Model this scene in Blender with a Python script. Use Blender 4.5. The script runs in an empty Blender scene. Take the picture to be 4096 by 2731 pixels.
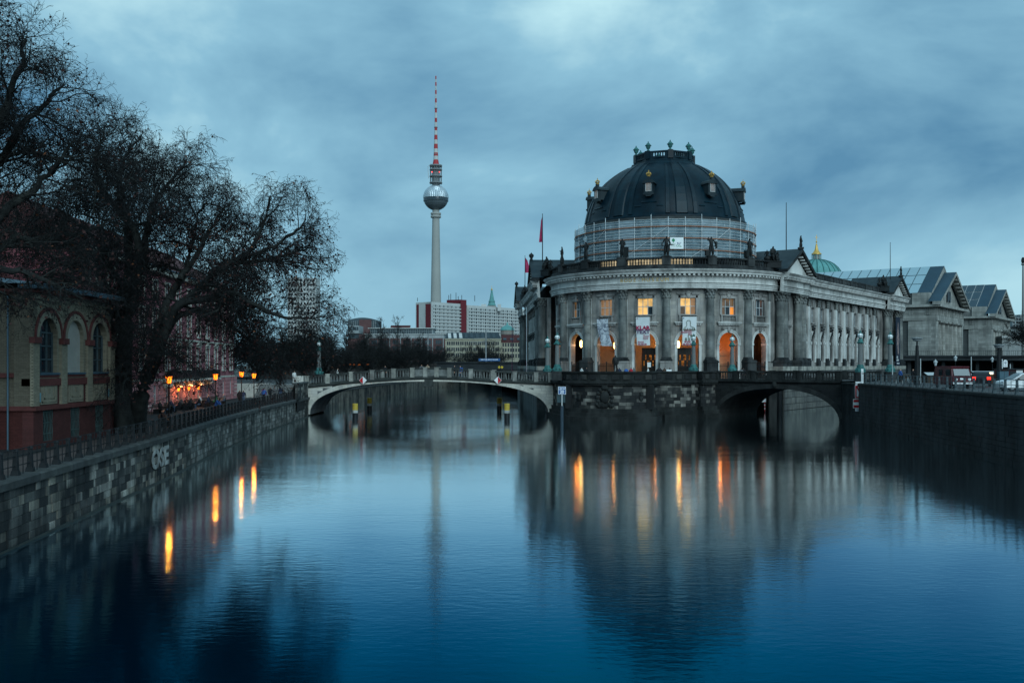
import bpy, math, random
import numpy as np
from mathutils import Vector, Matrix
R = math.radians
S = bpy.context.scene
COL = S.collection
# ------------------------------------------------------------------ camera
# X right, Y ahead, Z up, river surface at Z = 0; numbers below are pixels of the 4096 px wide photograph
F, HZ, HC = 3982.0, 1458.0, 7.2
cd = bpy.data.cameras.new('camera'); cam = bpy.data.objects.new('camera', cd); COL.objects.link(cam)
cam.location = (0, 0, HC); cam.rotation_euler = (R(90), 0, 0)
cd.sensor_width = 36; cd.lens = 36 * F / 4096; cd.shift_y = (HZ - 1365.5) / 4096
cd.clip_start = 0.5; cd.clip_end = 6000
S.camera = cam
S.render.resolution_x, S.render.resolution_y = 1024, 682
# ------------------------------------------------------------------ world, sun, exposure
wd = bpy.data.worlds.new('World'); S.world = wd; wd.use_nodes = True
def build_world():
    nt = wd.node_tree; N = nt.nodes; L = nt.links; N.clear()
    out = N.new('ShaderNodeOutputWorld'); bg = N.new('ShaderNodeBackground'); L.new(bg.outputs[0], out.inputs[0])
    tc = N.new('ShaderNodeTexCoord'); sp = N.new('ShaderNodeSeparateXYZ'); L.new(tc.outputs['Generated'], sp.inputs[0])
    def math_(op, a, b=None):
        n = N.new('ShaderNodeMath'); n.operation = op
        for i, v in enumerate((a, b)):
            if v is None: continue
            if isinstance(v, (int, float)): n.inputs[i].default_value = v
            else: L.new(v, n.inputs[i])
        return n.outputs[0]
    mp = N.new('ShaderNodeMapping'); L.new(tc.outputs['Generated'], mp.inputs[0])
    mp.inputs['Rotation'].default_value = (R(6), R(-9), R(24)); mp.inputs['Location'].default_value = (20.1, 8.8, 7.4); mp.inputs['Scale'].default_value = (2.1, 2.1, 4.4)
    nz = N.new('ShaderNodeTexNoise'); L.new(mp.outputs[0], nz.inputs[0])
    nz.inputs['Scale'].default_value = 1.25; nz.inputs['Detail'].default_value = 6; nz.inputs['Roughness'].default_value = 0.54; nz.inputs['Distortion'].default_value = 0.25
    rp = N.new('ShaderNodeValToRGB'); L.new(nz.outputs[0], rp.inputs[0])
    e = rp.color_ramp.elements; e[0].position = 0.31; e[0].color = (0.092, 0.245, 0.395, 1); e[1].position = 0.66; e[1].color = (0.50, 0.78, 0.85, 1)
    m = rp.color_ramp.elements.new(0.52); m.color = (0.245, 0.485, 0.630, 1)
    hf = N.new('ShaderNodeMapRange'); L.new(sp.outputs[2], hf.inputs[0]); hf.inputs[1].default_value = 0.0; hf.inputs[2].default_value = 0.16; hf.inputs[3].default_value = 0.75; hf.inputs[4].default_value = 0.0
    hm = N.new('ShaderNodeMix'); hm.data_type = 'RGBA'; L.new(hf.outputs[0], hm.inputs[0]); L.new(rp.outputs[0], hm.inputs[6]); hm.inputs[7].default_value = (0.285, 0.545, 0.690, 1)
    sk = N.new('ShaderNodeTexSky'); sk.sky_type = 'NISHITA'; sk.sun_disc = False
    sk.sun_elevation = R(7); sk.sun_rotation = R(161); sk.air_density = 1.0; sk.dust_density = 0.6; sk.ozone_density = 2.0
    sc = N.new('ShaderNodeMix'); sc.data_type = 'RGBA'; sc.blend_type = 'MULTIPLY'; sc.inputs[0].default_value = 1
    L.new(sk.outputs[0], sc.inputs[6]); sc.inputs[7].default_value = (0.10, 0.10, 0.10, 1)
    mx = N.new('ShaderNodeMix'); mx.data_type = 'RGBA'; mx.inputs[0].default_value = 0.94
    L.new(sc.outputs[2], mx.inputs[6]); L.new(hm.outputs[2], mx.inputs[7])
    L.new(mx.outputs[2], bg.inputs[0]); bg.inputs[1].default_value = 1.10
build_world()
sd = bpy.data.lights.new('sun', 'SUN'); sd.energy = 2.1; sd.angle = R(45); sd.color = (0.72, 0.93, 1.0)
sun = bpy.data.objects.new('sun', sd); COL.objects.link(sun); sun.location = (40, -80, 80)
sun.rotation_euler = Vector((-0.28, 0.82, -0.50)).to_track_quat('-Z', 'Y').to_euler()
S.view_settings.view_transform = 'Standard'; S.view_settings.look = 'None'
S.view_settings.exposure = 0.0; S.view_settings.gamma = 1.0; S.view_settings.use_curve_mapping = False
S.render.engine = 'CYCLES'
S.cycles.use_denoising = True
S.cycles.max_bounces = 6; S.cycles.diffuse_bounces = 3; S.cycles.glossy_bounces = 3; S.cycles.transparent_max_bounces = 12
S.cycles.caustics_reflective = False; S.cycles.caustics_refractive = False
S.cycles.sample_clamp_indirect = 6
# ------------------------------------------------------------------ helpers
def W(px, py, Y): return Vector(((px - 2048) / F * Y, Y, HC + (HZ - py) / F * Y))
def G(px, py, Z):
    Y = F * (HC - Z) / (py - HZ); return Vector(((px - 2048) / F * Y, Y, Z))
def XP(px, Y): return (px - 2048) / F * Y
MATS = {}
def nodes_of(name):
    m = bpy.data.materials.new(name); m.use_nodes = True; nt = m.node_tree
    return m, nt, nt.nodes, nt.links, nt.nodes['Principled BSDF']
def mat(name, c=(0.5, 0.5, 0.5), rough=0.8, metal=0.0, var=0.25, scale=1.2, bump=0.0, streak=0.0, dark=(0.02, 0.022, 0.022), rnd=0.0, spec=0.25, brick=None, fine=0.0, alpha=1.0, dirt=0.5, emit=None):
    """procedural surface: colour noise, optional vertical weather streaks, random tint per piece, masonry joints (brick = (dirx, diry, width, height, mortar colour))"""
    if name in MATS: return MATS[name]
    m, nt, N, L, B = nodes_of(name)
    B.inputs['Roughness'].default_value = rough; B.inputs['Metallic'].default_value = metal
    B.inputs['Specular IOR Level'].default_value = spec
    geo = N.new('ShaderNodeNewGeometry'); pos = geo.outputs['Position']
    def mix(fac, a, b, mode='MIX'):
        x = N.new('ShaderNodeMix'); x.data_type = 'RGBA'; x.blend_type = mode
        for i, v in ((0, fac), (6, a), (7, b)):
            if isinstance(v, tuple): x.inputs[i].default_value = (*v[:3], 1)
            elif isinstance(v, (int, float)): x.inputs[i].default_value = v
            else: L.new(v, x.inputs[i])
        return x.outputs[2]
    def noise(sc, vec, det=4, r=0.6):
        n = N.new('ShaderNodeTexNoise'); n.inputs['Scale'].default_value = sc; n.inputs['Detail'].default_value = det; n.inputs['Roughness'].default_value = r
        L.new(vec, n.inputs[0]); return n.outputs[0]
    def ramp(v, a, b):
        r = N.new('ShaderNodeMapRange'); r.inputs[1].default_value = a; r.inputs[2].default_value = b; L.new(v, r.inputs[0]); return r.outputs[0]
    def mapped(sx, sy, sz):
        p = N.new('ShaderNodeMapping'); p.inputs['Scale'].default_value = (sx, sy, sz); L.new(pos, p.inputs[0]); return p.outputs[0]
    col = tuple(c)
    n1 = noise(scale, pos)
    if var: col = mix(ramp(n1, 0.3, 0.7), tuple(x * (1 - var) for x in c), tuple(min(1, x * (1 + var)) for x in c))
    if fine: col = mix(ramp(noise(scale * 9, pos, 3, 0.7), 0.35, 0.65), col, tuple(x * (1 - fine) for x in c))
    hgt = n1
    if brick:
        dx, dy, bw, bh, mc, *ct = brick; ct = ct[0] if ct else 0.15
        dt = N.new('ShaderNodeVectorMath'); dt.operation = 'DOT_PRODUCT'; L.new(pos, dt.inputs[0]); dt.inputs[1].default_value = (dx, dy, 0)
        sx = N.new('ShaderNodeSeparateXYZ'); L.new(pos, sx.inputs[0])
        cb = N.new('ShaderNodeCombineXYZ'); L.new(dt.outputs['Value'], cb.inputs[0]); L.new(sx.outputs[2], cb.inputs[1])
        bt = N.new('ShaderNodeTexBrick'); L.new(cb.outputs[0], bt.inputs[0]); bt.inputs['Scale'].default_value = 1
        bt.inputs['Brick Width'].default_value = bw; bt.inputs['Row Height'].default_value = bh; bt.inputs['Mortar Size'].default_value = min(bw, bh) * 0.06
        bt.inputs['Color1'].default_value = (1 - ct,) * 3 + (1,); bt.inputs['Color2'].default_value = (1 + ct,) * 3 + (1,); bt.inputs['Mortar'].default_value = (*mc, 1)
        col = mix(1.0, col, bt.outputs['Color'], 'MULTIPLY')
    if rnd:
        oi = N.new('ShaderNodeObjectInfo')
        rr = N.new('ShaderNodeValToRGB'); L.new(oi.outputs['Random'], rr.inputs[0])
        lo = 1 - rnd; hi = 1 + rnd
        rr.color_ramp.elements[0].color = (lo, lo, lo * 1.0, 1); rr.color_ramp.elements[1].color = (hi, hi * 0.98, hi * 0.93, 1)
        col = mix(1.0, col, rr.outputs[0], 'MULTIPLY')
    if streak:
        s = noise(1.0, mapped(0.9, 0.9, 0.10), 5, 0.65)
        s2 = noise(0.28, pos, 3, 0.6)
        a = N.new('ShaderNodeMath'); a.operation = 'ADD'; L.new(s, a.inputs[0]); L.new(s2, a.inputs[1])
        f = ramp(a.outputs[0], 0.86 + 0.2 * (0.5 - dirt), 1.18 + 0.2 * (0.5 - dirt))
        k = N.new('ShaderNodeMath'); k.operation = 'MULTIPLY'; L.new(f, k.inputs[0]); k.inputs[1].default_value = streak
        k.use_clamp = True
        col = mix(k.outputs[0], col, dark)
    if isinstance(col, tuple): B.inputs['Base Color'].default_value = (*col, 1)
    else: L.new(col, B.inputs['Base Color'])
    if bump:
        bp = N.new('ShaderNodeBump'); bp.inputs['Strength'].default_value = bump; bp.inputs['Distance'].default_value = 0.05
        L.new(noise(scale * 5, pos, 5, 0.7), bp.inputs['Height']); L.new(bp.outputs[0], B.inputs['Normal'])
    if alpha < 1: B.inputs['Alpha'].default_value = alpha
    if emit: B.inputs['Emission Color'].default_value = (*emit[0], 1); B.inputs['Emission Strength'].default_value = emit[1]
    MATS[name] = m; return m
def glow(name, c, s, noisy=0.0, sc=2.0):
    if name in MATS: return MATS[name]
    m, nt, N, L, B = nodes_of(name); N.remove(B)
    e = N.new('ShaderNodeEmission'); e.inputs[0].default_value = (*c, 1); e.inputs[1].default_value = s
    if noisy:
        g = N.new('ShaderNodeNewGeometry'); n = N.new('ShaderNodeTexNoise'); n.inputs['Scale'].default_value = sc; L.new(g.outputs['Position'], n.inputs[0])
        r = N.new('ShaderNodeMapRange'); r.inputs[1].default_value = 0.35; r.inputs[2].default_value = 0.65; r.inputs[3].default_value = s * (1 - noisy); r.inputs[4].default_value = s
        L.new(n.outputs[0], r.inputs[0]); L.new(r.outputs[0], e.inputs[1])
    L.new(e.outputs[0], N['Material Output'].inputs[0]); MATS[name] = m; return m
def glass(name, c=(0.02, 0.03, 0.04), rough=0.04, emit=None, alpha=1.0):
    if name in MATS: return MATS[name]
    m, nt, N, L, B = nodes_of(name)
    B.inputs['Base Color'].default_value = (*c, 1); B.inputs['Roughness'].default_value = rough; B.inputs['IOR'].default_value = 1.5; B.inputs['Alpha'].default_value = alpha
    if emit:
        g = N.new('ShaderNodeNewGeometry'); n = N.new('ShaderNodeTexNoise'); n.inputs['Scale'].default_value = 0.9; n.inputs['Detail'].default_value = 2; L.new(g.outputs['Position'], n.inputs[0])
        r = N.new('ShaderNodeMapRange'); r.inputs[1].default_value = 0.35; r.inputs[2].default_value = 0.62; r.inputs[3].default_value = emit[1] * emit[2]; r.inputs[4].default_value = emit[1]
        L.new(n.outputs[0], r.inputs[0]); L.new(r.outputs[0], B.inputs['Emission Strength']); B.inputs['Emission Color'].default_value = (*emit[0], 1)
    MATS[name] = m; return m

class MB:
    """collects geometry; m = optional matrix applied to what is added"""
    def __init__(s): s.v = []; s.f = []; s.m = None
    def add(s, vs, fs):
        o = len(s.v)
        if s.m is not None: vs = [s.m @ Vector(v) for v in vs]
        s.v += [tuple(v) for v in vs]; s.f += [tuple(i + o for i in q) for q in fs]; return s
    def box(s, x0, x1, y0, y1, z0, z1):
        return s.add([(x0,y0,z0),(x1,y0,z0),(x1,y1,z0),(x0,y1,z0),(x0,y0,z1),(x1,y0,z1),(x1,y1,z1),(x0,y1,z1)],
                     [(3,2,1,0),(4,5,6,7),(0,1,5,4),(1,2,6,5),(2,3,7,6),(3,0,4,7)])
    def cbox(s, c, d, rz=0.0, taper=1.0):
        x, y, z = (k / 2 for k in d); ca, sa = math.cos(rz), math.sin(rz); vs = []
        for k, t in ((-1, 1), (1, taper)):
            for a, b in ((-1,-1),(1,-1),(1,1),(-1,1)):
                u, w = a * x * t, b * y * t; vs.append((c[0] + u * ca - w * sa, c[1] + u * sa + w * ca, c[2] + k * z))
        return s.add(vs, [(3,2,1,0),(4,5,6,7),(0,1,5,4),(1,2,6,5),(2,3,7,6),(3,0,4,7)])
    def prism(s, poly, z0, z1):            # polygon in XY, CCW, extruded upwards
        n = len(poly); return s.add([(x, y, z0) for x, y in poly] + [(x, y, z1) for x, y in poly],
            [tuple(range(n - 1, -1, -1)), tuple(range(n, 2 * n))] + [(i, (i + 1) % n, n + (i + 1) % n, n + i) for i in range(n)])
    def slab(s, poly, y0, y1):             # polygon in XZ extruded from y0 to y1 (y0 < y1, front faces -Y), CCW seen from -Y
        n = len(poly); return s.add([(x, y0, z) for x, z in poly] + [(x, y1, z) for x, z in poly],
            [tuple(range(n)), tuple(range(2 * n - 1, n - 1, -1))] + [(i, n + i, n + (i + 1) % n, (i + 1) % n) for i in range(n)])
    def strip(s, path, z0, z1, closed=False):
        n = len(path); vs = [(x, y, z0) for x, y in path] + [(x, y, z1) for x, y in path]
        return s.add(vs, [(i, (i + 1) % n, n + (i + 1) % n, n + i) for i in range(n if closed else n - 1)])
    def lathe(s, prof, n=24, c=(0, 0, 0), a0=0.0, a1=2 * math.pi, caps=False):
        full = abs(a1 - a0 - 2 * math.pi) < 1e-6; k = n if full else n + 1; vs = []
        for i in range(k):
            a = a0 + (a1 - a0) * i / n; ca, sa = math.cos(a), math.sin(a)
            vs += [(c[0] + r * ca, c[1] + r * sa, c[2] + z) for r, z in prof]
        p = len(prof); fs = []
        for i in range(n):
            j = (i + 1) % k
            for q in range(p - 1): fs.append((i * p + q, j * p + q, j * p + q + 1, i * p + q + 1))
        if caps: fs += [tuple(range(p - 1, -1, -1)), tuple((k - 1) * p + q for q in range(p))]
        return s.add(vs, fs)
    def ball(s, c, r, nu=10, nv=6, sc=(1, 1, 1)):
        prof = [(max(1e-4, math.sin(math.pi * j / nv)), -math.cos(math.pi * j / nv)) for j in range(nv + 1)]; vs = []
        for i in range(nu):
            a = 2 * math.pi * i / nu; vs += [(c[0] + r * sc[0] * p * math.cos(a), c[1] + r * sc[1] * p * math.sin(a), c[2] + r * sc[2] * z) for p, z in prof]
        p = nv + 1; return s.add(vs, [(i * p + q, ((i + 1) % nu) * p + q, ((i + 1) % nu) * p + q + 1, i * p + q + 1) for i in range(nu) for q in range(nv)])
    def tube(s, pts, r, n=6, cap=True):
        pts = [Vector(p) for p in pts]; rs = r if isinstance(r, (list, tuple)) else [r] * len(pts); vs = []; up = None
        for i, p in enumerate(pts):
            d = (pts[min(i + 1, len(pts) - 1)] - pts[max(i - 1, 0)]).normalized()
            if up is None: up = Vector((0, 0, 1)) if abs(d.z) < 0.9 else Vector((1, 0, 0))
            a = d.cross(up).normalized(); b = a.cross(d).normalized(); up = b
            vs += [tuple(p + rs[i] * (math.cos(2 * math.pi * k / n) * a + math.sin(2 * math.pi * k / n) * b)) for k in range(n)]
        fs = [(i * n + k, i * n + (k + 1) % n, (i + 1) * n + (k + 1) % n, (i + 1) * n + k) for i in range(len(pts) - 1) for k in range(n)]
        if cap: fs += [tuple(range(n - 1, -1, -1)), tuple((len(pts) - 1) * n + k for k in range(n))]
        return s.add(vs, fs)
    def mesh(s, name, m=None, smooth=False):
        me = bpy.data.meshes.new(name); me.from_pydata(s.v, [], s.f)
        if m: me.materials.append(m)
        if smooth: me.polygons.foreach_set('use_smooth', [True] * len(me.polygons))
        me.update(); return me
    def obj(s, name, m, parent=None, loc=(0, 0, 0), rz=0.0, smooth=False, **k):
        return put(name, s.mesh(name, m, smooth), parent, loc, rz, **k)
WM = {}
def put(name, me, parent=None, loc=(0, 0, 0), rz=0.0, sc=(1, 1, 1), label=None, cat=None, group=None, kind=None, M=None):
    """link a mesh (or an Empty when me is None) with a WORLD transform, parented to its thing"""
    o = bpy.data.objects.new(name, me); COL.objects.link(o)
    if isinstance(sc, (int, float)): sc = (sc, sc, sc)
    w = M if M is not None else Matrix.LocRotScale(Vector(loc), Matrix.Rotation(rz, 3, 'Z'), Vector(sc))
    if parent is not None:
        o.parent = parent; o.matrix_basis = WM[parent.name].inverted() @ w
    else: o.matrix_basis = w
    WM[o.name] = w
    if label: o['label'] = label
    if cat: o['category'] = cat
    if group: o['group'] = group
    if kind: o['kind'] = kind
    if me is None: o.empty_display_size = 0.5
    return o
def thing(name, label, cat, loc=(0, 0, 0), rz=0.0, group=None): return put(name, None, None, loc, rz, label=label, cat=cat, group=group)
def clone(root, loc, rz=0.0, sc=1.0, label=None, group=None):
    """copy of a thing with copies of its parts and their sub-parts"""
    def cp(o, parent, basis):
        c = o.copy(); COL.objects.link(c); c.parent = parent; c.matrix_basis = basis
        WM[c.name] = basis if parent is None else WM[parent.name] @ basis
        for ch in [x for x in KIDS.get(o.name, [])]: cp(ch, c, ch.matrix_basis)
        return c
    if not KIDS:
        pass
    build_kids()
    sc3 = (sc, sc, sc) if isinstance(sc, (int, float)) else sc
    c = cp(root, None, Matrix.LocRotScale(Vector(loc), Matrix.Rotation(rz, 3, 'Z'), Vector(sc3)))
    if label: c['label'] = label
    if group: c['group'] = group
    return c
KIDS = {}
def build_kids():
    KIDS.clear()
    for o in bpy.data.objects:
        if o.parent is not None: KIDS.setdefault(o.parent.name, []).append(o)
FONT = {}
def text(s, size, m, parent, M, name='lettering', ext=0.01, align='CENTER', bold=0.0, sx=1.0):
    """flat lettering as a mesh; M places its XY plane in the world"""
    cu = bpy.data.curves.new('txt', 'FONT'); cu.body = s; cu.size = size; cu.extrude = ext; cu.align_x = align; cu.align_y = 'CENTER'; cu.offset = bold; cu.resolution_u = 3
    t = bpy.data.objects.new('txt', cu); COL.objects.link(t)
    dg = bpy.context.evaluated_depsgraph_get(); me = bpy.data.meshes.new_from_object(t.evaluated_get(dg)); me.name = name
    bpy.data.objects.remove(t); bpy.data.curves.remove(cu); me.materials.clear(); me.materials.append(m)
    return put(name, me, parent, M=M @ Matrix.Diagonal((sx, 1, 1, 1)))
def face_M(p, out):
    """matrix for a board at p whose front looks along out (horizontal), X to the reader's right"""
    n = Vector((out[0], out[1], 0)).normalized(); x = Vector((-n.y, n.x, 0)); z = Vector((0, 0, 1))
    m = Matrix.Identity(4)
    for i, c in enumerate((x, z, n)): m[0][i], m[1][i], m[2][i] = c
    m.translation = Vector(p); return m
def point_light(name, loc, c, e, r=0.15, parent=None):
    l = bpy.data.lights.new(name, 'POINT'); l.energy = e; l.color = c; l.shadow_soft_size = r
    o = bpy.data.objects.new(name, l); COL.objects.link(o)
    if parent: o.parent = parent; o.matrix_basis = WM[parent.name].inverted() @ Matrix.Translation(loc)
    else: o.location = loc
    return o
rng = random.Random(7)
# ------------------------------------------------------------------ shared materials
STONE = (0.34, 0.325, 0.31)
m_stone = mat('museum_stone', STONE, 0.85, var=0.28, scale=0.55, bump=0.15, streak=0.75, dark=(0.06, 0.06, 0.058), fine=0.12, dirt=0.42)
m_stone_l = mat('museum_stone_pale', (0.60, 0.60, 0.58), 0.85, var=0.16, scale=0.7, bump=0.12, streak=0.6, dark=(0.10, 0.10, 0.095), fine=0.10, dirt=0.30)
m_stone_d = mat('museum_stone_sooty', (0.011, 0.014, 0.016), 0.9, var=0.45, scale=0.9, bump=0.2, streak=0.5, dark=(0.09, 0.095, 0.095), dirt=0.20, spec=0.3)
m_stone_c = mat('museum_column_stone', (0.19, 0.20, 0.197), 0.85, var=0.45, scale=0.6, bump=0.15, streak=0.8, dark=(0.055, 0.06, 0.06), rnd=0.10, dirt=0.5)
m_iron = mat('dark_iron', (0.007, 0.009, 0.011), 0.6, 0.0, var=0.3, scale=4)
m_patina = mat('green_patina', (0.035, 0.14, 0.135), 0.7, var=0.45, scale=3.0, streak=0.5, dark=(0.014, 0.05, 0.055))
m_gold = mat('gold_leaf', (0.60, 0.37, 0.10), 0.38, 0.35, var=0.2, scale=5)
m_white = mat('white_paint', (0.78, 0.80, 0.80), 0.5, var=0.06, scale=3)
m_red = mat('red_paint', (0.50, 0.02, 0.03), 0.5, var=0.1, scale=3)
m_black = mat('black_paint', (0.012, 0.013, 0.015), 0.5, var=0.2, scale=3)
m_granite = mat('grey_granite', (0.16, 0.17, 0.17), 0.7, var=0.3, scale=8, fine=0.3)
m_bronze = mat('dark_bronze', (0.006, 0.008, 0.009), 0.6, 0.0, spec=0.25, var=0.5, scale=2.5, streak=0.4, dark=(0.02, 0.026, 0.026), dirt=0.25)
# ================================================================== river, ground, quays, bastion, bridges
def build_water():
    m, nt, N, L, B = nodes_of('river_water'); N.remove(B)
    g = N.new('ShaderNodeNewGeometry')
    def nz(sx, sy, sc, det):
        p = N.new('ShaderNodeMapping'); p.inputs['Scale'].default_value = (sx, sy, 1); L.new(g.outputs['Position'], p.inputs[0])
        n = N.new('ShaderNodeTexNoise'); n.inputs['Scale'].default_value = sc; n.inputs['Detail'].default_value = det; n.inputs['Roughness'].default_value = 0.55; L.new(p.outputs[0], n.inputs[0]); return n.outputs[0]
    mr = N.new('ShaderNodeMapRange'); L.new(nz(0.6, 1.0, 0.05, 3), mr.inputs[0]); mr.inputs[1].default_value = 0.38; mr.inputs[2].default_value = 0.62; mr.inputs[3].default_value = 0.07; mr.inputs[4].default_value = 0.22   # calm and ruffled patches
    b1 = N.new('ShaderNodeBump'); b1.inputs['Distance'].default_value = 0.05; L.new(mr.outputs[0], b1.inputs['Strength']); L.new(nz(0.8, 1.7, 1.9, 4), b1.inputs['Height'])
    b2 = N.new('ShaderNodeBump'); b2.inputs['Distance'].default_value = 0.25; b2.inputs['Strength'].default_value = 0.05; L.new(nz(0.5, 1.0, 0.22, 2), b2.inputs['Height'])
    L.new(b1.outputs[0], b2.inputs['Normal'])
    fr = N.new('ShaderNodeFresnel'); fr.inputs[0].default_value = 1.34; L.new(b2.outputs[0], fr.inputs['Normal'])
    gl = N.new('ShaderNodeBsdfGlossy'); gl.inputs['Roughness'].default_value = 0.07; L.new(b2.outputs[0], gl.inputs['Normal'])
    tint = N.new('ShaderNodeMix'); tint.data_type = 'RGBA'; k = N.new('ShaderNodeMapRange'); L.new(fr.outputs[0], k.inputs[0]); k.inputs[1].default_value = 0.20; k.inputs[2].default_value = 0.46; L.new(k.outputs[0], tint.inputs[0])
    tint.inputs[6].default_value = (0.0, 0.52, 0.88, 1); tint.inputs[7].default_value = (0.95, 1.0, 1.0, 1); L.new(tint.outputs[2], gl.inputs['Color'])
    df = N.new('ShaderNodeBsdfDiffuse'); df.inputs[0].default_value = (0.0004, 0.006, 0.014, 1)
    mx = N.new('ShaderNodeMixShader'); fk = N.new('ShaderNodeMapRange'); L.new(fr.outputs[0], fk.inputs[0]); fk.inputs[1].default_value = 0.115; fk.inputs[2].default_value = 0.44; fk.inputs[3].default_value = 0.02; fk.inputs[4].default_value = 0.97; L.new(fk.outputs[0], mx.inputs[0]); L.new(df.outputs[0], mx.inputs[1]); L.new(gl.outputs[0], mx.inputs[2]); L.new(mx.outputs[0], N['Material Output'].inputs[0])
    b = MB(); b.add([(-1500, -120, 0), (1500, -120, 0), (1500, 900, 0), (-1500, 900, 0)], [(0, 1, 2, 3)]); b.obj('river_water', m, kind='structure')
build_water()
m_cobble = mat('cobbles', (0.075, 0.075, 0.078), 0.85, var=0.35, scale=2.5, bump=0.4, fine=0.3, brick=(1, 0, 0.2, 0.2, (0.3, 0.3, 0.3)))
m_pave = mat('paving', (0.075, 0.058, 0.055), 0.85, var=0.25, scale=1.5, bump=0.2, fine=0.2)
m_asphalt = mat('asphalt', (0.055, 0.057, 0.06), 0.8, var=0.25, scale=2.0, bump=0.2)
m_earth = mat('far_ground', (0.06, 0.065, 0.06), 0.95, var=0.3, scale=0.05)
QL = [(-13.4, -30), (-19.7, 38.4), (-22.0, 62), (-24.9, 86.4), (-26.8, 108), (-28.0, 129), (-28.6, 140)]
QF = [(-29.2, 152.5), (-31.0, 175), (-30.2, 215), (-28.4, 260), (-24, 310), (-15, 345)]
ZQ = 2.6
def sheet(name, poly, z, m): MB().add([(x, y, z) for x, y in poly], [tuple(range(len(poly)))]).obj(name, m, kind='structure')
sheet('promenade_pavement', [(-14.2, -30)] + [(x - 0.5, y) for x, y in QL[1:]] + [(x - 0.4, y) for x, y in QF[:-1]] + [(-600, 345), (-600, -30)], ZQ, m_cobble)
MB().add([(x - d, y, ZQ + 0.004) for d, sg in ((0.9, 1),) for x, y in QL[:-1]] + [(x - 3.6, y, ZQ + 0.004) for x, y in QL[-2::-1]], [tuple(range(2 * len(QL) - 2))]).obj('footpath', m_pave, kind='structure')
sheet('far_ground', [(-1800, 345), (1800, 345), (1800, 4500), (-1800, 4500)], 3.0, m_earth)
BAST = [(5.8, 140.2), (6.6, 134.6), (7.3, 131.2)]
_M = Vector((12.6, 129.0)); _t = Vector((0.944, -0.33)); _u = Vector((-0.33, -0.944))
ARC = [tuple(_M + _t * (5.35 * k / 8) + _u * (2.3 * (1 - (k / 8) ** 2))) for k in range(-8, 9)]
FLANK = [(18.35, 129.4), (19.1, 132.3)] + [(19.1 + 6.0 * k / 6, 132.3 + 2.9 * k / 6 - 0.9 * math.sin(math.pi * k / 6)) for k in range(1, 7)] + [(25.5, 134.3), (28.0, 136.9)]
RW0 = Vector((42.3, 157.1)); RWA = R(35.5); RWD = Vector((math.sin(RWA), math.cos(RWA))); RWN = Vector((RWD.y, -RWD.x))
LW0 = Vector((4.9, 172.3)); LWA = R(-2.2); LWD = Vector((math.sin(LWA), math.cos(LWA))); LWN = Vector((-LWD.y, LWD.x))
ZP = 5.0
bank_r = [tuple(RW0 + RWN * 1.2 + RWD * s) for s in (-1, 78)]
sheet('museum_plaza', BAST + ARC + FLANK + [(33.8, 143.4)] + bank_r + [(130, 279), (152, 345), (-10, 345), (1.0, 250), (3.6, 171), (4.6, 152.5)], ZP, m_pave)
QR = [(30.6, -20), (36.0, 70), (38.3, 92), (41.2, 119.5)]
bank2 = [tuple(Vector((47.8, 132.3)) + RWD * s) for s in (1.0, 250)]
sheet('street', [(30.9, -20), (36.3, 70), (38.6, 92), (41.4, 119.5), (48.2, 132)] + bank2 + [(500, 345), (500, -20)], ZP - 0.02, m_asphalt)

def unit_block(name, m, depth=0.3, ch=0.03):
    b = MB(); v = [(0, depth, 0), (1, depth, 0), (1, depth, 1), (0, depth, 1), (0, 0.02, 0), (1, 0.02, 0), (1, 0.02, 1), (0, 0.02, 1), (ch * .5, 0, ch), (1 - ch * .5, 0, ch), (1 - ch * .5, 0, 1 - ch), (ch * .5, 0, 1 - ch)]
    b.add(v, [(1, 0, 3, 2), (0, 1, 5, 4), (1, 2, 6, 5), (2, 3, 7, 6), (3, 0, 4, 7), (4, 5, 9, 8), (5, 6, 10, 9), (6, 7, 11, 10), (7, 4, 8, 11), (8, 9, 10, 11)]); return b.mesh(name, m)
def walk(path):
    pts = [Vector(p) for p in path]; seg = [(pts[i + 1] - pts[i]).length for i in range(len(pts) - 1)]; tot = sum(seg)
    def at(s):
        for i, l in enumerate(seg):
            if s <= l or i == len(seg) - 1:
                d = (pts[i + 1] - pts[i]).normalized(); return pts[i] + d * s, d
            s -= l
    return tot, at
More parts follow.
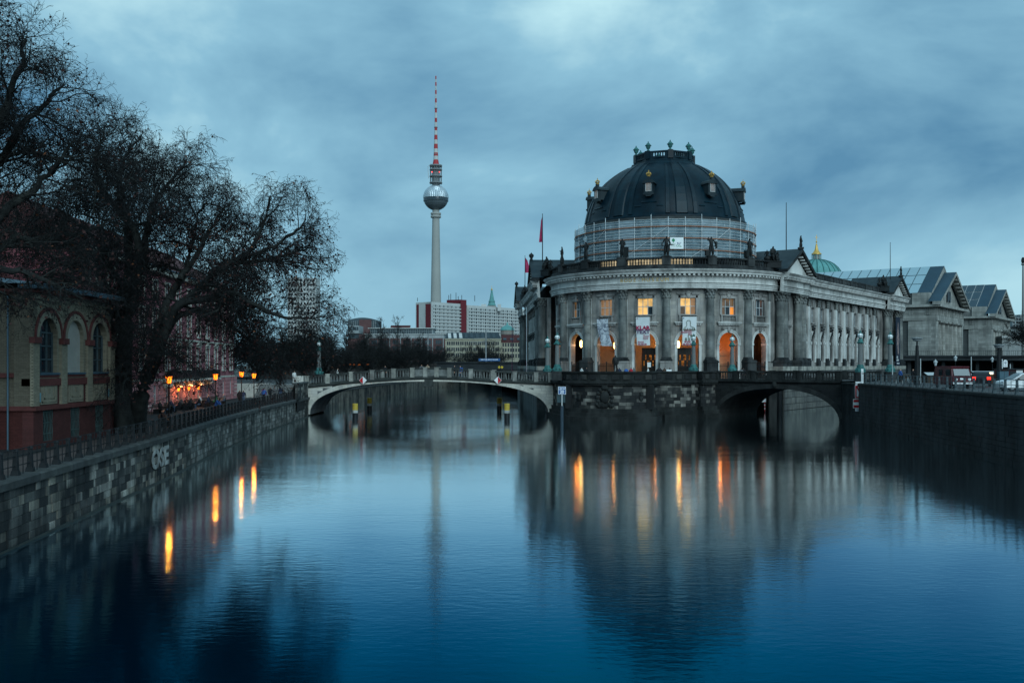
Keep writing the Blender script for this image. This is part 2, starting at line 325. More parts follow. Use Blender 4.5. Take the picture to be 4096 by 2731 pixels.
def masonry(parent, path, z0, z1, rowh, bw, mats, core, maxn=300, off=0.0, jitter=0.02, gap=0.012, skip=None, seed=1, s_from=0.0, name='stone', bwv=0.45, m_rest=None):
    """courses of separate stones along a path whose open side lies to the right of travel; nearest stones are parts, the rest one mass"""
    rg = random.Random(seed); tot, at = walk(path); rows = max(1, round((z1 - z0) / rowh)); rh = (z1 - z0) / rows; blocks = []
    for r in range(rows):
        s = s_from - rg.random() * bw
        while s < tot:
            w = bw * (1 + rg.uniform(-bwv, bwv)); a, b_ = max(s, s_from), min(s + w, tot)
            if b_ - a > 0.12:
                p, d = at(a + 1e-4); q, _ = at(b_ - 1e-4)
                if not (skip and skip((p + q) / 2, z0 + (r + .5) * rh)): blocks.append(((p + q) / 2, p, q, z0 + r * rh, rg.uniform(-jitter, jitter), rg.choice(mats)))
            s += w
    blocks.sort(key=lambda k: k[0].length)
    rest = MB(); n = 0
    for c, p, q, z, j, me in blocks:
        d = (q - p); l = d.length; d /= l; out = Vector((d.y, -d.x)); o = p + out * (off + j); rz = math.atan2(d.y, d.x)
        M = Matrix.LocRotScale(Vector((o.x + d.x * gap / 2, o.y + d.y * gap / 2, z + gap / 2)), Matrix.Rotation(rz, 3, 'Z'), Vector((l - gap, 1, rh - gap)))
        if n < maxn: put(name, me, parent, M=M); n += 1
        else:
            rest.m = M; rest.add([v.co[:] for v in me.vertices], [tuple(f.vertices) for f in me.polygons])
    if rest.v: rest.m = None; rest.obj(name + 'work_beyond', m_rest or mats[-1].materials[0], parent, kind='stuff')
    cp = MB(); inner = []
    pts = [Vector(p) for p in path]
    for i, p in enumerate(pts):
        d = (pts[min(i + 1, len(pts) - 1)] - pts[max(i - 1, 0)]).normalized(); inner.append(p - Vector((d.y, -d.x)) * (0.07 - off))
    cp.strip([tuple(p) for p in inner], z0 - 1.5, z1 + 0.02); cp.obj('wall_core', core, parent)
def coping(parent, path, z, h, over, depth, bl, m, name='coping_stone', s_from=0.0):
    tot, at = walk(path); n = max(1, int((tot - s_from) / bl)); me = None
    for i in range(n):
        a = s_from + (tot - s_from) * i / n; b = s_from + (tot - s_from) * (i + 1) / n
        p, d = at(a + 1e-3); q, _ = at(b - 1e-3); d = (q - p).normalized(); l = (q - p).length
        if me is None:
            b_ = MB(); c = 0.06; pr = [(-over, 0.0), (depth, 0.0), (depth, h), (-over + c, h), (-over, h - c)]
            b_.add([(0, y, zz) for y, zz in pr] + [(1, y, zz) for y, zz in pr], [(0, 1, 2, 3, 4), (9, 8, 7, 6, 5)] + [(k, 5 + k, 5 + (k + 1) % 5, (k + 1) % 5) for k in range(5)]); me = b_.mesh(name, m)
        put(name, me, parent, M=Matrix.LocRotScale(Vector((p.x, p.y, z)), Matrix.Rotation(math.atan2(d.y, d.x), 3, 'Z'), Vector((l - 0.012, 1, 1))))
def railing(name, label, path, z, sp, h, m, off, rails=(0.98, 0.72, 0.36), postw=0.11, bars=1, s0=0.0, s1=None, graffiti=None):
    tot, at = walk(path); s1 = s1 or tot; p0, _ = at(s0); t = thing(name, label, 'railing', (p0.x, p0.y, z))
    pm = MB(); pm.cbox((0, 0, 0.10), (postw * 1.9, postw * 1.9, 0.20), 0, 0.8); pm.cbox((0, 0, 0.20 + (h - 0.30) / 2), (postw * 1.25, postw * 1.25, h - 0.30), 0, 0.72); pm.cbox((0, 0, h - 0.05), (postw * 1.3, postw * 1.3, 0.10), 0, 0.5); pm = pm.mesh('post', m)
    bm_ = MB().cbox((0, 0, h * 0.47), (0.03, 0.03, h * 0.94)).mesh('baluster', m)
    n = int((s1 - s0) / sp); pos = []
    for i in range(n + 1):
        p, d = at(s0 + i * sp); o = p - Vector((d.y, -d.x)) * off; pos.append(o); put('post', pm, t, (o.x, o.y, z), math.atan2(d.y, d.x))
        if bars and i < n:
            for k in range(bars):
                p2, d2 = at(s0 + (i + (k + 1) / (bars + 1)) * sp); o2 = p2 - Vector((d2.y, -d2.x)) * off; put('baluster', bm_, t, (o2.x, o2.y, z), math.atan2(d2.y, d2.x))
    for rl in rails: MB().tube([(p.x, p.y, z + h * rl) for p in pos], 0.022, 5).obj('rail', m, t)
    return t
# ---- left embankment
mq = [mat('quay_stone_%d' % i, c, 0.9, var=0.35, scale=1.6, bump=0.5, streak=0.97, dark=(0.012, 0.015, 0.017), rnd=0.42, fine=0.3, dirt=dt) for i, (c, dt) in enumerate((((0.12, 0.125, 0.125), 0.62), ((0.26, 0.25, 0.22), 0.58), ((0.055, 0.06, 0.062), 0.70), ((0.42, 0.415, 0.39), 0.55), ((0.13, 0.137, 0.135), 0.64)))]
m_core = mat('wall_core', (0.015, 0.017, 0.018), 0.95, var=0.3)
m_coping = mat('coping_dark', (0.05, 0.056, 0.058), 0.85, var=0.4, scale=1.5, bump=0.3, rnd=0.15)
qp = [(-18.9, 30.0)] + QL[1:]
qw = thing('embankment_wall', 'long mottled stone river wall with painted letters below the brick house', 'wall', (-19, 34, 0))
masonry(qw, qp, -0.1, 2.32, 0.40, 0.85, [unit_block('stone', m) for m in mq], m_core, 300, seed=4, bwv=0.65, jitter=0.03, m_rest=mat('quay_beyond', (0.20, 0.205, 0.195), 0.9, var=0.5, scale=0.9, bump=0.4, streak=0.95, dark=(0.012, 0.018, 0.018), dirt=0.6, brick=(-0.09, 1, 0.85, 0.4, (0.4, 0.4, 0.4), 0.55)))
coping(qw, qp, 2.32, 0.34, 0.16, 0.75, 2.0, m_coping)
MB().strip([(-13.4, -30), (-18.9, 30.0)], -1, 2.34).obj('near_wall', MATS['quay_beyond'], qw); coping(qw, [(-13.4, -30), (-18.9, 30.0)], 2.32, 0.34, 0.16, 0.75, 4.0, m_coping)
MB().strip([(x + 0.05 + 0.22, y) for x, y in qp], -0.5, 0.10).obj('footing', mat('wet_footing', (0.03, 0.035, 0.03), 0.5, var=0.4), qw)
m_graf = mat('white_graffiti', (0.46, 0.48, 0.47), 0.9, var=0.5, scale=3, streak=0.95, dark=(0.06, 0.065, 0.065), dirt=0.45)
_gp = Vector((-22.02, 62.2)); _gd = (Vector((-24.9, 86.4)) - Vector((-22.0, 62))).normalized()
text('OSE', 1.6, m_graf, qw, face_M((_gp.x + _gd.y * 0.06, _gp.y, 1.35), (_gd.y, -_gd.x)), 'graffiti', 0.012, bold=0.06, sx=1.6)
railing('embankment_railing', 'black iron railing on the left river wall', [(-17.14, 10.0)] + QL[1:], ZQ + 0.06, 1.55, 1.08, m_iron, 0.42, s1=124, postw=0.17)
far_q = thing('canal_wall', 'far stone river wall with railing seen under the pale bridge', 'wall', (-31, 155, 0))
masonry(far_q, QF, -0.1, 2.4, 0.6, 1.6, [unit_block('stone', m) for m in mq[:2]], m_core, 60, seed=9)
coping(far_q, QF, 2.4, 0.25, 0.12, 0.6, 6, m_coping)
railing('river_railing', 'dark railing on the far wall behind the pale bridge', QF[:-1], 2.62, 2.2, 1.05, m_iron, 0.3, s1=150)

# ---- arched bridges
def baluster_prof(h): return [(0.075, 0), (0.075, .10 * h), (0.045, .16 * h), (0.085, .36 * h), (0.07, .5 * h), (0.04, .78 * h), (0.07, .88 * h), (0.075, h)]
def parapet(parent, pts, peds, m_rail, m_bal, m_ped, h, solid=(), bsp=0.34, w=0.42):
    """pts: 3-D base line; peds: stations of the pedestals; between them turned balusters joined into one piece per panel"""
    tot, at = walk([(p[0], p[1]) for p in pts]); 
    def zz(s):
        acc = 0
        for i in range(len(pts) - 1):
            l = math.hypot(pts[i + 1][0] - pts[i][0], pts[i + 1][1] - pts[i][1])
            if s <= acc + l + 1e-6 or i == len(pts) - 2: return pts[i][2] + (pts[i + 1][2] - pts[i][2]) * (s - acc) / l
            acc += l
    pr = baluster_prof(1.0)
    for a, b in zip(peds[:-1], peds[1:]):
        pw = 0.32; p0, d = at(a); p1, _ = at(b); za, zb = zz(a), zz(b)
        d = (p1 - p0).normalized(); nrm = Vector((d.y, -d.x))
        def bar(z0, z1, ww, mm, nm):
            q0 = p0 + d * pw; q1 = p1 - d * pw; vs = []
            for p, z in ((q0, za), (q1, zb)):
                for o_, zq in ((-ww / 2, z0), (ww / 2, z0), (ww / 2, z1), (-ww / 2, z1)): vs.append((p.x + nrm.x * o_, p.y + nrm.y * o_, z + zq))
            MB().add(vs, [(0, 1, 2, 3), (7, 6, 5, 4), (0, 4, 5, 1), (1, 5, 6, 2), (2, 6, 7, 3), (3, 7, 4, 0)]).obj(nm, mm, parent)
        bar(h - 0.20, h, w, m_rail, 'handrail')
        if (a, b) in solid or any(abs(a - x) < 0.01 for x in solid): bar(0.14, h - 0.21, w * 0.7, m_bal, 'panel'); bar(0, 0.14, w, m_rail, 'plinth'); continue
        bar(0, 0.16, w, m_rail, 'plinth')
        bb = MB(); n = max(2, int(((p1 - p0).length - 2 * pw) / bsp))
        for k in range(n):
            f = (pw + ((p1 - p0).length - 2 * pw) * (k + .5) / n) / (p1 - p0).length; p = p0.lerp(p1, f); z = za + (zb - za) * f
            bb.lathe([(r, 0.16 + q * (h - 0.36)) for r, q in pr], 7, (p.x, p.y, z))
        bb.obj('balusters', m_bal, parent, kind='stuff', smooth=True)
    pm = MB().cbox((0, 0, h / 2), (0.6, w + 0.1, h)).cbox((0, 0, h + 0.04), (0.68, w + 0.2, 0.08)).mesh('pedestal', m_ped)
    for s in peds:
        p, d = at(s); put('pedestal', pm, parent, (p.x, p.y, zz(s)), math.atan2(d.y, d.x))
def arch_bridge(t, o, rz, L, cx, half, z0, rise, ex, ring, top, depth, m_v, m_s, m_b, m_str, nv, ret_l, ret_r, rowh=0.42, bw=0.95):
    """front face in local XZ (Y into the bridge). intrados: superellipse"""
    T = Matrix.Translation(Vector((o[0], o[1], 0))) @ Matrix.Rotation(rz, 4, 'Z')
    def intr(u): # u in -1..1 along the curve
        a = math.pi / 2 * (1 - u); c, s = math.cos(a), math.sin(a)
        return cx + half * math.copysign(abs(c) ** (2 / ex), c), z0 + rise * abs(s) ** (2 / ex)
    us = [-1 + 2 * i / nv for i in range(nv + 1)]; I = []
    dense = [intr(-1 + 2 * i / 800) for i in range(801)]; ln = [0]
    for a, b in zip(dense[:-1], dense[1:]): ln.append(ln[-1] + math.hypot(b[0] - a[0], b[1] - a[1]))
    for i in range(nv + 1):
        w = ln[-1] * i / nv; k = min(range(801), key=lambda j: abs(ln[j] - w)); k0, k1 = max(0, k - 3), min(800, k + 3)
        tx, tz = dense[k1][0] - dense[k0][0], dense[k1][1] - dense[k0][1]; l = math.hypot(tx, tz); I.append((dense[k], (-tz / l, tx / l)))
    ext = [(p[0] + n[0] * ring, p[1] + n[1] * ring) for p, n in I]
    for i in range(nv):
        (a, na), (b, nb) = I[i], I[i + 1]; g = 0.006
        q = [a, b, ext[i + 1], ext[i]]; cxq = sum(p[0] for p in q) / 4; czq = sum(p[1] for p in q) / 4
        q = [(cxq + (p[0] - cxq) * 0.985, czq + (p[1] - czq) * 0.985) for p in q]
        b_ = MB(); b_.m = T; b_.slab(q, -0.07, 0.45); b_.obj('voussoir', m_v, t)
    bar = MB(); bar.m = T; pts = [p for p, _ in I]
    bar.add([(x, 0.0, z) for x, z in pts] + [(x, depth, z) for x, z in pts], [(i, i + 1, nv + 2 + i, nv + 1 + i) for i in range(nv)]); bar.obj('arch_vault', m_b, t)
    # spandrel courses
    def ext_x(z, side):
        c = [p for p in ext if (p[0] - cx) * side >= 0]; c.sort(key=lambda p: p[1])
        for p, q in zip(c[:-1], c[1:]):
            if p[1] <= z <= q[1]: f = (z - p[1]) / (q[1] - p[1] + 1e-9); return p[0] + (q[0] - p[0]) * f
        return c[0][0] if z < c[0][1] else None
    rg = random.Random(int(L * 10)); back = MB(); back.m = T
    for side in (-1, 1):
        end = 0.0 if side < 0 else L; z = -0.3
        while z < 20:
            z1 = z + rowh
            xe0, xe1 = ext_x(z, side), ext_x(z1, side)
            if xe0 is None: break
            if xe1 is None: xe1 = cx + side * 0.4
            lim = top(xe1); zt = min(z1, lim)
            if zt - z < 0.05: break
            x = end; 
            while (xe0 - x) * -side > 0.05:
                wv = bw * rg.uniform(0.7, 1.3); nx = x - side * wv; last = (xe1 - nx) * -side < 0.5
                if last: q0, q1 = xe0, xe1
                else: q0 = q1 = nx
                tz0 = min(z1, top(x)); tz1 = min(z1, top(q1))
                if tz0 - z > 0.05:
                    g = 0.008; a, b2, c2 = (x - side * g), (q0 + side * g), (q1 + side * g)
                    po = [(a, z + g), (b2, z + g), (c2, max(z + 2 * g, tz1 - g)), (a, tz0 - g)]
                    if side > 0: po = po[::-1]
                    b_ = MB(); b_.m = T; b_.slab(po, rg.uniform(-0.015, 0.01), 0.35); b_.obj('facing_stone', m_s, t)
                if last: break
                x = nx
            z = z1
    # backing wall just behind the stones, and string course
    n = 40; xs = [L * i / n for i in range(n + 1)]
    def low(x):
        if abs(x - cx) >= half: return -1.0
        return z0 + rise * (max(0, 1 - (abs(x - cx) / half) ** ex)) ** (1 / ex)
    back.add([(x, 0.06, low(x)) for x in xs] + [(x, 0.06, top(x)) for x in xs], [(i, i + 1, n + 2 + i, n + 1 + i) for i in range(n)])
    back.obj('backing_wall', m_b, t)
    st = MB(); st.m = T
    st.add([(x, y, top(x) + zz) for x in xs for y, zz in ((0.3, 0.0), (-0.16, 0.0), (-0.26, 0.12), (-0.26, 0.34), (0.3, 0.34))],
           [(i * 5 + k, i * 5 + 5 + k, i * 5 + 6 + k, i * 5 + 1 + k) for i in range(n) for k in range(4)]); st.obj('string_course', m_str, t)
    dk = MB(); dk.m = T
    dk.add([(x, 0.2, top(x) + 0.33) for x in xs] + [(x, depth, top(x) + 0.33) for x in xs], [(i, i + 1, n + 2 + i, n + 1 + i) for i in range(n)])
    dk.add([(x, depth, low(x)) for x in xs] + [(x, depth, top(x) + 0.4) for x in xs], [(n + 1 + i, n + 2 + i, i + 1, i) for i in range(n)]); dk.obj('bridge_deck', m_asphalt, t)
    return T
m_nv = mat('bridge_stone_pale', (0.50, 0.49, 0.455), 0.85, var=0.15, scale=1.2, bump=0.2, streak=0.35, dark=(0.12, 0.12, 0.11), rnd=0.14, dirt=0.35)
m_ns = mat('bridge_ashlar_pale', (0.52, 0.51, 0.48), 0.85, var=0.12, scale=1.2, bump=0.15, streak=0.3, dark=(0.15, 0.15, 0.13), rnd=0.12, dirt=0.3)
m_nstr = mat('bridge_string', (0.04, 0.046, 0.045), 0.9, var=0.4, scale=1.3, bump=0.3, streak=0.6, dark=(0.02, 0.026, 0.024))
m_nbal = mat('bridge_baluster', (0.17, 0.18, 0.175), 0.85, var=0.45, scale=1.5, streak=0.6, dark=(0.03, 0.036, 0.036), dirt=0.55)
m_nped = mat('bridge_pedestal', (0.26, 0.265, 0.25), 0.85, var=0.35, scale=1.4, streak=0.6, dark=(0.05, 0.055, 0.055), rnd=0.2)
m_vault = mat('vault_plaster', (0.11, 0.12, 0.13), 0.85, var=0.3, scale=0.8, streak=0.4)
nb = thing('stone_bridge', 'pale sandstone arch bridge with balustrade over the left river arm', 'bridge', (-28.8, 140, 0))
NX0, NL = -29.2, 35.0
def n_par(x): # parapet foot height along the pale bridge, local x
    return float(np.interp(x, [0, 8, 13.5, 17.6, 21.5, 27, NL], [4.25, 4.98, 5.35, 5.50, 5.38, 5.0, 4.70])) 
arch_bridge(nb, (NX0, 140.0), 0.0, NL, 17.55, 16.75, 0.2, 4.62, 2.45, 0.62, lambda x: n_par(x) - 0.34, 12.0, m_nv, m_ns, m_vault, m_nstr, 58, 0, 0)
np_ = [0.4, 3.3, 6.6, 9.55, 12.55, 15.2, 17.0, 18.6, 20.4, 23.4, 26.5, 29.6, 32.6, 34.6]
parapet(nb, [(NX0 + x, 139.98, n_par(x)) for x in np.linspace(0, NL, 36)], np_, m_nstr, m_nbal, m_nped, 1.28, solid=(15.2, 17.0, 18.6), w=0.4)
parapet(nb, [(NX0 + x, 151.8, n_par(x)) for x in np.linspace(0, NL, 12)], [0.4, 9.5, 18.0, 26.5, 34.6], m_nstr, m_nbal, m_nped, 1.28, w=0.4, bsp=0.5)
b = MB(); b.cbox((-30.0, 140.1, 2.0), (1.7, 1.3, 4.5)).cbox((-30.0, 140.1, 4.3), (1.9, 1.5, 0.3)).cbox((-30.0, 140.1, 5.0), (1.5, 1.1, 1.2)); b.obj('abutment', m_ns, nb)
# yellow crown keystone patch
MB().box(NX0 + 16.9, NX0 + 18.1, 139.84, 140.2, 4.15, 5.15).obj('keystone', m_nstr, nb)
# steps and rough stone wall between the promenade and the bridge head
sw = thing('stair_wall', 'ivy-stained rough stone wall between left river wall and pale bridge', 'wall', (-28.5, 134, 0))
masonry(sw, [(-27.7, 128.6), (-28.55, 139.4)], 2.66, 4.6, 0.4, 0.9, [unit_block('stone', m) for m in mq[1:]], m_core, 80, seed=12)
coping(sw, [(-27.7, 128.6), (-28.55, 139.4)], 4.6, 0.22, 0.1, 0.7, 1.6, m_coping)
st = MB()
for i in range(12): st.box(-33.5, -28.9, 128.4 + i * 0.33, 141, 2.6 + i * 0.165, 2.6 + (i + 1) * 0.165)
st.obj('stone_steps', m_granite, None, label='wide stone steps rising from promenade to the pale bridge', cat='steps')
sheet('bridge_approach', [(-60, 139), (-29.0, 139), (-29.0, 153), (-60, 153)], 4.58, m_asphalt)
MB().strip([(-29.0, 153), (-60, 153), (-60, 139), (-33.6, 139)], 2.5, 4.58).obj('approach_wall', m_ns, None, kind='structure')
# ---- bastion between the bridges
m_bs = [mat('bastion_stone_%d' % i, c, 0.9, var=0.35, scale=1.0, bump=0.4, streak=0.85, dark=(0.016, 0.018, 0.02), rnd=0.4, dirt=dt) for i, (c, dt) in enumerate((((0.045, 0.046, 0.045), 0.60), ((0.016, 0.017, 0.018), 0.66), ((0.18, 0.176, 0.165), 0.48)))]
m_bd = mat('bastion_dark', (0.012, 0.014, 0.014), 0.9, var=0.45, scale=1.1, bump=0.3, streak=0.4, dark=(0.06, 0.065, 0.065), dirt=0.18, spec=0.25)
bt = thing('bastion', 'dark curved stone bastion with crest standing in the river between two bridges', 'bastion', (12, 128, 0))
path_b = BAST + ARC + FLANK
def grow(path, d):
    pts = [Vector(p) for p in path]; out = []
    for i, p in enumerate(pts):
        t = (pts[min(i + 1, len(pts) - 1)] - pts[max(i - 1, 0)]).normalized(); out.append(tuple(p + Vector((t.y, -t.x)) * d))
    return out
masonry(bt, path_b, 1.55, 4.55, 0.43, 0.95, [unit_block('stone', m) for m in m_bs], m_core, 300, seed=21)
for d, za, zb, nm in ((0.95, -0.6, 0.55, 'plinth'), (0.60, 0.55, 1.05, 'plinth'), (0.30, 1.05, 1.56, 'plinth')):
    b = MB(); g = grow(path_b, d); b.strip(g, za, zb); n = len(g); b.add([(x, y, zb) for x, y in g] + [(x, y, zb) for x, y in path_b], [(i, i + 1, n + i + 1, n + i) for i in range(n - 1)]); b.obj(nm, m_bd, bt)
for d, za, zb, nm, mm in ((0.34, 4.55, 4.78, 'cornice', m_bd), (0.50, 4.78, 5.06, 'cornice', m_bd), (0.16, 5.06, 6.12, 'parapet_wall', m_bd), (0.34, 6.12, 6.32, 'parapet_cap', m_bd)):
    b = MB(); g = grow(path_b, d); h_ = grow(path_b, d - 0.75 if za > 5 else -0.3); n = len(g); b.strip(g, za, zb); b.strip(h_[::-1], za, zb)
    for zq, fl in ((zb, 0), (za, 1)):
        fs = [(i, i + 1, n + i + 1, n + i) for i in range(n - 1)]; b.add([(x, y, zq) for x, y in g] + [(x, y, zq) for x, y in h_], [f[::-1] for f in fs] if fl else fs)
    b.obj(nm, mm, bt)
tot, at = walk(grow(path_b, 0.20))
for i in range(26):   # recessed parapet panels
    s = 1.0 + i * (tot - 2) / 25; p, d = at(s); MB().cbox((0, 0, 0), (0.9, 0.10, 0.62)).obj('parapet_panel', m_bs[i % 2], bt, (p.x, p.y, 5.6), math.atan2(d.y, d.x))
def crest():
    b = MB(); b.ball((0, 0, 0), 0.62, 14, 8, (1, 0.3, 1.25))
    for i in range(14):
        a = 2 * math.pi * i / 14; b.ball((0.95 * math.cos(a), -0.03, 1.15 * math.sin(a)), 0.27, 7, 5, (1, 0.6, 1))
    for i in range(9): b.ball((-1.0 + 0.25 * i, -0.02, -1.05 + 0.12 * math.cos(i * 2.1)), 0.22, 6, 5, (1, 0.7, 1.2))
    b.ball((0, -0.06, 1.25), 0.42, 8, 6, (1.2, 0.5, 0.8)); return b.mesh('crest', m_bd, True)
_c = Vector(ARC[8]) ; put('crest', crest(), bt, (_c.x + _u.x * 0.10, _c.y + _u.y * 0.10, 3.05), math.atan2(_t.y, _t.x))
for k in (2, 14):
    p = Vector(ARC[k]); q = Vector(ARC[k + 1]); d = (q - p).normalized(); o = (p + q) / 2 + Vector((d.y, -d.x)) * 0.05
    mb = MB(); mb.ball((0, 0, 0), 0.32, 8, 6, (1, 0.5, 1.7)); mb.ball((0, -0.1, 0.35), 0.24, 8, 6, (1, 0.7, 1)); mb.obj('lion_mask', m_bd, bt, (o.x, o.y, 3.05), math.atan2(d.y, d.x), True)
for k in (0, 16):
    p = Vector(ARC[k]); MB().cbox((0, 0, 3.0), (0.85, 0.85, 3.1)).obj('corner_pier', m_bs[1], bt, (p.x, p.y, 0), math.atan2(_t.y, _t.x))
# ---- dark bridge over the right arm
sb = thing('dark_bridge', 'soot-dark stone arch bridge with balustrade over the right canal', 'bridge', (28, 137, 0))
SO = Vector((27.9, 137.0)); SE = Vector((41.25, 124.6)); SD = (SE - SO).normalized(); SL = (SE - SO).length; SZ = math.atan2(SD.y, SD.x); SN = Vector((SD.y, -SD.x))
m_sv = mat('dark_bridge_stone', (0.024, 0.026, 0.027), 0.9, var=0.4, scale=1.0, bump=0.3, streak=0.6, dark=(0.015, 0.017, 0.018), rnd=0.35)
m_ss = mat('dark_bridge_ashlar', (0.015, 0.017, 0.018), 0.9, var=0.4, scale=1.0, bump=0.3, streak=0.7, dark=(0.014, 0.016, 0.018), rnd=0.4)
arch_bridge(sb, SO, SZ, SL, SL / 2, SL / 2 - 0.25, -0.2, 4.25, 2.15, 0.6, lambda x: 4.82, 11.0, m_sv, m_ss, m_sv, m_bd, 34, 0, 0)
sp_l = [(SO.x + SD.x * s, SO.y + SD.y * s, 5.12) for s in np.linspace(0, SL, 8)]
parapet(sb, sp_l, [0.4, 3.3, 6.0, 8.3, 10.0, 12.6, 15.3, 17.9], m_bd, m_sv, m_bd, 1.18, solid=(8.3,), w=0.4)
sp_b = [(SO.x + SD.x * s - SN.x * 10.8, SO.y + SD.y * s - SN.y * 10.8, 5.12) for s in np.linspace(-1, SL + 1.5, 8)]
parapet(sb, sp_b, [0.4, 4, 7.6, 11.2, 14.8, 19.5], m_bd, m_sv, m_bd, 1.18, w=0.4, bsp=0.4)
ks = MB(); ks.ball((0, 0, 0), 0.34, 8, 6, (1, 0.7, 1.3)); p = SO + SD * SL / 2 + SN * 0.2; ks.obj('keystone_mask', m_bd, sb, (p.x, p.y, 4.55), SZ, True)
# ---- right embankment
rq = thing('right_embankment', 'nearly black stone embankment wall rising from the water at right', 'wall', (36, 70, 0))
mr = [mat('right_stone_%d' % i, c, 0.9, var=0.5, scale=1.4, bump=0.4, streak=0.6, dark=(0.05, 0.055, 0.06) if i else (0.008, 0.009, 0.01), rnd=0.5, dirt=0.42 if i else 0.5) for i, c in enumerate(((0.010, 0.011, 0.011), (0.013, 0.014, 0.015)))]
rpath = [(41.25, 124.5), (41.2, 119.5), (38.3, 92), (36.0, 70), (33.6, 30)]
masonry(rq, rpath, -0.1, 4.75, 0.42, 0.95, [unit_block('stone', m) for m in mr], m_core, 300, seed=31)
coping(rq, rpath, 4.75, 0.25, 0.10, 0.7, 2.2, m_bd)
# the canal bank beyond the dark bridge: street side
cb_ = thing('canal_bank', 'stone canal wall on the street side behind the dark bridge', 'wall', (50, 134, 0))
masonry(cb_, [tuple(Vector((47.6, 132.6)) + RWD * 120), (47.6, 132.6)], -0.1, 4.8, 0.6, 1.4, [unit_block('stone', mr[1])], m_core, 40, seed=33)
# ================================================================== domed museum
CX, CY = 26.6, 170.4; AX = -19.3
MUS = thing('museum_building', 'domed baroque stone museum with rounded colonnade front and long wings', 'museum', (CX, CY, ZP))
def cpos(th, r, z=0.0): a = R(th); return (CX + r * math.sin(a), CY - r * math.cos(a), z)
m_dark_glass = glass('window_glass_dark', (0.012, 0.02, 0.028), 0.03)
m_sash = mat('window_sash', (0.42, 0.45, 0.46), 0.6, var=0.1, scale=3)
m_lit = {'bright': glass('pane_bright', (0.1, 0.08, 0.05), 0.1, ((1.0, 0.58, 0.17), 1.0, 0.55)), 'amber': glass('pane_amber', (0.05, 0.04, 0.03), 0.08, ((0.95, 0.50, 0.20), 0.30, 0.6)),
         'brown': glass('pane_brown', (0.03, 0.03, 0.03), 0.06, ((0.95, 0.50, 0.16), 0.14, 0.35)), 'dim': glass('pane_dim', (0.02, 0.025, 0.03), 0.05, ((0.9, 0.5, 0.35), 0.10, 0.2)),
         'orange': glass('pane_orange', (0.1, 0.05, 0.02), 0.1, ((1.0, 0.32, 0.03), 0.9, 0.7)), 'dark': m_dark_glass}
def wallbay(w, h, ops, th=0.8):
    """wall panel, x centred, front at y = 0; ops: (half width, z0, z1, arched) stacked from the ground up"""
    b = MB(); hw = max(o[0] for o in ops) if ops else 0
    b.box(-w / 2, -hw, 0, th, 0, h); b.box(hw, w / 2, 0, th, 0, h); z = 0.0
    for ow, z0, z1, arched in ops:
        if z0 > z: b.box(-hw, hw, 0, th, z, z0)
        if arched:
            zs = z1 - ow; n = 12; arc = [(ow * math.cos(math.pi * i / n), zs + ow * math.sin(math.pi * i / n)) for i in range(n + 1)]
            b.slab(arc[:n // 2 + 1] + [(0, z1 + 0.15), (hw, z1 + 0.15), (hw, zs)] if hw > ow + 1e-4 else arc[:n // 2 + 1] + [(0, z1 + 0.15), (hw, z1 + 0.15)], 0, th)
            b.slab(arc[n // 2:] + ([(-hw, zs)] if hw > ow + 1e-4 else []) + [(-hw, z1 + 0.15), (0, z1 + 0.15)], 0, th)
            if hw > ow + 1e-4: b.box(-hw, -ow, 0, th, z0, zs); b.box(ow, hw, 0, th, z0, zs)
            z = z1 + 0.15
        else:
            if hw > ow + 1e-4: b.box(-hw, -ow, 0, th, z0, z1); b.box(ow, hw, 0, th, z0, z1)
            z = z1
    if z < h: b.box(-hw, hw, 0, th, z, h)
    return b
def glazing(parent, M, w, h, nc, nr, mats, rev=0.3, arched=False, bar=0.09, m_s=None):
    """window part: sash bars and separate panes as sub-parts. M: frame with x right, -y outward, at the sill centre"""
    wn = put('window', None, parent, M=M); b = MB()
    for i in range(nc + 1): x = -w / 2 + w * i / nc; b.box(x - bar / 2, x + bar / 2, rev - 0.08, rev + 0.04, 0, h)
    for j in range(nr + 1): z = h * j / nr; b.box(-w / 2, w / 2, rev - 0.06, rev + 0.03, z - bar / 2, z + bar / 2)
    b.m = None; o = put('sash', b.mesh('sash', m_s or m_sash), wn, M=M)
    key = (round(w / nc, 3), round(h / nr, 3)); k = 0
    for j in range(nr):
        for i in range(nc):
            mm = mats[k % len(mats)]; k += 1
            kk = (key, mm.name)
            if kk not in PANE: PANE[kk] = MB().add([(-key[0] / 2, 0, 0), (key[0] / 2, 0, 0), (key[0] / 2, 0, key[1]), (-key[0] / 2, 0, key[1])], [(0, 1, 2, 3)]).mesh('pane', mm)
            put('pane', PANE[kk], wn, M=M @ Matrix.Translation((-w / 2 + key[0] * (i + .5), rev, key[1] * j)))
    return wn
PANE = {}
def leafy(b, r, z0, h, n=8):
    """two rows of curling leaves and four corner scrolls round a bell"""
    for row, (zz, rr, s) in enumerate(((0.12, 1.03, 0.20), (0.42, 1.10, 0.19), (0.70, 1.2, 0.16))):
        for i in range(n):
            a = 2 * math.pi * (i + 0.5 * row) / n; b.ball((r * rr * math.cos(a), r * rr * math.sin(a), z0 + h * zz), r * s * 1.35, 6, 4, (1, 1, 1.6 * h / 1.4))
    for i in range(4):
        a = math.pi / 4 + i * math.pi / 2; b.ball((r * 1.55 * math.cos(a), r * 1.55 * math.sin(a), z0 + h * 0.80), r * 0.34, 7, 5)
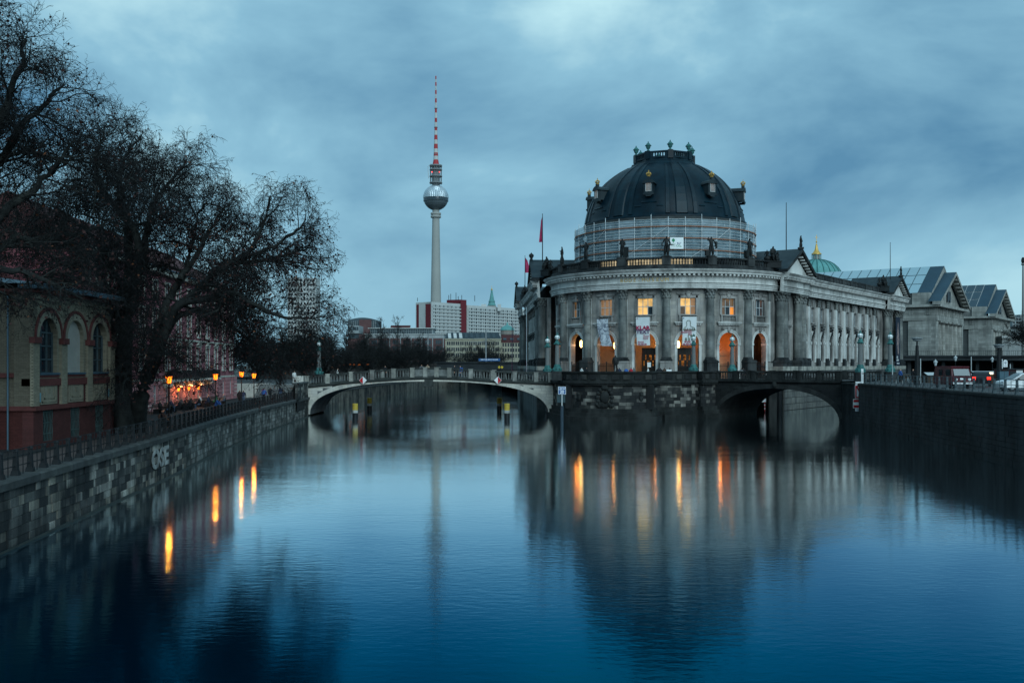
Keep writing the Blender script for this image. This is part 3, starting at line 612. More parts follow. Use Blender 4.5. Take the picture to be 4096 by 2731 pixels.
def capital_mesh(r, h, sq=None):
    b = MB(); b.lathe([(r, 0), (r * 1.08, 0.05 * h), (r, 0.08 * h), (r * 0.98, 0.5 * h), (r * 1.2, 0.8 * h), (r * 1.35, 0.86 * h)], 16); leafy(b, r, 0, h); b.cbox((0, 0, h * 0.93), (r * 2.9, r * 2.9, h * 0.14)); b.ball((0, -r * 1.25, h * 0.72), r * 0.32, 7, 5); return b.mesh('capital', m_stone_c, True)
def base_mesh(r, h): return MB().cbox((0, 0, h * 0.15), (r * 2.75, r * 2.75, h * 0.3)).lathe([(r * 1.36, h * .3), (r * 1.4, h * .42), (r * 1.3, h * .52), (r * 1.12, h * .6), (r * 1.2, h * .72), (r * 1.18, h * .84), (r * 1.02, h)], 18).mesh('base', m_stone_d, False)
CR = 0.66; ZC0, ZC1, ZE = 8.35, 17.3, 18.78     # column foot, capital foot, entablature underside
me_cap = capital_mesh(CR * 0.9, ZE - ZC1); me_base = base_mesh(CR, 0.66)
ND = 7; dh = (ZC1 - ZC0) / ND
me_drum = [MB().lathe([(CR * (1 - 0.13 * (k / ND) ** 2), 0.012), (CR * (1 - 0.13 * ((k + 1) / ND) ** 2), dh - 0.012)], 24).mesh('drum', m_stone_c, True) for k in range(ND)]
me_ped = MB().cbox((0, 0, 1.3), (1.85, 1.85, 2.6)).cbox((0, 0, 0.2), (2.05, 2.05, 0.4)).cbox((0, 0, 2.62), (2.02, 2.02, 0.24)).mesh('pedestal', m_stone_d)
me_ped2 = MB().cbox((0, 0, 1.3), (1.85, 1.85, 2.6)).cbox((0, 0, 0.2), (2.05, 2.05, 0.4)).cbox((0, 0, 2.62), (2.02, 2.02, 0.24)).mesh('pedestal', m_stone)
def column(x, y, rz, ped=me_ped):
    c = put('column', None, MUS, (x, y, ZP), rz)
    put('pedestal', ped, c, (x, y, ZP), rz); put('base', me_base, c, (x, y, ZC0 - 0.66), rz)
    for k in range(ND): put('drum', me_drum[k], c, (x, y, ZC0 + k * dh), rz + k)
    put('capital', me_cap, c, (x, y, ZC1), rz)
# ---- rounded front: seven bays between six columns
RWALL = 18.75; BW = 2 * RWALL * math.tan(R(10)); HW = ZE - ZP
me_bay = wallbay(BW, HW, [(1.65, 0.0, 7.15, True), (1.17, 9.85, 12.35, False)]).mesh('wall_bay', m_stone)
me_ash = MB().box(-0.72, 0.72, -0.03, 0.02, 0.012, 0.553).mesh('ashlar', mat('ashlar', STONE, 0.85, var=0.25, scale=0.6, bump=0.15, streak=0.7, dark=(0.08, 0.08, 0.075), rnd=0.12, fine=0.1, dirt=0.42))
def arch_ring(r0, r1, zs, y0, y1, n=12):
    b = MB(); p = [(r0 * math.cos(math.pi * i / n), zs + r0 * math.sin(math.pi * i / n)) for i in range(n + 1)]; q = [(r1 * math.cos(math.pi * i / n), zs + r1 * math.sin(math.pi * i / n)) for i in range(n + 1)]
    for i in range(n): b.slab([p[i], q[i], q[i + 1], p[i + 1]], y0, y1)
    return b
b = arch_ring(1.65, 2.08, 5.5, -0.10, 0.1); b2 = arch_ring(2.0, 2.14, 5.5, -0.17, -0.1); b.add(b2.v, b2.f)
for s in (-1, 1):
    x0, x1 = sorted((s * 1.62, s * 2.16)); b.box(x0, x1, -0.16, 0.85, 5.2, 5.5); b.box(*sorted((s * 1.652, s * 2.05)), -0.07, 0.1, 0, 5.2)
me_archi = b.mesh('arch_surround', m_stone_l)
b = MB(); b.box(-2.15, 2.15, -0.55, 0.05, 8.55, 8.72); b.box(-2.02, 2.02, -0.42, 0.05, 8.40, 8.55); b.box(-1.95, 1.95, -0.2, 0.05, 8.2, 8.4)
for i in range(13): x = -1.8 + 0.3 * i; b.box(x - 0.07, x + 0.07, -0.34, -0.2, 8.22, 8.39)
me_ledge = b.mesh('ledge', m_stone_l)
b = MB(); b.box(-1.5, 1.5, -0.32, 0.05, 9.66, 9.84); b.box(-1.45, 1.45, -0.3, 0.05, 8.73, 8.9)
for s in (-1, 1): b.box(*sorted((s * 1.12, s * 1.42)), -0.28, 0.05, 8.9, 9.66)
for i in range(7): b.lathe([(r * 0.9, 8.9 + q * 0.76) for r, q in baluster_prof(1.0)], 7, (-0.84 + 0.28 * i, -0.15, 0))
b.box(-1.1, 1.1, -0.02, 0.03, 8.9, 9.66); me_wbal = b.mesh('window_balustrade', m_stone)
b = MB()
for s in (-1, 1):
    b.slab([(s * 1.18, 9.85), (s * 1.62, 9.85), (s * 1.62, 12.0), (s * 1.45, 12.35), (s * 1.45, 12.75), (s * 1.18, 12.75)][::s], -0.10, 0.02); b.box(*sorted((s * 0.55, s * 1.75)), -0.24, 0.02, 12.98, 13.16); b.box(*sorted((s * 0.55, s * 1.65)), -0.16, 0.02, 12.86, 12.98)
b.box(-1.45, 1.45, -0.10, 0.02, 12.36, 12.75); me_wsur = b.mesh('window_surround', m_stone)
b = MB(); b.ball((0, -0.12, 12.75), 0.36, 10, 6, (1, 0.55, 1.5)); b.ball((0, -0.12, 13.25), 0.30, 9, 6, (1.2, 0.7, 0.8)); b.ball((-0.34, -0.1, 13.1), 0.17, 7, 5); b.ball((0.34, -0.1, 13.1), 0.17, 7, 5); b.ball((-0.3, -0.1, 12.4), 0.15, 7, 5); b.ball((0.3, -0.1, 12.4), 0.15, 7, 5); me_cart = b.mesh('cartouche', m_stone, True)
b = MB(); b.box(-1.3, 1.3, -0.06, 0.02, 7.45, 8.1); b.ball((0, -0.14, 7.55), 0.3, 9, 6, (1, 0.7, 1.25)); b.ball((0, -0.16, 7.85), 0.3, 8, 5, (1.2, 0.6, 0.6))
for i in range(9):
    for s in (-1, 1): b.ball((s * (0.3 + 0.1 * i), -0.1, 7.85 - 0.28 * math.sin(i / 8 * math.pi)), 0.10, 5, 4)
me_mask = b.mesh('mask_relief', m_stone, True)
me_pil = MB().box(-0.62, 0.62, -0.18, 0.1, 2.7, HW).mesh('back_pilaster', m_stone_l)
panes = {1: ['dim'], 2: ['amber', 'dark', 'dim', 'brown', 'dark', 'dark'], 3: ['amber', 'amber', 'amber', 'amber', 'amber', 'amber'], 4: ['bright', 'bright', 'dark', 'bright', 'bright', 'bright'],
         5: ['brown', 'bright', 'amber', 'bright', 'bright', 'amber'], 6: ['brown', 'dark', 'orange', 'brown', 'brown', 'brown'], 7: ['dim', 'dark', 'dim', 'dim', 'dark', 'dim']}
for k in range(1, 8):
    th = AX + (k - 4) * 20; x, y, _ = cpos(th, RWALL); rz = R(th); M0 = Matrix.Translation((x, y, ZP)) @ Matrix.Rotation(rz, 4, 'Z')
    for nm, me in (('wall_bay', me_bay), ('arch_surround', me_archi), ('ledge', me_ledge), ('window_balustrade', me_wbal), ('window_surround', me_wsur), ('cartouche', me_cart), ('mask_relief', me_mask)): put(nm, me, MUS, M=M0)
    glazing(MUS, M0 @ Matrix.Translation((0, 0, 9.85)), 2.34, 2.5, 3, 2, [m_lit[q] for q in panes[k]], 0.35)
    for r_ in range(3, 23):
        for s in (-1, 1):
            if 0 < k and not (k == 1 and s < 0): put('ashlar', me_ash, MUS, M=M0 @ Matrix.Translation((s * 2.58, 0, 0.565 * r_)))
for j in range(6):
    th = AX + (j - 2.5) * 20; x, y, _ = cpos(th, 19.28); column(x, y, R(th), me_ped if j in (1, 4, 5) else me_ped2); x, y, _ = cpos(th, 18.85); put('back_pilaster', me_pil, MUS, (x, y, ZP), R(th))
for th in (AX - 68.6, AX + 68.4):
    x, y, _ = cpos(th, 18.9); put('back_pilaster', me_pil, MUS, (x, y, ZP), R(th)); put('pilaster_capital', MB().box(-0.72, 0.72, -0.3, 0.2, 0, ZE - ZC1).mesh('pilaster_capital', m_stone_c), MUS, (x, y, ZC1), R(th))
A0, A1 = R(AX - 72 - 90), R(AX + 71 - 90)
def ring(name, prof, m, n=84, a0=A0, a1=A1, **k): return MB().lathe(prof, n, (CX, CY, 0), a0, a1).obj(name, m, MUS, **k)
ring('architrave', [(18.6, ZE), (19.88, ZE), (19.88, 19.02), (19.95, 19.03), (19.95, 19.27), (20.02, 19.28), (20.02, 19.48), (20.2, 19.58), (20.2, 19.66), (19.9, 19.7)], m_stone_l)
ring('frieze', [(19.9, 19.7), (19.9, 20.46)], m_stone_l)
ring('cornice', [(19.9, 20.46), (20.0, 20.5), (20.1, 20.62), (20.1, 20.92), (20.85, 20.95), (20.87, 21.2), (21.0, 21.25), (21.2, 21.52), (21.22, 21.6), (20.0, 21.72)], m_stone_l)
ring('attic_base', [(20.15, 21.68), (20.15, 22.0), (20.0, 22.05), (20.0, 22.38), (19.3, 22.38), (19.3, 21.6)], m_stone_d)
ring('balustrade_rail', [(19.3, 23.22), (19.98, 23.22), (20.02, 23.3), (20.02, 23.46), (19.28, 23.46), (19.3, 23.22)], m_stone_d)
b = MB()
for i in range(71):
    th = AX - 70.5 + 2.0 * i; x, y, _ = cpos(th, 20.4); b.cbox((x, y, 20.78), (0.32, 0.66, 0.27), R(th))
b.obj('cornice_brackets', m_stone_l, MUS, kind='stuff')
b = MB()
for i in range(108):
    th = AX - 69.5 + 1.29 * i
    if min(abs(th - (AX + (j - 2.5) * 20)) for j in range(6)) < 2.2: continue
    x, y, _ = cpos(th, 19.65); b.lathe([(r * 1.5, 22.38 + q * 0.84) for r, q in baluster_prof(1.0)], 7, (x, y, 0))
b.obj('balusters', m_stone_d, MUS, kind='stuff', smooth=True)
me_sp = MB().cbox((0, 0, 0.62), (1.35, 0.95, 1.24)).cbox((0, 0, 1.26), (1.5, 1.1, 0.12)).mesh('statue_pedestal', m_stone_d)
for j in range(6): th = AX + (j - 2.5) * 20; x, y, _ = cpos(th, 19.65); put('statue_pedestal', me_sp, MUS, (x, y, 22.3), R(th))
for i, ch in enumerate('BODE-MUSEUM'):
    th = AX + (i - 5) * 2.02 + 0.1; p = cpos(th, 19.93, 20.06); text(ch, 0.78, m_gold, MUS, face_M(p, (math.sin(R(th)), -math.cos(R(th)))), 'gilded_letter', 0.03)
# roof terrace, lit clerestory behind the balustrade
MB().lathe([(0.5, 21.7), (20.2, 21.7)], 48, (CX, CY, 0)).obj('roof_terrace', m_stone_d, MUS)
# vestibule behind the arches
m_warm = mat('vestibule_plaster', (0.50, 0.33, 0.20), 0.8, var=0.15, scale=0.7)
MB().lathe([(13.6, ZP + 0.02), (13.6, 12.6), (14.6, 13.3), (18.3, 13.3)], 40, (CX, CY, 0), A0, A1).obj('vestibule_wall', m_warm, MUS)
MB().lathe([(13.0, ZP + 0.012), (18.8, ZP + 0.012)], 40, (CX, CY, 0), A0, A1).obj('vestibule_floor', m_granite, MUS)
me_door = MB().box(-1.1, 1.1, -0.22, 0, 0, 3.6).box(-1.35, 1.35, -0.3, 0, 3.6, 3.85).slab([(-1.5, 3.85), (1.5, 3.85), (0, 4.7)], -0.34, 0).box(-0.75, 0.75, -0.24, -0.2, 0, 3.2).mesh('inner_doorway', m_warm)
for k in (1, 2, 3, 4, 5, 6, 7):
    th = AX + (k - 4) * 20 + 9; x, y, _ = cpos(th, 13.9); put('inner_doorway', me_door, MUS, (x, y, ZP + 0.02), R(th))
LAMP = glow('arcade_lamp_glass', (1.0, 0.58, 0.17), 13.0)
ORANGE = (1.0, 0.27, 0.04)
for i, (th, r, z, e) in enumerate(((AX - 42.5, 17.4, 10.6, 190), (AX - 17.0, 17.6, 10.2, 190), (AX + 5.0, 17.0, 10.4, 150), (AX + 7.5, 16.4, 10.45, 90), (AX + 16.0, 17.2, 10.3, 150), (AX + 41.0, 15.6, 10.6, 210), (AX + 60.0, 15.8, 10.6, 180), (AX - 60, 16, 10.6, 110))):
    x, y, _ = cpos(th, r, z); b = MB(); b.lathe([(0.02, -0.62), (0.18, -0.42), (0.24, 0), (0.18, 0.4), (0.03, 0.55)], 10)
    if i < 5:
        lt = put('hanging_lantern', b.mesh('hanging_lantern', LAMP, True), MUS, (x, y, z)); MB().tube([(x, y, z + 0.5), (x, y, 13.2)], 0.03, 5).obj('chain', m_iron, lt)
    point_light('vestibule_light', (x, y, z - 0.1), ORANGE, e * 0.85, 0.35, MUS)
for th, r in ((AX + 5.2, 18.1), (AX + 14.6, 18.2)):
    x, y, _ = cpos(th, r, 16.7); MB().lathe([(0.02, -0.7), (0.16, -0.5), (0.19, 0), (0.15, 0.5), (0.03, 0.65)], 10).obj('window_lamp', glow('window_lamp', (1.0, 0.72, 0.32), 9.0), MUS, (x, y, 16.6), smooth=True)
me_gate = MB()
for i in range(9): x = -0.72 + 0.18 * i; me_gate.box(x - 0.03, x + 0.03, -0.03, 0.03, 0, 3.1)
for z in (0.0, 0.9, 1.9, 2.9, 4.6): me_gate.box(-0.8, 0.8, -0.05, 0.05, z, z + 0.16)
for i in range(5): x = -0.64 + 0.32 * i; me_gate.box(x - 0.05, x + 0.05, -0.04, 0.04, 3.0, 4.7)
me_gate.box(-0.8, 0.8, 0.05, 0.09, 0, 4.7); me_gate = me_gate.mesh('entrance_door', mat('door_black', (0.02, 0.015, 0.012), 0.5, var=0.3, scale=3))
me_dpn = MB().box(-0.09, 0.09, -0.06, -0.05, 0, 0.8).mesh('door_pane', glow('door_pane', (1.0, 0.36, 0.07), 0.35, 0.9, 3.0))
for k, dx in ((4, 0.1), (4, 0.95), (5, -0.95), (5, -0.1)):
    th = AX + (k - 4) * 20; x, y, _ = cpos(th, RWALL - 0.95); dr = put('entrance_door', me_gate, MUS, (x + dx * math.cos(R(th)) * 0.95, y + dx * math.sin(R(th)), ZP + 0.02), R(th))
    for q in range(4): put('door_pane', me_dpn, dr, M=WM[dr.name] @ Matrix.Translation((-0.45 + 0.3 * q, 0, 2.0 + 0.9 * (q % 2))))
b = MB()
for i in range(20): x = -1.55 + 3.1 * i / 19; b.box(x - 0.02, x + 0.02, -0.02, 0.02, 0, 2.2 + 0.25 * math.sin(i / 19 * math.pi)); 
b.box(-1.6, 1.6, -0.03, 0.03, 0.25, 0.31); b.box(-1.6, 1.6, -0.03, 0.03, 1.9, 1.96)
for x in (-1.6, 1.6, 0): b.tube([(x, 0, 0), (x, 0, 2.5)], 0.06, 6); b.ball((x, 0, 2.55), 0.11, 6, 5)
me_ig = b.mesh('iron_gate', m_iron)
for k in (1, 2, 3, 5, 6, 7): th = AX + (k - 4) * 20; x, y, _ = cpos(th, RWALL - 0.1); put('iron_gate', me_ig, MUS, (x, y, ZP + 0.02), R(th))
MB().box(-0.28, 0.28, -0.03, 0.03, 0, 0.75).obj('notice', m_white, MUS, (cpos(AX + 1.6, RWALL - 0.7)[0], cpos(AX + 1.6, RWALL - 0.7)[1], 6.8), R(AX))
# ---- wings
me_wbay = wallbay(4.95, ZE - ZP + 6, [(0.95, 8.85, 13.55, True), (0.85, 15.55, 18.1, False)], 0.7).mesh('wall_bay', m_stone)     # local z = 0 at Z = -1
b = arch_ring(0.95, 1.3, 12.6, -0.16, 0.05, 10)
b3 = arch_ring(1.3, 1.5, 12.6, -0.24, 0.05, 10); b.add(b3.v, b3.f)
for s in (-1, 1): b.box(*sorted((s * 0.9, s * 1.6)), -0.26, 0.05, 11.75, 12.2); b.box(*sorted((s * 0.952, s * 1.45)), -0.16, 0.05, 8.6, 11.75); b.box(*sorted((s * 0.952, s * 1.3)), -0.1, 0.05, 12.2, 12.6)
me_warch = b.mesh('arch_surround', m_stone_l)
b = MB(); b.ball((0, -0.25, 13.9), 0.30, 8, 6, (0.9, 0.8, 1.9)); b.ball((0, -0.34, 14.5), 0.24, 8, 6); b.ball((-0.3, -0.2, 14.35), 0.2, 7, 5, (1, 1, 1.6)); b.ball((0.3, -0.2, 14.35), 0.2, 7, 5, (1, 1, 1.6)); b.box(-0.6, 0.6, -0.5, 0, 14.85, 15.0); me_herm = b.mesh('keystone_figure', m_stone_d, True)
b = MB(); b.box(-1.15, 1.15, -0.25, 0.05, 15.3, 15.5); b.slab([(-0.35, 18.2), (0.35, 18.2), (0.6, 19.5), (-0.6, 19.5)], -0.25, 0.02)
for s in (-1, 1): b.box(*sorted((s * 0.86, s * 1.1)), -0.08, 0.02, 15.5, 18.3)
b.box(-1.1, 1.1, -0.08, 0.02, 18.1, 18.35); me_wsur2 = b.mesh('window_surround', m_stone)
b = MB(); b.box(-0.5, 0.5, -0.30, 0.05, 9.3, 18.3); me_wpil = b.mesh('pilaster', m_stone_l)
me_wpb = MB().box(-0.62, 0.62, -0.46, 0.05, 7.8, 8.95).box(-0.57, 0.57, -0.40, 0.05, 8.95, 9.3).mesh('pilaster_base', m_stone_d)
b = MB(); b.box(-0.48, 0.48, -0.3, 0.05, 18.3, 19.78); b.box(-0.68, 0.68, -0.52, 0.05, 19.62, 19.78)
for row in range(3):
    for i in range(4): b.ball((-0.45 + 0.3 * i, -0.34, 18.5 + 0.38 * row), 0.17, 6, 4, (1, 0.8, 1.4))
for s in (-1, 1): b.ball((s * 0.55, -0.36, 19.4), 0.2, 7, 5)
me_wpc = b.mesh('pilaster_capital', m_stone_c, True)
me_attic = MB().box(-2.47, 2.47, -0.2, 0.2, 22.7, 24.05).box(-2.47, 2.47, -0.3, 0.3, 23.95, 24.15).box(-0.55, 0.55, -0.32, 0.2, 22.7, 23.95).box(-2.0, -0.9, -0.26, 0.2, 23.0, 23.7).box(0.9, 2.0, -0.26, 0.2, 23.0, 23.7).mesh('attic_parapet', m_stone_d)
m_plinth = mat('wing_plinth', (0.36, 0.35, 0.31), 0.9, var=0.3, scale=0.9, streak=0.9, dark=(0.06, 0.065, 0.065), dirt=0.5)
m_blk = unit_block('plinth_block', mat('canal_ashlar', (0.12, 0.125, 0.12), 0.85, var=0.25, scale=0.8, streak=0.6, dark=(0.04, 0.045, 0.05), rnd=0.25))
ENT = [(0.0, 0.0), (0.45, 0.0), (0.45, 0.25), (0.52, 0.26), (0.52, 0.5), (0.6, 0.52), (0.6, 0.72), (0.78, 0.82), (0.78, 0.9), (0.48, 0.94), (0.48, 1.7), (0.62, 1.84), (0.62, 2.14), (1.35, 2.17), (1.38, 2.42), (1.7, 2.76), (1.7, 2.84), (0.2, 2.94)]
def entablature(P, s0, s1, ends=True):
    """straight entablature along a frame P(s, out, z)"""
    prof = ENT; b = MB(); n = len(prof)
    b.add([P(s0, o, ZE + z) for o, z in prof] + [P(s1, o, ZE + z) for o, z in prof], [(i, n + i, n + i + 1, i + 1) for i in range(n - 1)] + ([tuple(range(n)), tuple(range(2 * n - 1, n - 1, -1))] if ends else []))
    return b
def wing(P0, D, N_, mir, nb, lit):
    """P0 corner, D along the wall away from the front, N_ outward; mir: local x runs against D"""
    ang = math.atan2(D.y, D.x) if not mir else math.atan2(-D.y, -D.x)
    def P(s, o, z): q = P0 + D * s + N_ * o; return (q.x, q.y, z)
    def MM(s, o, z): return Matrix.Translation(P(s, o, z)) @ Matrix.Rotation(ang, 4, 'Z')
    def fix(b): 
        if mir: b.f = [f[::-1] for f in b.f]
        return b
    def pavilion(s0):
        w = 12.2; 
        for sc_ in (0.85, 2.75, 9.2, 11.3):
            x, y, _ = P(s0 + sc_, -0.35, 0); column(x, y, ang)
        body = wallbay(w, ZE - ZP + 6, [(0.8, 6.9, 13.2, False), (0.8, 15.55, 18.2, False)], 0.7).mesh('pavilion_wall', m_stone); put('pavilion_wall', body, MUS, M=MM(s0 + 6, -1.15, -1.0))
        glazing(MUS, MM(s0 + 6, -1.15, 5.9), 1.6, 6.3, 2, 4, [m_dark_glass], 0.3); glazing(MUS, MM(s0 + 6, -1.15, 14.55), 1.6, 2.65, 2, 2, [m_dark_glass], 0.3)
        b = MB(); b.box(-1.7, 1.7, -0.5, 0.05, 13.45, 13.7); b.box(-1.5, 1.5, -0.3, 0.05, 13.2, 13.45); b.ball((0, -0.15, 12.75), 0.5, 8, 6, (1, 0.5, 1.2))
        for s in (-1, 1): b.box(*sorted((s * 0.82, s * 1.2)), -0.12, 0.05, 5.9, 12.3); b.box(*sorted((s * 0.82, s * 1.2)), -0.1, 0.05, 14.5, 17.6)
        put('window_trim', b.mesh('window_trim', m_stone), MUS, M=MM(s0 + 6, -1.15, 0))
        fix(entablature(P, s0 - 0.1, s0 + w + 0.1)).obj('entablature', m_stone_l, MUS)
        br = MB()
        for i in range(17): x, y, _ = P(s0 + 0.35 + i * 0.72, 0.98, 0); br.cbox((x, y, 20.78), (0.3, 0.66, 0.27), ang)
        br.obj('cornice_brackets', m_stone_l, MUS, kind='stuff')
        # gable with raking cornice and lead roof running inwards
        zb, ap = ZE + 2.94, 25.4; g = MB()
        g.add([P(s0 + 0.2, 0.35, zb), P(s0 + w - 0.2, 0.35, zb), P(s0 + w / 2, 0.35, ap - 0.5), P(s0 + 0.2, -0.6, zb), P(s0 + w - 0.2, -0.6, zb), P(s0 + w / 2, -0.6, ap - 0.5)], [(0, 1, 2), (3, 5, 4)]); fix(g).obj('tympanum', m_stone_l, MUS)
        for e in (-0.9, w + 0.9):
            rk = MB(); rk.add([P(s0 + e, 1.55, zb - 0.05), P(s0 + w / 2, 1.55, ap), P(s0 + w / 2, 1.55, ap + 0.55), P(s0 + e, 1.55, zb + 0.45), P(s0 + e, 0.2, zb - 0.05), P(s0 + w / 2, 0.2, ap), P(s0 + w / 2, 0.2, ap + 0.55), P(s0 + e, 0.2, zb + 0.45)],
                [(0, 1, 2, 3), (7, 6, 5, 4), (0, 4, 5, 1), (3, 2, 6, 7), (0, 3, 7, 4)]); rk.obj('raking_cornice', m_stone_d, MUS)
            rf = MB(); rf.add([P(s0 + e, 1.5, zb + 0.46), P(s0 + w / 2, 1.5, ap + 0.56), P(s0 + w / 2, -9, ap + 0.56), P(s0 + e, -9, zb + 0.46)], [(0, 1, 2, 3)]); rf.obj('roof_slope', m_lead, MUS)
            bk = MB()
            for i in range(8): f = (i + .6) / 9; x, y, z = P(s0 + e + (w / 2 - e) * f, 0.8, zb - 0.15 + (ap - zb) * f); bk.cbox((x, y, z), (0.42, 0.8, 0.24), ang)
            bk.obj('raking_brackets', m_stone_l, MUS, kind='stuff')
    pavilion(0.0); s1 = 12.3; pw = 4.95; s2 = s1 + nb * pw
    for i in range(nb):
        s = s1 + pw * (i + .5)
        for nm, me in (('wall_bay', me_wbay), ('arch_surround', me_warch), ('keystone_figure', me_herm), ('window_surround', me_wsur2)): put(nm, me, MUS, M=MM(s, -1.5, -1.0))
        put('attic_parapet', me_attic, MUS, M=MM(s, -1.0, -1.0))
        if lit:
            glazing(MUS, MM(s, -1.5, 14.55), 1.7, 2.55, 3, 2, [m_dark_glass, m_lit['dim'], m_dark_glass], 0.3); glazing(MUS, MM(s, -1.5, 7.85), 1.9, 4.7, 2, 3, [m_dark_glass], 0.4)
        for nm, me in (('pilaster', me_wpil), ('pilaster_base', me_wpb), ('pilaster_capital', me_wpc)): put(nm, me, MUS, M=MM(s1 + pw * i + (0.5 if i == 0 else 0), -1.5, -1.0))
    fix(entablature(lambda s, o, z: P(s, o - 0.85, z), s1 - 0.1, s2)).obj('entablature', m_stone_l, MUS)
    br = MB()
    for i in range(int((s2 - s1) / 0.72)): x, y, _ = P(s1 + 0.4 + i * 0.72, 0.13, 0); br.cbox((x, y, 20.78), (0.3, 0.66, 0.27), ang)
    br.obj('cornice_brackets', m_stone_l, MUS, kind='stuff')
    pavilion(s2)
    e = s2 + 12.2
    b = MB(); b.m = None
    for s0_, s1_, o in ((-0.4, 12.6, -0.1), (12.4, s2 + 0.1, -0.85), (s2 - 0.3, e + 0.3, -0.1)):     # plinth band above the bank
        q = [P(s0_, o + 0.75, 0)[:2], P(s1_, o + 0.75, 0)[:2], P(s1_, o - 1.5, 0)[:2], P(s0_, o - 1.5, 0)[:2]]
        if mir: q = q[::-1]
        MB().prism(q if not mir else q, 6.25, 6.92).obj('plinth_band', m_plinth, MUS); MB().prism(q, -1, 6.25).obj('basement', mat('basement_stone', (0.09, 0.095, 0.095), 0.9, var=0.4, scale=0.5, streak=0.8, dark=(0.02, 0.024, 0.026)), MUS)
    # body behind the walls
    q = [P(0.5, -1.8, 0)[:2], P(e, -1.8, 0)[:2], P(e, -15, 0)[:2], P(8, -15, 0)[:2]]
    MB().prism(q if not mir else q[::-1], 4, 21.7).obj('wing_body', m_stone_d, MUS)
    q = [P(e - 0.7, -1.0, 0)[:2], P(e, -1.0, 0)[:2], P(e, -15, 0)[:2], P(e - 0.7, -15, 0)[:2]]; MB().prism(q if not mir else q[::-1], -1, 21.7).obj('end_wall', m_stone, MUS)
    return P, MM, ang, s2
m_lead = mat('lead_roof', (0.006, 0.015, 0.021), 0.5, 0.0, spec=0.25, var=0.3, scale=0.8, streak=0.4, dark=(0.04, 0.055, 0.06))
RP, RM, RANG, RS2 = wing(RW0, RWD, RWN, False, 10, True)
LP, LM, LANG, LS2 = wing(LW0, LWD, LWN, True, 10, False)
# canal-side ashlar of the right wing's foot, seen through the dark bridge
masonry(MUS, [tuple(RW0 + RWN * 0.75 + RWD * 60), tuple(RW0 + RWN * 0.75 - RWD * 1)][::-1], 0.0, 4.9, 0.9, 1.7, [m_blk], m_core, 120, off=0.35, seed=40, name='ashlar_block', gap=0.07)
# ---- drum and dome
DX, DY = 25.6, 167.5
def dome_at(th, r, z): a = R(th); return (DX + r * math.sin(a), DY - r * math.cos(a), z)
m_dome = mat('dome_slate', (0.0, 0.009, 0.017), 0.45, 0.0, spec=0.16, var=0.3, scale=0.6, bump=0.25, streak=0.7, dark=(0.002, 0.018, 0.029), fine=0.2, dirt=0.4, brick=(0.75, -0.66, 0.55, 0.34, (0.6, 0.6, 0.6)))
m_domer = mat('dome_rib_lead', (0.001, 0.009, 0.016), 0.42, 0.0, spec=0.2, var=0.3, scale=0.7, streak=0.7, dark=(0.003, 0.022, 0.034))
PROF = [(13.5, 30.2), (13.55, 30.45), (13.25, 30.6), (13.15, 31.2), (12.85, 32.5), (12.36, 33.8), (11.8, 35.0), (11.07, 36.1), (10.15, 37.2), (9.1, 38.1), (7.9, 39.0), (7.0, 39.55), (6.2, 39.95)]
MB().lathe([(13.0, 21.7), (13.0, 29.4), (13.35, 29.6), (13.5, 30.2)], 64, (DX, DY, 0)).obj('drum_wall', mat('drum_stone', (0.06, 0.07, 0.072), 0.85, var=0.3, scale=0.5, streak=0.6, dark=(0.04, 0.045, 0.05)), MUS, smooth=False)
MB().lathe(PROF, 96, (DX, DY, 0)).obj('dome_shell', m_dome, MUS, smooth=True)
def pr(z): return float(np.interp(z, [p[1] for p in PROF], [p[0] for p in PROF]))
zs = np.linspace(30.7, 39.9, 16)
for k in range(8):
    for off, wd_, ra in ((-9.5, 1.7, 0.14), (9.5, 1.7, 0.14), (0, 4.4, 0.20)):
        th0 = AX + 22.5 + 45 * k + off; b = MB()
        for i, z in enumerate(zs):
            r = pr(z); b.v += [dome_at(th0 - wd_, r - 0.05, z), dome_at(th0 - wd_ * .8, r + ra, z + 0.03), dome_at(th0 + wd_ * .8, r + ra, z + 0.03), dome_at(th0 + wd_, r - 0.05, z)]
        b.f = [(i * 4 + q, i * 4 + q + 1, i * 4 + q + 5, i * 4 + q + 4) for i in range(len(zs) - 1) for q in range(3)]; b.obj('dome_rib', m_domer, MUS)
    # stepped frame at the foot of each panel
    c0 = AX + 45 * k
    for t0, t1, z in ((-10, -5.5, 31.9), (-5.5, 5.5, 32.5), (5.5, 10, 31.9)):
        b = MB()
        for i in range(4):
            a, c = c0 + t0 + (t1 - t0) * i / 4, c0 + t0 + (t1 - t0) * (i + 1) / 4; r = pr(z)
            b.add([dome_at(a, r - 0.05, z), dome_at(c, r - 0.05, z), dome_at(c, r + 0.12, z + 0.03), dome_at(a, r + 0.12, z + 0.03), dome_at(a, r - 0.02, z + 0.2), dome_at(c, r - 0.02, z + 0.2)], [(0, 1, 2, 3), (3, 2, 5, 4)])
        b.obj('panel_moulding', m_domer, MUS)
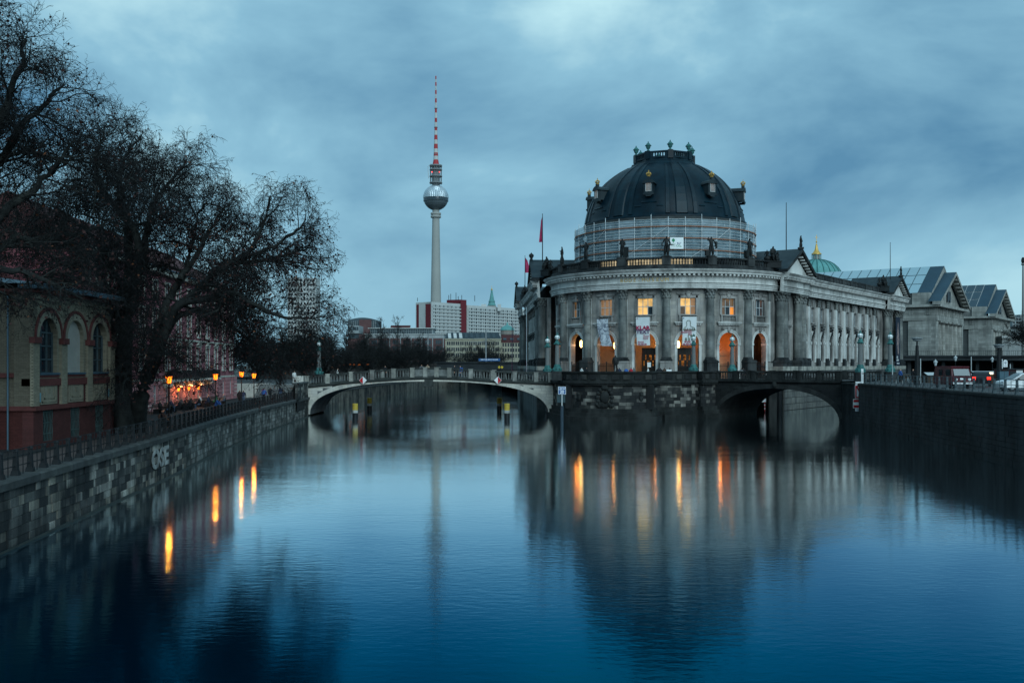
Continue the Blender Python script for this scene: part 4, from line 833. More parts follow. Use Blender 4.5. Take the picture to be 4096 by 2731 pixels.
# dormers with gilded crowns
b = MB(); b.box(-0.75, 0.75, -0.2, 3.2, 0, 1.75)
roof = [(-1.0, 1.55), (-0.8, 1.9), (-0.4, 2.15), (0, 2.25), (0.4, 2.15), (0.8, 1.9), (1.0, 1.55), (0.8, 1.6), (0, 1.95), (-0.8, 1.6)]
b.slab([(1.0, 1.55), (0.8, 1.9), (0.4, 2.15), (0, 2.25), (-0.4, 2.15), (-0.8, 1.9), (-1.0, 1.55)][::1], -0.4, 3.4); b.box(-0.85, 0.85, -0.35, 0.1, -0.25, 0.0); b.slab([(-0.6, -0.25), (-0.3, -0.5), (0.3, -0.5), (0.6, -0.25)], -0.3, 0.6); b.cbox((0, 0.0, 2.35), (0.4, 0.5, 0.5)); me_dorm = b.mesh('dormer', m_lead)
b = MB(); b.lathe([(0.22, 0), (0.27, 0.05), (0.26, 0.16), (0.30, 0.2), (0.34, 0.3)], 12)
for i in range(8): a = i * math.pi / 4; b.tube([(0.32 * math.cos(a), 0.32 * math.sin(a), 0.28), (0.38 * math.cos(a), 0.38 * math.sin(a), 0.48), (0.24 * math.cos(a), 0.24 * math.sin(a), 0.66), (0.03 * math.cos(a), 0.03 * math.sin(a), 0.62)], 0.05, 5)
b.ball((0, 0, 0.72), 0.10, 7, 5); b.box(-0.03, 0.03, -0.03, 0.03, 0.78, 1.08); b.box(-0.1, 0.1, -0.03, 0.03, 0.9, 0.96); me_crown = b.mesh('crown', m_gold, True)
m_dpane = glass('dormer_pane', (0.05, 0.06, 0.07), 0.2, ((1.0, 0.75, 0.55), 0.12, 0.25))
me_dp = MB().add([(-0.2, 0, 0), (0, 0, 0), (0, 0, 0.3), (-0.2, 0, 0.3)], [(0, 1, 2, 3)]).mesh('pane', m_dpane)
me_ds = MB().box(-0.46, -0.4, -0.28, -0.2, 0.3, 1.6).box(0.4, 0.46, -0.28, -0.2, 0.3, 1.6).box(-0.46, 0.46, -0.28, -0.2, 0.26, 0.32).box(-0.46, 0.46, -0.28, -0.2, 1.55, 1.62).box(-0.02, 0.02, -0.25, -0.2, 0.3, 1.6).box(-0.24, -0.2, -0.24, -0.2, 0.3, 1.6).box(0.2, 0.24, -0.24, -0.2, 0.3, 1.6).mesh('sash', m_sash)
for k in range(8):
    th = AX + 45 * k; x, y, z = dome_at(th, 13.0, 33.9); d = put('dormer', me_dorm, MUS, (x, y, z), R(th)); put('crown', me_crown, d, (x, y, z + 2.55), R(th)); put('sash', me_ds, d, (x, y, z), R(th))
    if abs(((th + 180) % 360) - 180) < 100:
        for i in range(4):
            for j in range(4): put('pane', me_dp, d, M=Matrix.Translation((x, y, z)) @ Matrix.Rotation(R(th), 4, 'Z') @ Matrix.Translation((-0.2 + 0.2 * i, -0.21, 0.32 + 0.31 * j)))
# crowning ring and urns
MB().lathe([(6.3, 39.7), (6.05, 40.15), (5.75, 40.2), (5.5, 40.5), (5.5, 40.65), (5.15, 40.75), (5.05, 41.0), (4.95, 41.05)], 8, (DX, DY, 0), R(AX - 90 + 22.5), R(AX - 90 + 22.5) + 2 * math.pi).obj('lantern_base', m_domer, MUS)
b = MB(); RB = MB()
for k in range(8):
    a0, a1 = AX + 22.5 + 45 * k, AX + 67.5 + 45 * k; p, q = Vector(dome_at(a0, 4.85, 0)), Vector(dome_at(a1, 4.85, 0)); d = q - p; ang = math.atan2(d.y, d.x)
    c = (p + q) / 2; RB.cbox((c.x, c.y, 41.2), (d.length, 0.4, 0.35), ang); RB.cbox((c.x, c.y, 42.1), (d.length + 0.1, 0.5, 0.28), ang)
    for i in range(6): f = 0.22 + 0.56 * i / 5; t = p.lerp(q, f); RB.cbox((t.x, t.y, 41.68), (0.17, 0.32, 0.62), ang)
    for f in (0.08, 0.92): t = p.lerp(q, f); RB.cbox((t.x, t.y, 41.68), (d.length * 0.20, 0.42, 0.7), ang)
RB.obj('lantern_balustrade', m_domer, MUS)
MB().lathe([(0.05, 41.05), (4.9, 41.05)], 16, (DX, DY, 0)).obj('lantern_floor', m_lead, MUS)
me_urn = MB().lathe([(0.26, 0), (0.28, 0.12), (0.14, 0.2), (0.16, 0.3), (0.34, 0.5), (0.40, 0.75), (0.36, 0.82), (0.55, 0.9), (0.57, 0.96), (0.42, 1.1), (0.28, 1.3), (0.12, 1.4), (0.08, 1.5), (0.13, 1.56), (0.03, 1.7)], 12).mesh('urn', m_patina, True)
for k in range(8): x, y, z = dome_at(AX + 22.5 + 45 * k, 4.75, 42.24); MB().cbox((0, 0, 0), (0.85, 0.85, 1.35)).obj('urn_pier', m_domer, MUS, (x, y, 41.62), R(AX + 22.5 + 45 * k)); put('urn', me_urn, MUS, (x, y, 42.3), 0, (0.95, 0.95, 0.95))
# lit attic windows just above the terrace
m_cl = glow('clerestory_light', (1.0, 0.82, 0.50), 0.6, 0.8, 0.8)
me_cl = MB().add([(-0.62, 0, 0), (0.62, 0, 0), (0.62, 0, 1.2), (-0.62, 0, 1.2)], [(0, 1, 2, 3)]).mesh('clerestory_pane', m_cl)
for i in range(15):
    th = AX - 24 + 3.4 * i; x, y, z = dome_at(th, 16.3, 22.25); put('clerestory_pane', me_cl, MUS, (x, y, z), R(th))
MB().lathe([(16.2, 21.7), (16.2, 23.5), (13.0, 23.9)], 48, (DX, DY, 0)).obj('drum_skirt', m_stone_d, MUS)
# ---- scaffold round the drum
SC = thing('scaffolding', 'tubular scaffold with pale netting wrapped round the dome drum', 'scaffold', (DX, DY, 21.7))
m_tube = mat('scaffold_tube', (0.60, 0.64, 0.66), 0.5, 0.2, var=0.2, scale=3)
m_board = mat('scaffold_board', (0.30, 0.13, 0.075), 0.8, var=0.25, scale=1.5)
NS = 36
for i in range(NS):
    th = AX + 3 + i * 360 / NS
    top_ = 29.9 + 0.4 * ((i * 7) % 3 == 0)
    b = MB(); b.tube([dome_at(th, 15.0, 21.7), dome_at(th, 15.0, top_)], 0.05, 6); b.obj('standard', m_tube, SC)
    b = MB(); b.tube([dome_at(th, 13.9, 21.7), dome_at(th, 13.9, 29.2)], 0.04, 5); b.obj('inner_standard', m_tube, SC)
def hoop(r, z, rad, m, nm, n=NS): 
    b = MB(); b.tube([dome_at(AX + 3 + i * 360 / n, r, z) for i in range(n + 1)], rad, 5, False); b.obj(nm, m, SC)
for z in (23.35, 23.8, 24.25, 25.15, 25.6, 26.05, 26.95, 27.4, 27.85, 28.75, 29.15, 29.5): hoop(15.03, z, 0.028, m_tube, 'ledger')
for z in (23.0, 24.75, 26.55, 28.35):
    MB().lathe([(15.12, z), (15.12, z + 0.13), (15.08, z + 0.13), (13.7, z + 0.1), (13.7, z), (15.12, z)], NS, (DX, DY, 0), R(AX + 3 - 90), R(AX + 3 - 90) + 2 * math.pi).obj('walkway', m_board, SC)
for i in (2, 6, 13, 17, 21, 26, 30, 34):
    th = AX + 3 + i * 10; MB().tube([dome_at(th, 15.08, 23.1), dome_at(th + 9.5, 15.08, 24.7), dome_at(th + 20, 15.08, 26.5), dome_at(th + 29.5, 15.08, 28.3)], 0.035, 5).obj('brace', m_tube, SC)
m_net = mat('scaffold_net', (0.30, 0.42, 0.48), 0.9, var=0.3, scale=0.8, alpha=0.50, streak=0.6, dark=(0.07, 0.15, 0.20)); m_net2 = mat('scaffold_net_dense', (0.34, 0.44, 0.50), 0.9, var=0.2, scale=0.8, alpha=0.62)
for i in range(NS):
    a, c = R(AX + 3 + i * 10 - 90), R(AX + 13 + i * 10 - 90); lift = 0.9 if i % 5 == 2 else 0.0
    MB().lathe([(14.93, 22.6 + lift), (14.9, 25.5), (14.93, 29.5)], 2, (DX, DY, 0), a, c).obj('net_sheet', m_net2 if i in (34, 3, 8, 29) else m_net, SC)
bn = put('scaffold_banner', None, None, dome_at(-1.5, 15.3, 24.8), R(-1.5), label='small white banner with green tree sign on the dome scaffolding', cat='banner')
o = Vector(dome_at(-1.5, 15.3, 25.75)); out = (math.sin(R(-1.5)), -math.cos(R(-1.5))); BMx = face_M(o, out)
b = MB(); b.m = BMx; b.box(-1.02, 1.02, -0.88, 0.88, -0.02, 0.0); b.obj('sheet', m_white, bn)
m_grn = mat('print_green', (0.02, 0.22, 0.10), 0.6, var=0.1); m_gry = mat('print_grey', (0.10, 0.12, 0.20), 0.6, var=0.1)
b = MB(); b.m = BMx
for cx_, cy_, r_ in ((-0.52, 0.52, 0.2), (-0.62, 0.42, 0.15), (-0.42, 0.42, 0.15), (-0.52, 0.34, 0.16)):
    n = 12; b.add([(cx_ + r_ * math.cos(2 * math.pi * i / n), cy_ + r_ * math.sin(2 * math.pi * i / n), 0.004 + 0.002 * r_ * 10) for i in range(n)], [tuple(range(n))])
b.box(-0.55, -0.49, 0.0, 0.3, 0.004, 0.008)
for i in range(4): b.box(-0.78 + 0.17 * i, -0.76 + 0.17 * i, -0.55, 0.0, 0.003, 0.006)
for i in range(4): b.box(-0.8, -0.22, -0.5 + 0.15 * i, -0.485 + 0.15 * i, 0.003, 0.006)
b.obj('tree_logo', m_grn, bn)
text('Ro²', 0.42, m_gry, bn, BMx @ Matrix.Translation((0.35, -0.05, 0.006)), 'lettering', 0.002, bold=0.01); text('CO₂', 0.42, m_grn, bn, BMx @ Matrix.Translation((0.3, -0.42, 0.006)), 'lettering', 0.002, bold=0.01)
# ================================================================== trees
def tubes_np(lines, sides):
    """lines: list of (points (n,3) array, radii (n,)) with equal n -> verts, quads"""
    out_v = []; out_f = []; off = 0; by = {}
    for p, r in lines: by.setdefault(len(p), []).append((p, r))
    for n, ls in by.items():
        P = np.stack([l[0] for l in ls]).astype(float); Rr = np.stack([l[1] for l in ls]).astype(float)
        D = np.empty_like(P); D[:, 1:-1] = P[:, 2:] - P[:, :-2]; D[:, 0] = P[:, 1] - P[:, 0]; D[:, -1] = P[:, -1] - P[:, -2]
        D /= np.linalg.norm(D, axis=2, keepdims=True) + 1e-9
        up = np.zeros_like(D); up[..., 2] = 1; flat = np.abs(D[..., 2]) > 0.95; up[flat] = (1, 0, 0)
        A = np.cross(D, up); A /= np.linalg.norm(A, axis=2, keepdims=True) + 1e-9; B = np.cross(A, D)
        ang = np.arange(sides) * 2 * np.pi / sides
        V = P[:, :, None, :] + Rr[:, :, None, None] * (np.cos(ang)[None, None, :, None] * A[:, :, None, :] + np.sin(ang)[None, None, :, None] * B[:, :, None, :])
        m = len(ls); out_v.append(V.reshape(-1, 3))
        idx = off + np.arange(m)[:, None, None] * n * sides + np.arange(n - 1)[None, :, None] * sides + np.arange(sides)[None, None, :]
        nx = off + np.arange(m)[:, None, None] * n * sides + np.arange(n - 1)[None, :, None] * sides + ((np.arange(sides) + 1) % sides)[None, None, :]
        out_f.append(np.stack([idx, nx, nx + sides, idx + sides], -1).reshape(-1, 4)); off += m * n * sides
    return np.concatenate(out_v), np.concatenate(out_f)
def np_mesh(name, V, Fq, m, smooth=True):
    me = bpy.data.meshes.new(name); me.vertices.add(len(V)); me.vertices.foreach_set('co', V.ravel().astype(np.float32))
    k = Fq.shape[1]; me.loops.add(Fq.size); me.loops.foreach_set('vertex_index', Fq.ravel().astype(np.int32)); me.polygons.add(len(Fq))
    me.polygons.foreach_set('loop_start', (np.arange(len(Fq)) * k).astype(np.int32)); me.polygons.foreach_set('loop_total', np.full(len(Fq), k, np.int32))
    if smooth: me.polygons.foreach_set('use_smooth', np.ones(len(Fq), bool))
    me.update(calc_edges=True); me.materials.append(m); return me
m_bark = mat('plane_bark', (0.016, 0.018, 0.018), 0.9, var=0.55, scale=2.2, bump=0.4, streak=0.5, dark=(0.06, 0.066, 0.06), dirt=0.10, spec=0.2)
m_twig = mat('twigs', (0.008, 0.009, 0.010), 0.9, var=0.3, scale=1.0)
m_leaf = mat('dead_leaves', (0.028, 0.011, 0.010), 0.8, var=0.5, scale=1.5)
m_leaf2 = mat('dead_leaves_orange', (0.14, 0.05, 0.022), 0.8, var=0.4, scale=1.5)
def spline(pts, n):
    P = np.array([list(p) for p in pts], float); t = np.linspace(0, len(P) - 1, n); out = []
    for x in t:
        i = min(int(x), len(P) - 2); f = x - i; p0 = P[max(i - 1, 0)]; p1 = P[i]; p2 = P[i + 1]; p3 = P[min(i + 2, len(P) - 1)]
        out.append(0.5 * (2 * p1 + (p2 - p0) * f + (2 * p0 - 5 * p1 + 4 * p2 - p3) * f * f + (3 * p1 - p0 - 3 * p2 + p3) * f ** 3))
    return np.array(out)
def make_tree(name, label, base, limbs, seed, lens=(3.4, 1.9, 1.0, 0.55), per=(7, 6, 5, 4), droop=-0.05, leaf=0, leaf_box=None, group=None, rscale=1.0, trunk_only=(), fork=0.55, cat='tree', twig_r=0.011, filler=0):
    """limbs: list of (3-D control points, r0, r1); side branches are grown from them level by level"""
    rg = np.random.default_rng(seed); t = thing(name, label, cat, base, group=group)
    big = []; lv = []
    for pts, r0, r1 in limbs:
        n = max(6, len(pts) * 4); P = spline(pts, n); P[1:] += rg.normal(0, 0.05, (n - 1, 3)) * (0.25 if r0 > 0.5 else 1.0); rr = np.linspace(r0, r1, n); big.append((P, rr)); lv.append((P, rr, 0.22))
    rf = random.Random(seed); src = [l for l in lv if l[1][0] < 0.5]
    for _ in range(filler):       # extra lesser limbs bending outwards and down
        P, rr, _s = rf.choice(src); i = rf.randrange(len(P) // 5, len(P) - 2); p = P[i]; a = rf.uniform(0, 2 * math.pi); l = rf.uniform(2.5, 5.5); up = rf.uniform(-0.35, 0.45); pts = [p, p + np.array([math.cos(a) * l * .35, math.sin(a) * l * .35, l * (0.1 + 0.3 * up)]), p + np.array([math.cos(a) * l * .75, math.sin(a) * l * .75, l * 0.5 * up]), p + np.array([math.cos(a) * l, math.sin(a) * l, l * (up - 0.35)])]
        Q = spline(pts, 10); Q[1:] += rg.normal(0, 0.06, (9, 3)); r0 = min(0.11, rr[i] * 0.6); q_ = (Q, np.linspace(r0, 0.02, 10)); big.append(q_); lv.append((Q, q_[1], 0.1))
    V, Fq = tubes_np(big, 9); put('trunk', np_mesh('trunk', V, Fq, m_bark), t)
    tips = []; mids = []; tw = []
    cur = lv
    for L_, (ln, np_) in enumerate(zip(lens, per)):
        nxt = []; npt = 6 if L_ < 2 else 4
        for P, rr, st in cur:
            tl = np.sum(np.linalg.norm(np.diff(P, axis=0), axis=1)); cnt = max(2, int(round(np_ * (tl / (lens[L_ - 1] if L_ else 6.0)))))
            cnt = min(cnt, np_ * 3)
            for k in range(cnt):
                f = st + (1 - st) * (k + rg.random()) / cnt; f = min(f, 0.995); x = f * (len(P) - 1); i = min(int(x), len(P) - 2); p = P[i] + (P[i + 1] - P[i]) * (x - i); d = P[i + 1] - P[i]; d /= np.linalg.norm(d) + 1e-9
                q = rg.normal(0, 1, 3); q -= q.dot(d) * d; q /= np.linalg.norm(q) + 1e-9
                a = rg.uniform(0.5, 1.15); nd = d * math.cos(a) + q * math.sin(a); nd[2] += 0.12 + droop * L_; nd /= np.linalg.norm(nd)
                ll = ln * rg.uniform(0.55, 1.3) * (1.3 - 0.75 * f); r0 = max(twig_r, min((rr[i] * fork), 0.5 * ll * 0.035 + 0.004)) * rscale
                step = ll / (npt - 1); Q = [p]
                cdir = nd.copy()
                for _ in range(npt - 1):
                    cdir = cdir + rg.normal(0, 0.22, 3) + np.array([0, 0, 0.05 + droop * L_ * 0.8]); cdir /= np.linalg.norm(cdir); Q.append(Q[-1] + cdir * step)
                Q = np.array(Q); nxt.append((Q, np.linspace(r0, max(twig_r * 0.6, r0 * 0.35), npt), 0.15))
        if L_ < 2: mids += [(a, b) for a, b, _ in nxt]
        else: tw += [(a, b) for a, b, _ in nxt]
        if L_ == len(lens) - 1: tips = nxt
        cur = nxt
    V, Fq = tubes_np(mids, 5); put('branches', np_mesh('branches', V, Fq, m_bark), t, kind='stuff')
    V, Fq = tubes_np(tw, 3); put('crown', np_mesh('crown', V, Fq, m_twig, False), t, kind='stuff')
    E_ = np.array([a[-1] for a, _, _ in tips])
    sel = E_[rg.random(len(E_)) < 0.10]       # seed balls
    if len(sel) and cat == 'tree' and leaf:
        o_ = np.array([(1, 0, 0), (-1, 0, 0), (0, 1, 0), (0, -1, 0), (0, 0, 1), (0, 0, -1)]) * 0.045; fc = np.array([(0, 2, 4), (2, 1, 4), (1, 3, 4), (3, 0, 4), (2, 0, 5), (1, 2, 5), (3, 1, 5), (0, 3, 5)])
        V = (sel[:, None, :] - np.array([0, 0, 0.08]) + o_[None]).reshape(-1, 3); Fq = (fc[None] + np.arange(len(sel))[:, None, None] * 6).reshape(-1, 3); put('seed_balls', np_mesh('seed_balls', V, Fq, m_twig), t, kind='stuff')
    if leaf:
        M_ = np.array([a[2] for a, _, _ in tips]); 
        if leaf_box is not None: w = leaf_box(M_); M_ = M_[rg.random(len(M_)) < w]
        k = rg.integers(0, len(M_), leaf); C = M_[k] + rg.normal(0, 0.12, (leaf, 3)); u = rg.normal(0, 1, (leaf, 3)); u /= np.linalg.norm(u, axis=1)[:, None]; v = rg.normal(0, 1, (leaf, 3)); v -= (v * u).sum(1)[:, None] * u; v /= np.linalg.norm(v, axis=1)[:, None]
        s = rg.uniform(0.05, 0.11, leaf)[:, None]; q = np.stack([C - u * s, C - v * s * 0.8 + u * s * 0.2, C + u * s, C + v * s * 0.8 + u * s * 0.2], 1).reshape(-1, 3); Fq = np.arange(leaf * 4).reshape(-1, 4)
        h = int(leaf * 0.93) * 4; put('leaves', np_mesh('leaves', q[:h], Fq[:h // 4], m_leaf, False), t, kind='stuff'); put('leaves', np_mesh('leaves', q[h:], Fq[:(len(q) - h) // 4], m_leaf2, False), t, kind='stuff')
    return t
def PL(pts, Y, dy=0.0): # pixel polyline at a depth that drifts by dy along its length
    return [W(x, y, Y + dy * i / max(1, len(pts) - 1)) for i, (x, y) in enumerate(pts)]
T1 = G(500, 1735, ZQ); T2 = G(548, 1728, ZQ); YT = T1.y
tr1 = [([T1 - Vector((0, 0, .3))] + PL([(492, 1560), (498, 1400), (505, 1280)], YT), 0.68, 0.42),
       (PL([(505, 1290), (545, 1120), (545, 944), (450, 816), (392, 727), (385, 630), (405, 560)], YT, -2), 0.34, 0.05),
       (PL([(503, 1300), (515, 1040), (510, 893), (484, 797), (478, 702), (510, 612), (550, 570)], YT, 1.5), 0.36, 0.05),
       (PL([(510, 1270), (575, 1050), (590, 925), (612, 815), (650, 760), (700, 700), (760, 650)], YT, 3), 0.30, 0.04),
       (PL([(500, 1330), (440, 1180), (380, 1080), (300, 1010), (200, 960)], YT, -3), 0.28, 0.05),
       (PL([(505, 1290), (470, 1120), (380, 960), (290, 880), (210, 820)], YT, 4), 0.24, 0.04),
       (PL([(500, 1350), (400, 1250), (300, 1200), (180, 1190)], YT, -4), 0.2, 0.04)]
T1t = make_tree('plane_tree', 'bare plane tree with upright trunk beside the yellow brick house', T1, tr1, 11, filler=8, droop=-0.10, leaf=2500, lens=(3.2, 1.9, 1.1, 0.6), per=(9, 8, 6, 5), twig_r=0.012, leaf_box=lambda P: np.clip(0.15 + (P[:, 2] < 16) * 0.6, 0, 1))
tr2 = [([T2 - Vector((0, 0, .3))] + PL([(560, 1600), (600, 1480), (640, 1380)], YT), 0.62, 0.42),
       (PL([(600, 1480), (625, 1330), (668, 1215), (706, 1143), (744, 1072), (765, 980), (790, 860), (830, 800)], YT, 2), 0.36, 0.05),
       (PL([(640, 1390), (690, 1245), (797, 1158), (859, 1091), (921, 1052), (1000, 1000), (1060, 880), (1080, 790)], YT, 0), 0.36, 0.05),
       (PL([(640, 1385), (711, 1225), (830, 1196), (892, 1191), (930, 1172), (1021, 1220), (1117, 1268), (1220, 1272), (1270, 1250)], YT, -3), 0.30, 0.04),
       (PL([(640, 1370), (720, 1260), (806, 1244), (880, 1268), (950, 1320), (1020, 1382), (1080, 1450)], YT, 2), 0.24, 0.04),
       (PL([(850, 1100), (960, 1040), (1090, 985), (1190, 920), (1225, 870)], YT, 1), 0.2, 0.03),
       (PL([(921, 1052), (1060, 1040), (1180, 1010), (1240, 990)], YT, 3), 0.18, 0.03),
       (PL([(720, 1120), (800, 1000), (850, 900), (910, 810)], YT, 3), 0.22, 0.03),
       (PL([(620, 1400), (700, 1420), (740, 1450), (790, 1480)], YT, -3), 0.14, 0.03)]
T2t = make_tree('plane_tree', 'bare leaning plane tree stretching its limbs over the river', T2, tr2, 12, filler=11, droop=-0.10, leaf=7000, lens=(3.2, 1.9, 1.1, 0.6), per=(9, 8, 6, 5), twig_r=0.012, leaf_box=lambda P: np.clip(0.1 + 0.9 * (np.abs(P[:, 0] + 17) < 6) * (P[:, 2] < 17), 0, 1))
Y3 = 46.0; B3 = Vector((-27.4, Y3, ZQ))
tr3 = [([B3 - Vector((0, 0, .3)), Vector((-27.2, Y3, 6)), Vector((-27.5, Y3, 10))], 0.62, 0.42),
       ([Vector((-27.5, Y3, 9.5))] + PL([(-120, 1000), (0, 860), (120, 770), (200, 690), (300, 560)], Y3, 2), 0.34, 0.05),
       ([Vector((-27.5, Y3, 10))] + PL([(-200, 850), (-60, 620), (20, 430), (70, 280), (110, 150)], Y3, -1), 0.36, 0.05),
       ([Vector((-27.5, Y3, 10))] + PL([(-150, 800), (10, 640), (90, 500), (200, 400), (260, 330)], Y3, 3), 0.30, 0.04),
       ([Vector((-27.4, Y3, 8.5))] + PL([(-120, 1120), (60, 1080), (200, 1130), (330, 1200)], Y3, 2), 0.26, 0.04),
       ([Vector((-27.4, Y3, 8.0))] + PL([(-150, 1180), (40, 960), (180, 960), (330, 930), (420, 900)], Y3, 6), 0.26, 0.04),
       ([Vector((-27.5, Y3, 10))] + PL([(-250, 700), (-180, 420), (-120, 220), (-20, 60)], Y3, 1), 0.32, 0.05)]
T3t = make_tree('plane_tree', 'tall plane tree at the left picture edge with dense twigs', B3, tr3, 13, filler=4, droop=-0.08, leaf=2500, lens=(2.8, 1.6, 0.95, 0.5), per=(10, 8, 6, 5), twig_r=0.009, leaf_box=lambda P: np.clip(0.2 + 0.5 * (P[:, 2] < 14), 0, 1))
# ---- yellow and red brick house
m_yb = mat('yellow_brick', (0.24, 0.215, 0.16), 0.9, var=0.14, scale=1.5, fine=0.1, brick=(0.1, 1, 0.26, 0.085, (0.55, 0.55, 0.55)), streak=0.3, dark=(0.08, 0.07, 0.06))
m_rb = mat('red_brick', (0.08, 0.026, 0.025), 0.9, var=0.2, scale=1.2, fine=0.15, brick=(0.1, 1, 0.26, 0.085, (0.6, 0.6, 0.6)), streak=0.35, dark=(0.03, 0.015, 0.014))
m_rt = mat('red_terracotta', (0.10, 0.032, 0.03), 0.85, var=0.2, scale=2); m_cream = mat('cream_panel', (0.24, 0.215, 0.165), 0.9, var=0.15, scale=2, streak=0.3, dark=(0.1, 0.09, 0.07))
m_blueroof = mat('blue_zinc', (0.07, 0.12, 0.16), 0.5, 0.3, var=0.2, scale=1.0)
BH = thing('brick_house', 'yellow brick house on red brick base with three arched bays at left', 'house', (-26, 58, ZQ))
FX = -25.9
def BM_(y, z=0, out=0.0): return Matrix.Translation((FX + out, y, z)) @ Matrix.Rotation(R(90), 4, 'Z')   # local x = +Y, local -y = +X (river side)
# projecting three-bay front: local z from the ground
zr = 3.85      # height of the red base
yc = (55.6, 59.05, 62.5)
PIERS = set()
for i, y in enumerate(yc):
    put('base_wall', wallbay(3.45, zr, [(0.62, 0.35, 2.35, False)], 0.6).mesh('base_wall', m_rb), BH, M=BM_(y, ZQ))
    top = wallbay(3.45, 4.30, [(1.10, 0.28, 3.35, True)], 0.6).mesh('front_wall', m_yb); put('front_wall', top, BH, M=BM_(y, ZQ + zr))
    put('arch_moulding', (lambda q: q)(arch_ring(1.52, 1.68, 2.25, -0.10, 0.02, 12)).mesh('arch_moulding', m_rt), BH, M=BM_(y, ZQ + zr)); put('arch_band', arch_ring(1.12, 1.50, 2.25, -0.05, 0.02, 12).mesh('arch_band', m_cream), BH, M=BM_(y, ZQ + zr))
    put('sill', MB().box(-1.2, 1.2, -0.14, 0.2, 0.18, 0.29).mesh('sill', m_blueroof), BH, M=BM_(y, ZQ + zr)); put('sill_band', MB().box(-1.2, 1.2, -0.08, 0.02, 0.04, 0.17).mesh('sill_band', m_rt), BH, M=BM_(y, ZQ + zr))
    pn = MB().box(-1.0, 1.0, -0.05, 0.02, -1.45, 0.0).mesh('parapet_panel', m_cream); put('parapet_panel', pn, BH, M=BM_(y, ZQ + zr))
    fr = MB()
    for a in (0.85, 0.6): fr.box(-a, a, -0.075, -0.04, -0.72 - a * 0.75, -0.64 - a * 0.75); fr.box(-a, a, -0.075, -0.04, -0.72 + a * 0.75, -0.66 + a * 0.75); fr.box(-a, -a + 0.09, -0.075, -0.04, -0.72 - a * 0.75, -0.66 + a * 0.75); fr.box(a - 0.09, a, -0.075, -0.04, -0.72 - a * 0.75, -0.66 + a * 0.75)
    fr.cbox((0, -0.06, -0.7), (0.3, 0.05, 0.3)); put('panel_tracery', fr.mesh('panel_tracery', m_yb), BH, M=BM_(y, ZQ + zr))
    for s in (-1, 1):
        PIERS.add(round(y + s * 1.725, 1))
    if i != 1: glazing(BH, BM_(y, ZQ + zr + 0.29, 0.0), 2.16, 3.0, 3, 4, [m_dark_glass], 0.32, bar=0.08, m_s=mat('sash_teal', (0.05, 0.075, 0.085), 0.6))
    else: put('blind_panel', MB().box(-1.1, 1.1, 0.2, 0.3, 0.28, 3.35).mesh('blind_panel', mat('blind_plaster', (0.33, 0.32, 0.29), 0.9, var=0.1)), BH, M=BM_(y, ZQ + zr))
    g = put('cellar_window', None, BH, M=BM_(y, ZQ + 0.35)); put('pane', MB().add([(-0.62, 0.3, 0), (0.62, 0.3, 0), (0.62, 0.3, 2.0), (-0.62, 0.3, 2.0)], [(0, 1, 2, 3)]).mesh('pane', m_dark_glass), g, M=BM_(y, ZQ + 0.35))
    bars = MB()
    for k in range(7): x = -0.54 + 0.18 * k; bars.tube([(x, 0.06, 0.0), (x, 0.02, 0.5), (x, 0.06, 1.0), (x, 0.02, 1.5), (x, 0.06, 2.0)], 0.025, 4)
    for z in (0.4, 1.0, 1.6): bars.box(-0.6, 0.6, 0.03, 0.07, z, z + 0.04)
    put('window_grille', bars.mesh('window_grille', mat('grille_green', (0.05, 0.08, 0.08), 0.6, 0.2)), g, M=BM_(y, ZQ + 0.35))
for y in sorted(PIERS):
    put('impost', MB().cbox((0, -0.10, 2.08), (0.78, 0.34, 0.34)).mesh('impost', m_rt), BH, M=BM_(y, ZQ + zr)); put('pier', MB().box(-0.36, 0.36, -0.16, 0.02, -1.5, 1.91).mesh('pier', m_yb), BH, M=BM_(y, ZQ + zr))
ya, yb = 53.87, 64.23
def hbar(nm, y0, y1, o0, o1, z0, z1, m): MB().box(FX - 0.6, FX + o1, y0, y1, z0, z1).obj(nm, m, BH)
hbar('base_course', ya - 0.1, yb + 0.1, 0, 0.12, ZQ + zr - 0.42, ZQ + zr - 0.02, m_rt) ; hbar('base_course', ya - 0.15, yb + 0.15, 0, 0.2, ZQ + zr - 1.75 - 0.0, ZQ + zr - 1.50, m_rt)
hbar('frieze', ya, yb, 0, 0.06, ZQ + zr + 4.30, ZQ + zr + 4.65, m_cream); hbar('cornice', ya - 0.2, yb + 0.2, 0, 0.35, ZQ + zr + 4.65, ZQ + zr + 4.85, m_rt); hbar('eaves', ya - 0.5, yb + 0.5, 0, 0.75, ZQ + zr + 4.85, ZQ + zr + 5.13, m_blueroof)
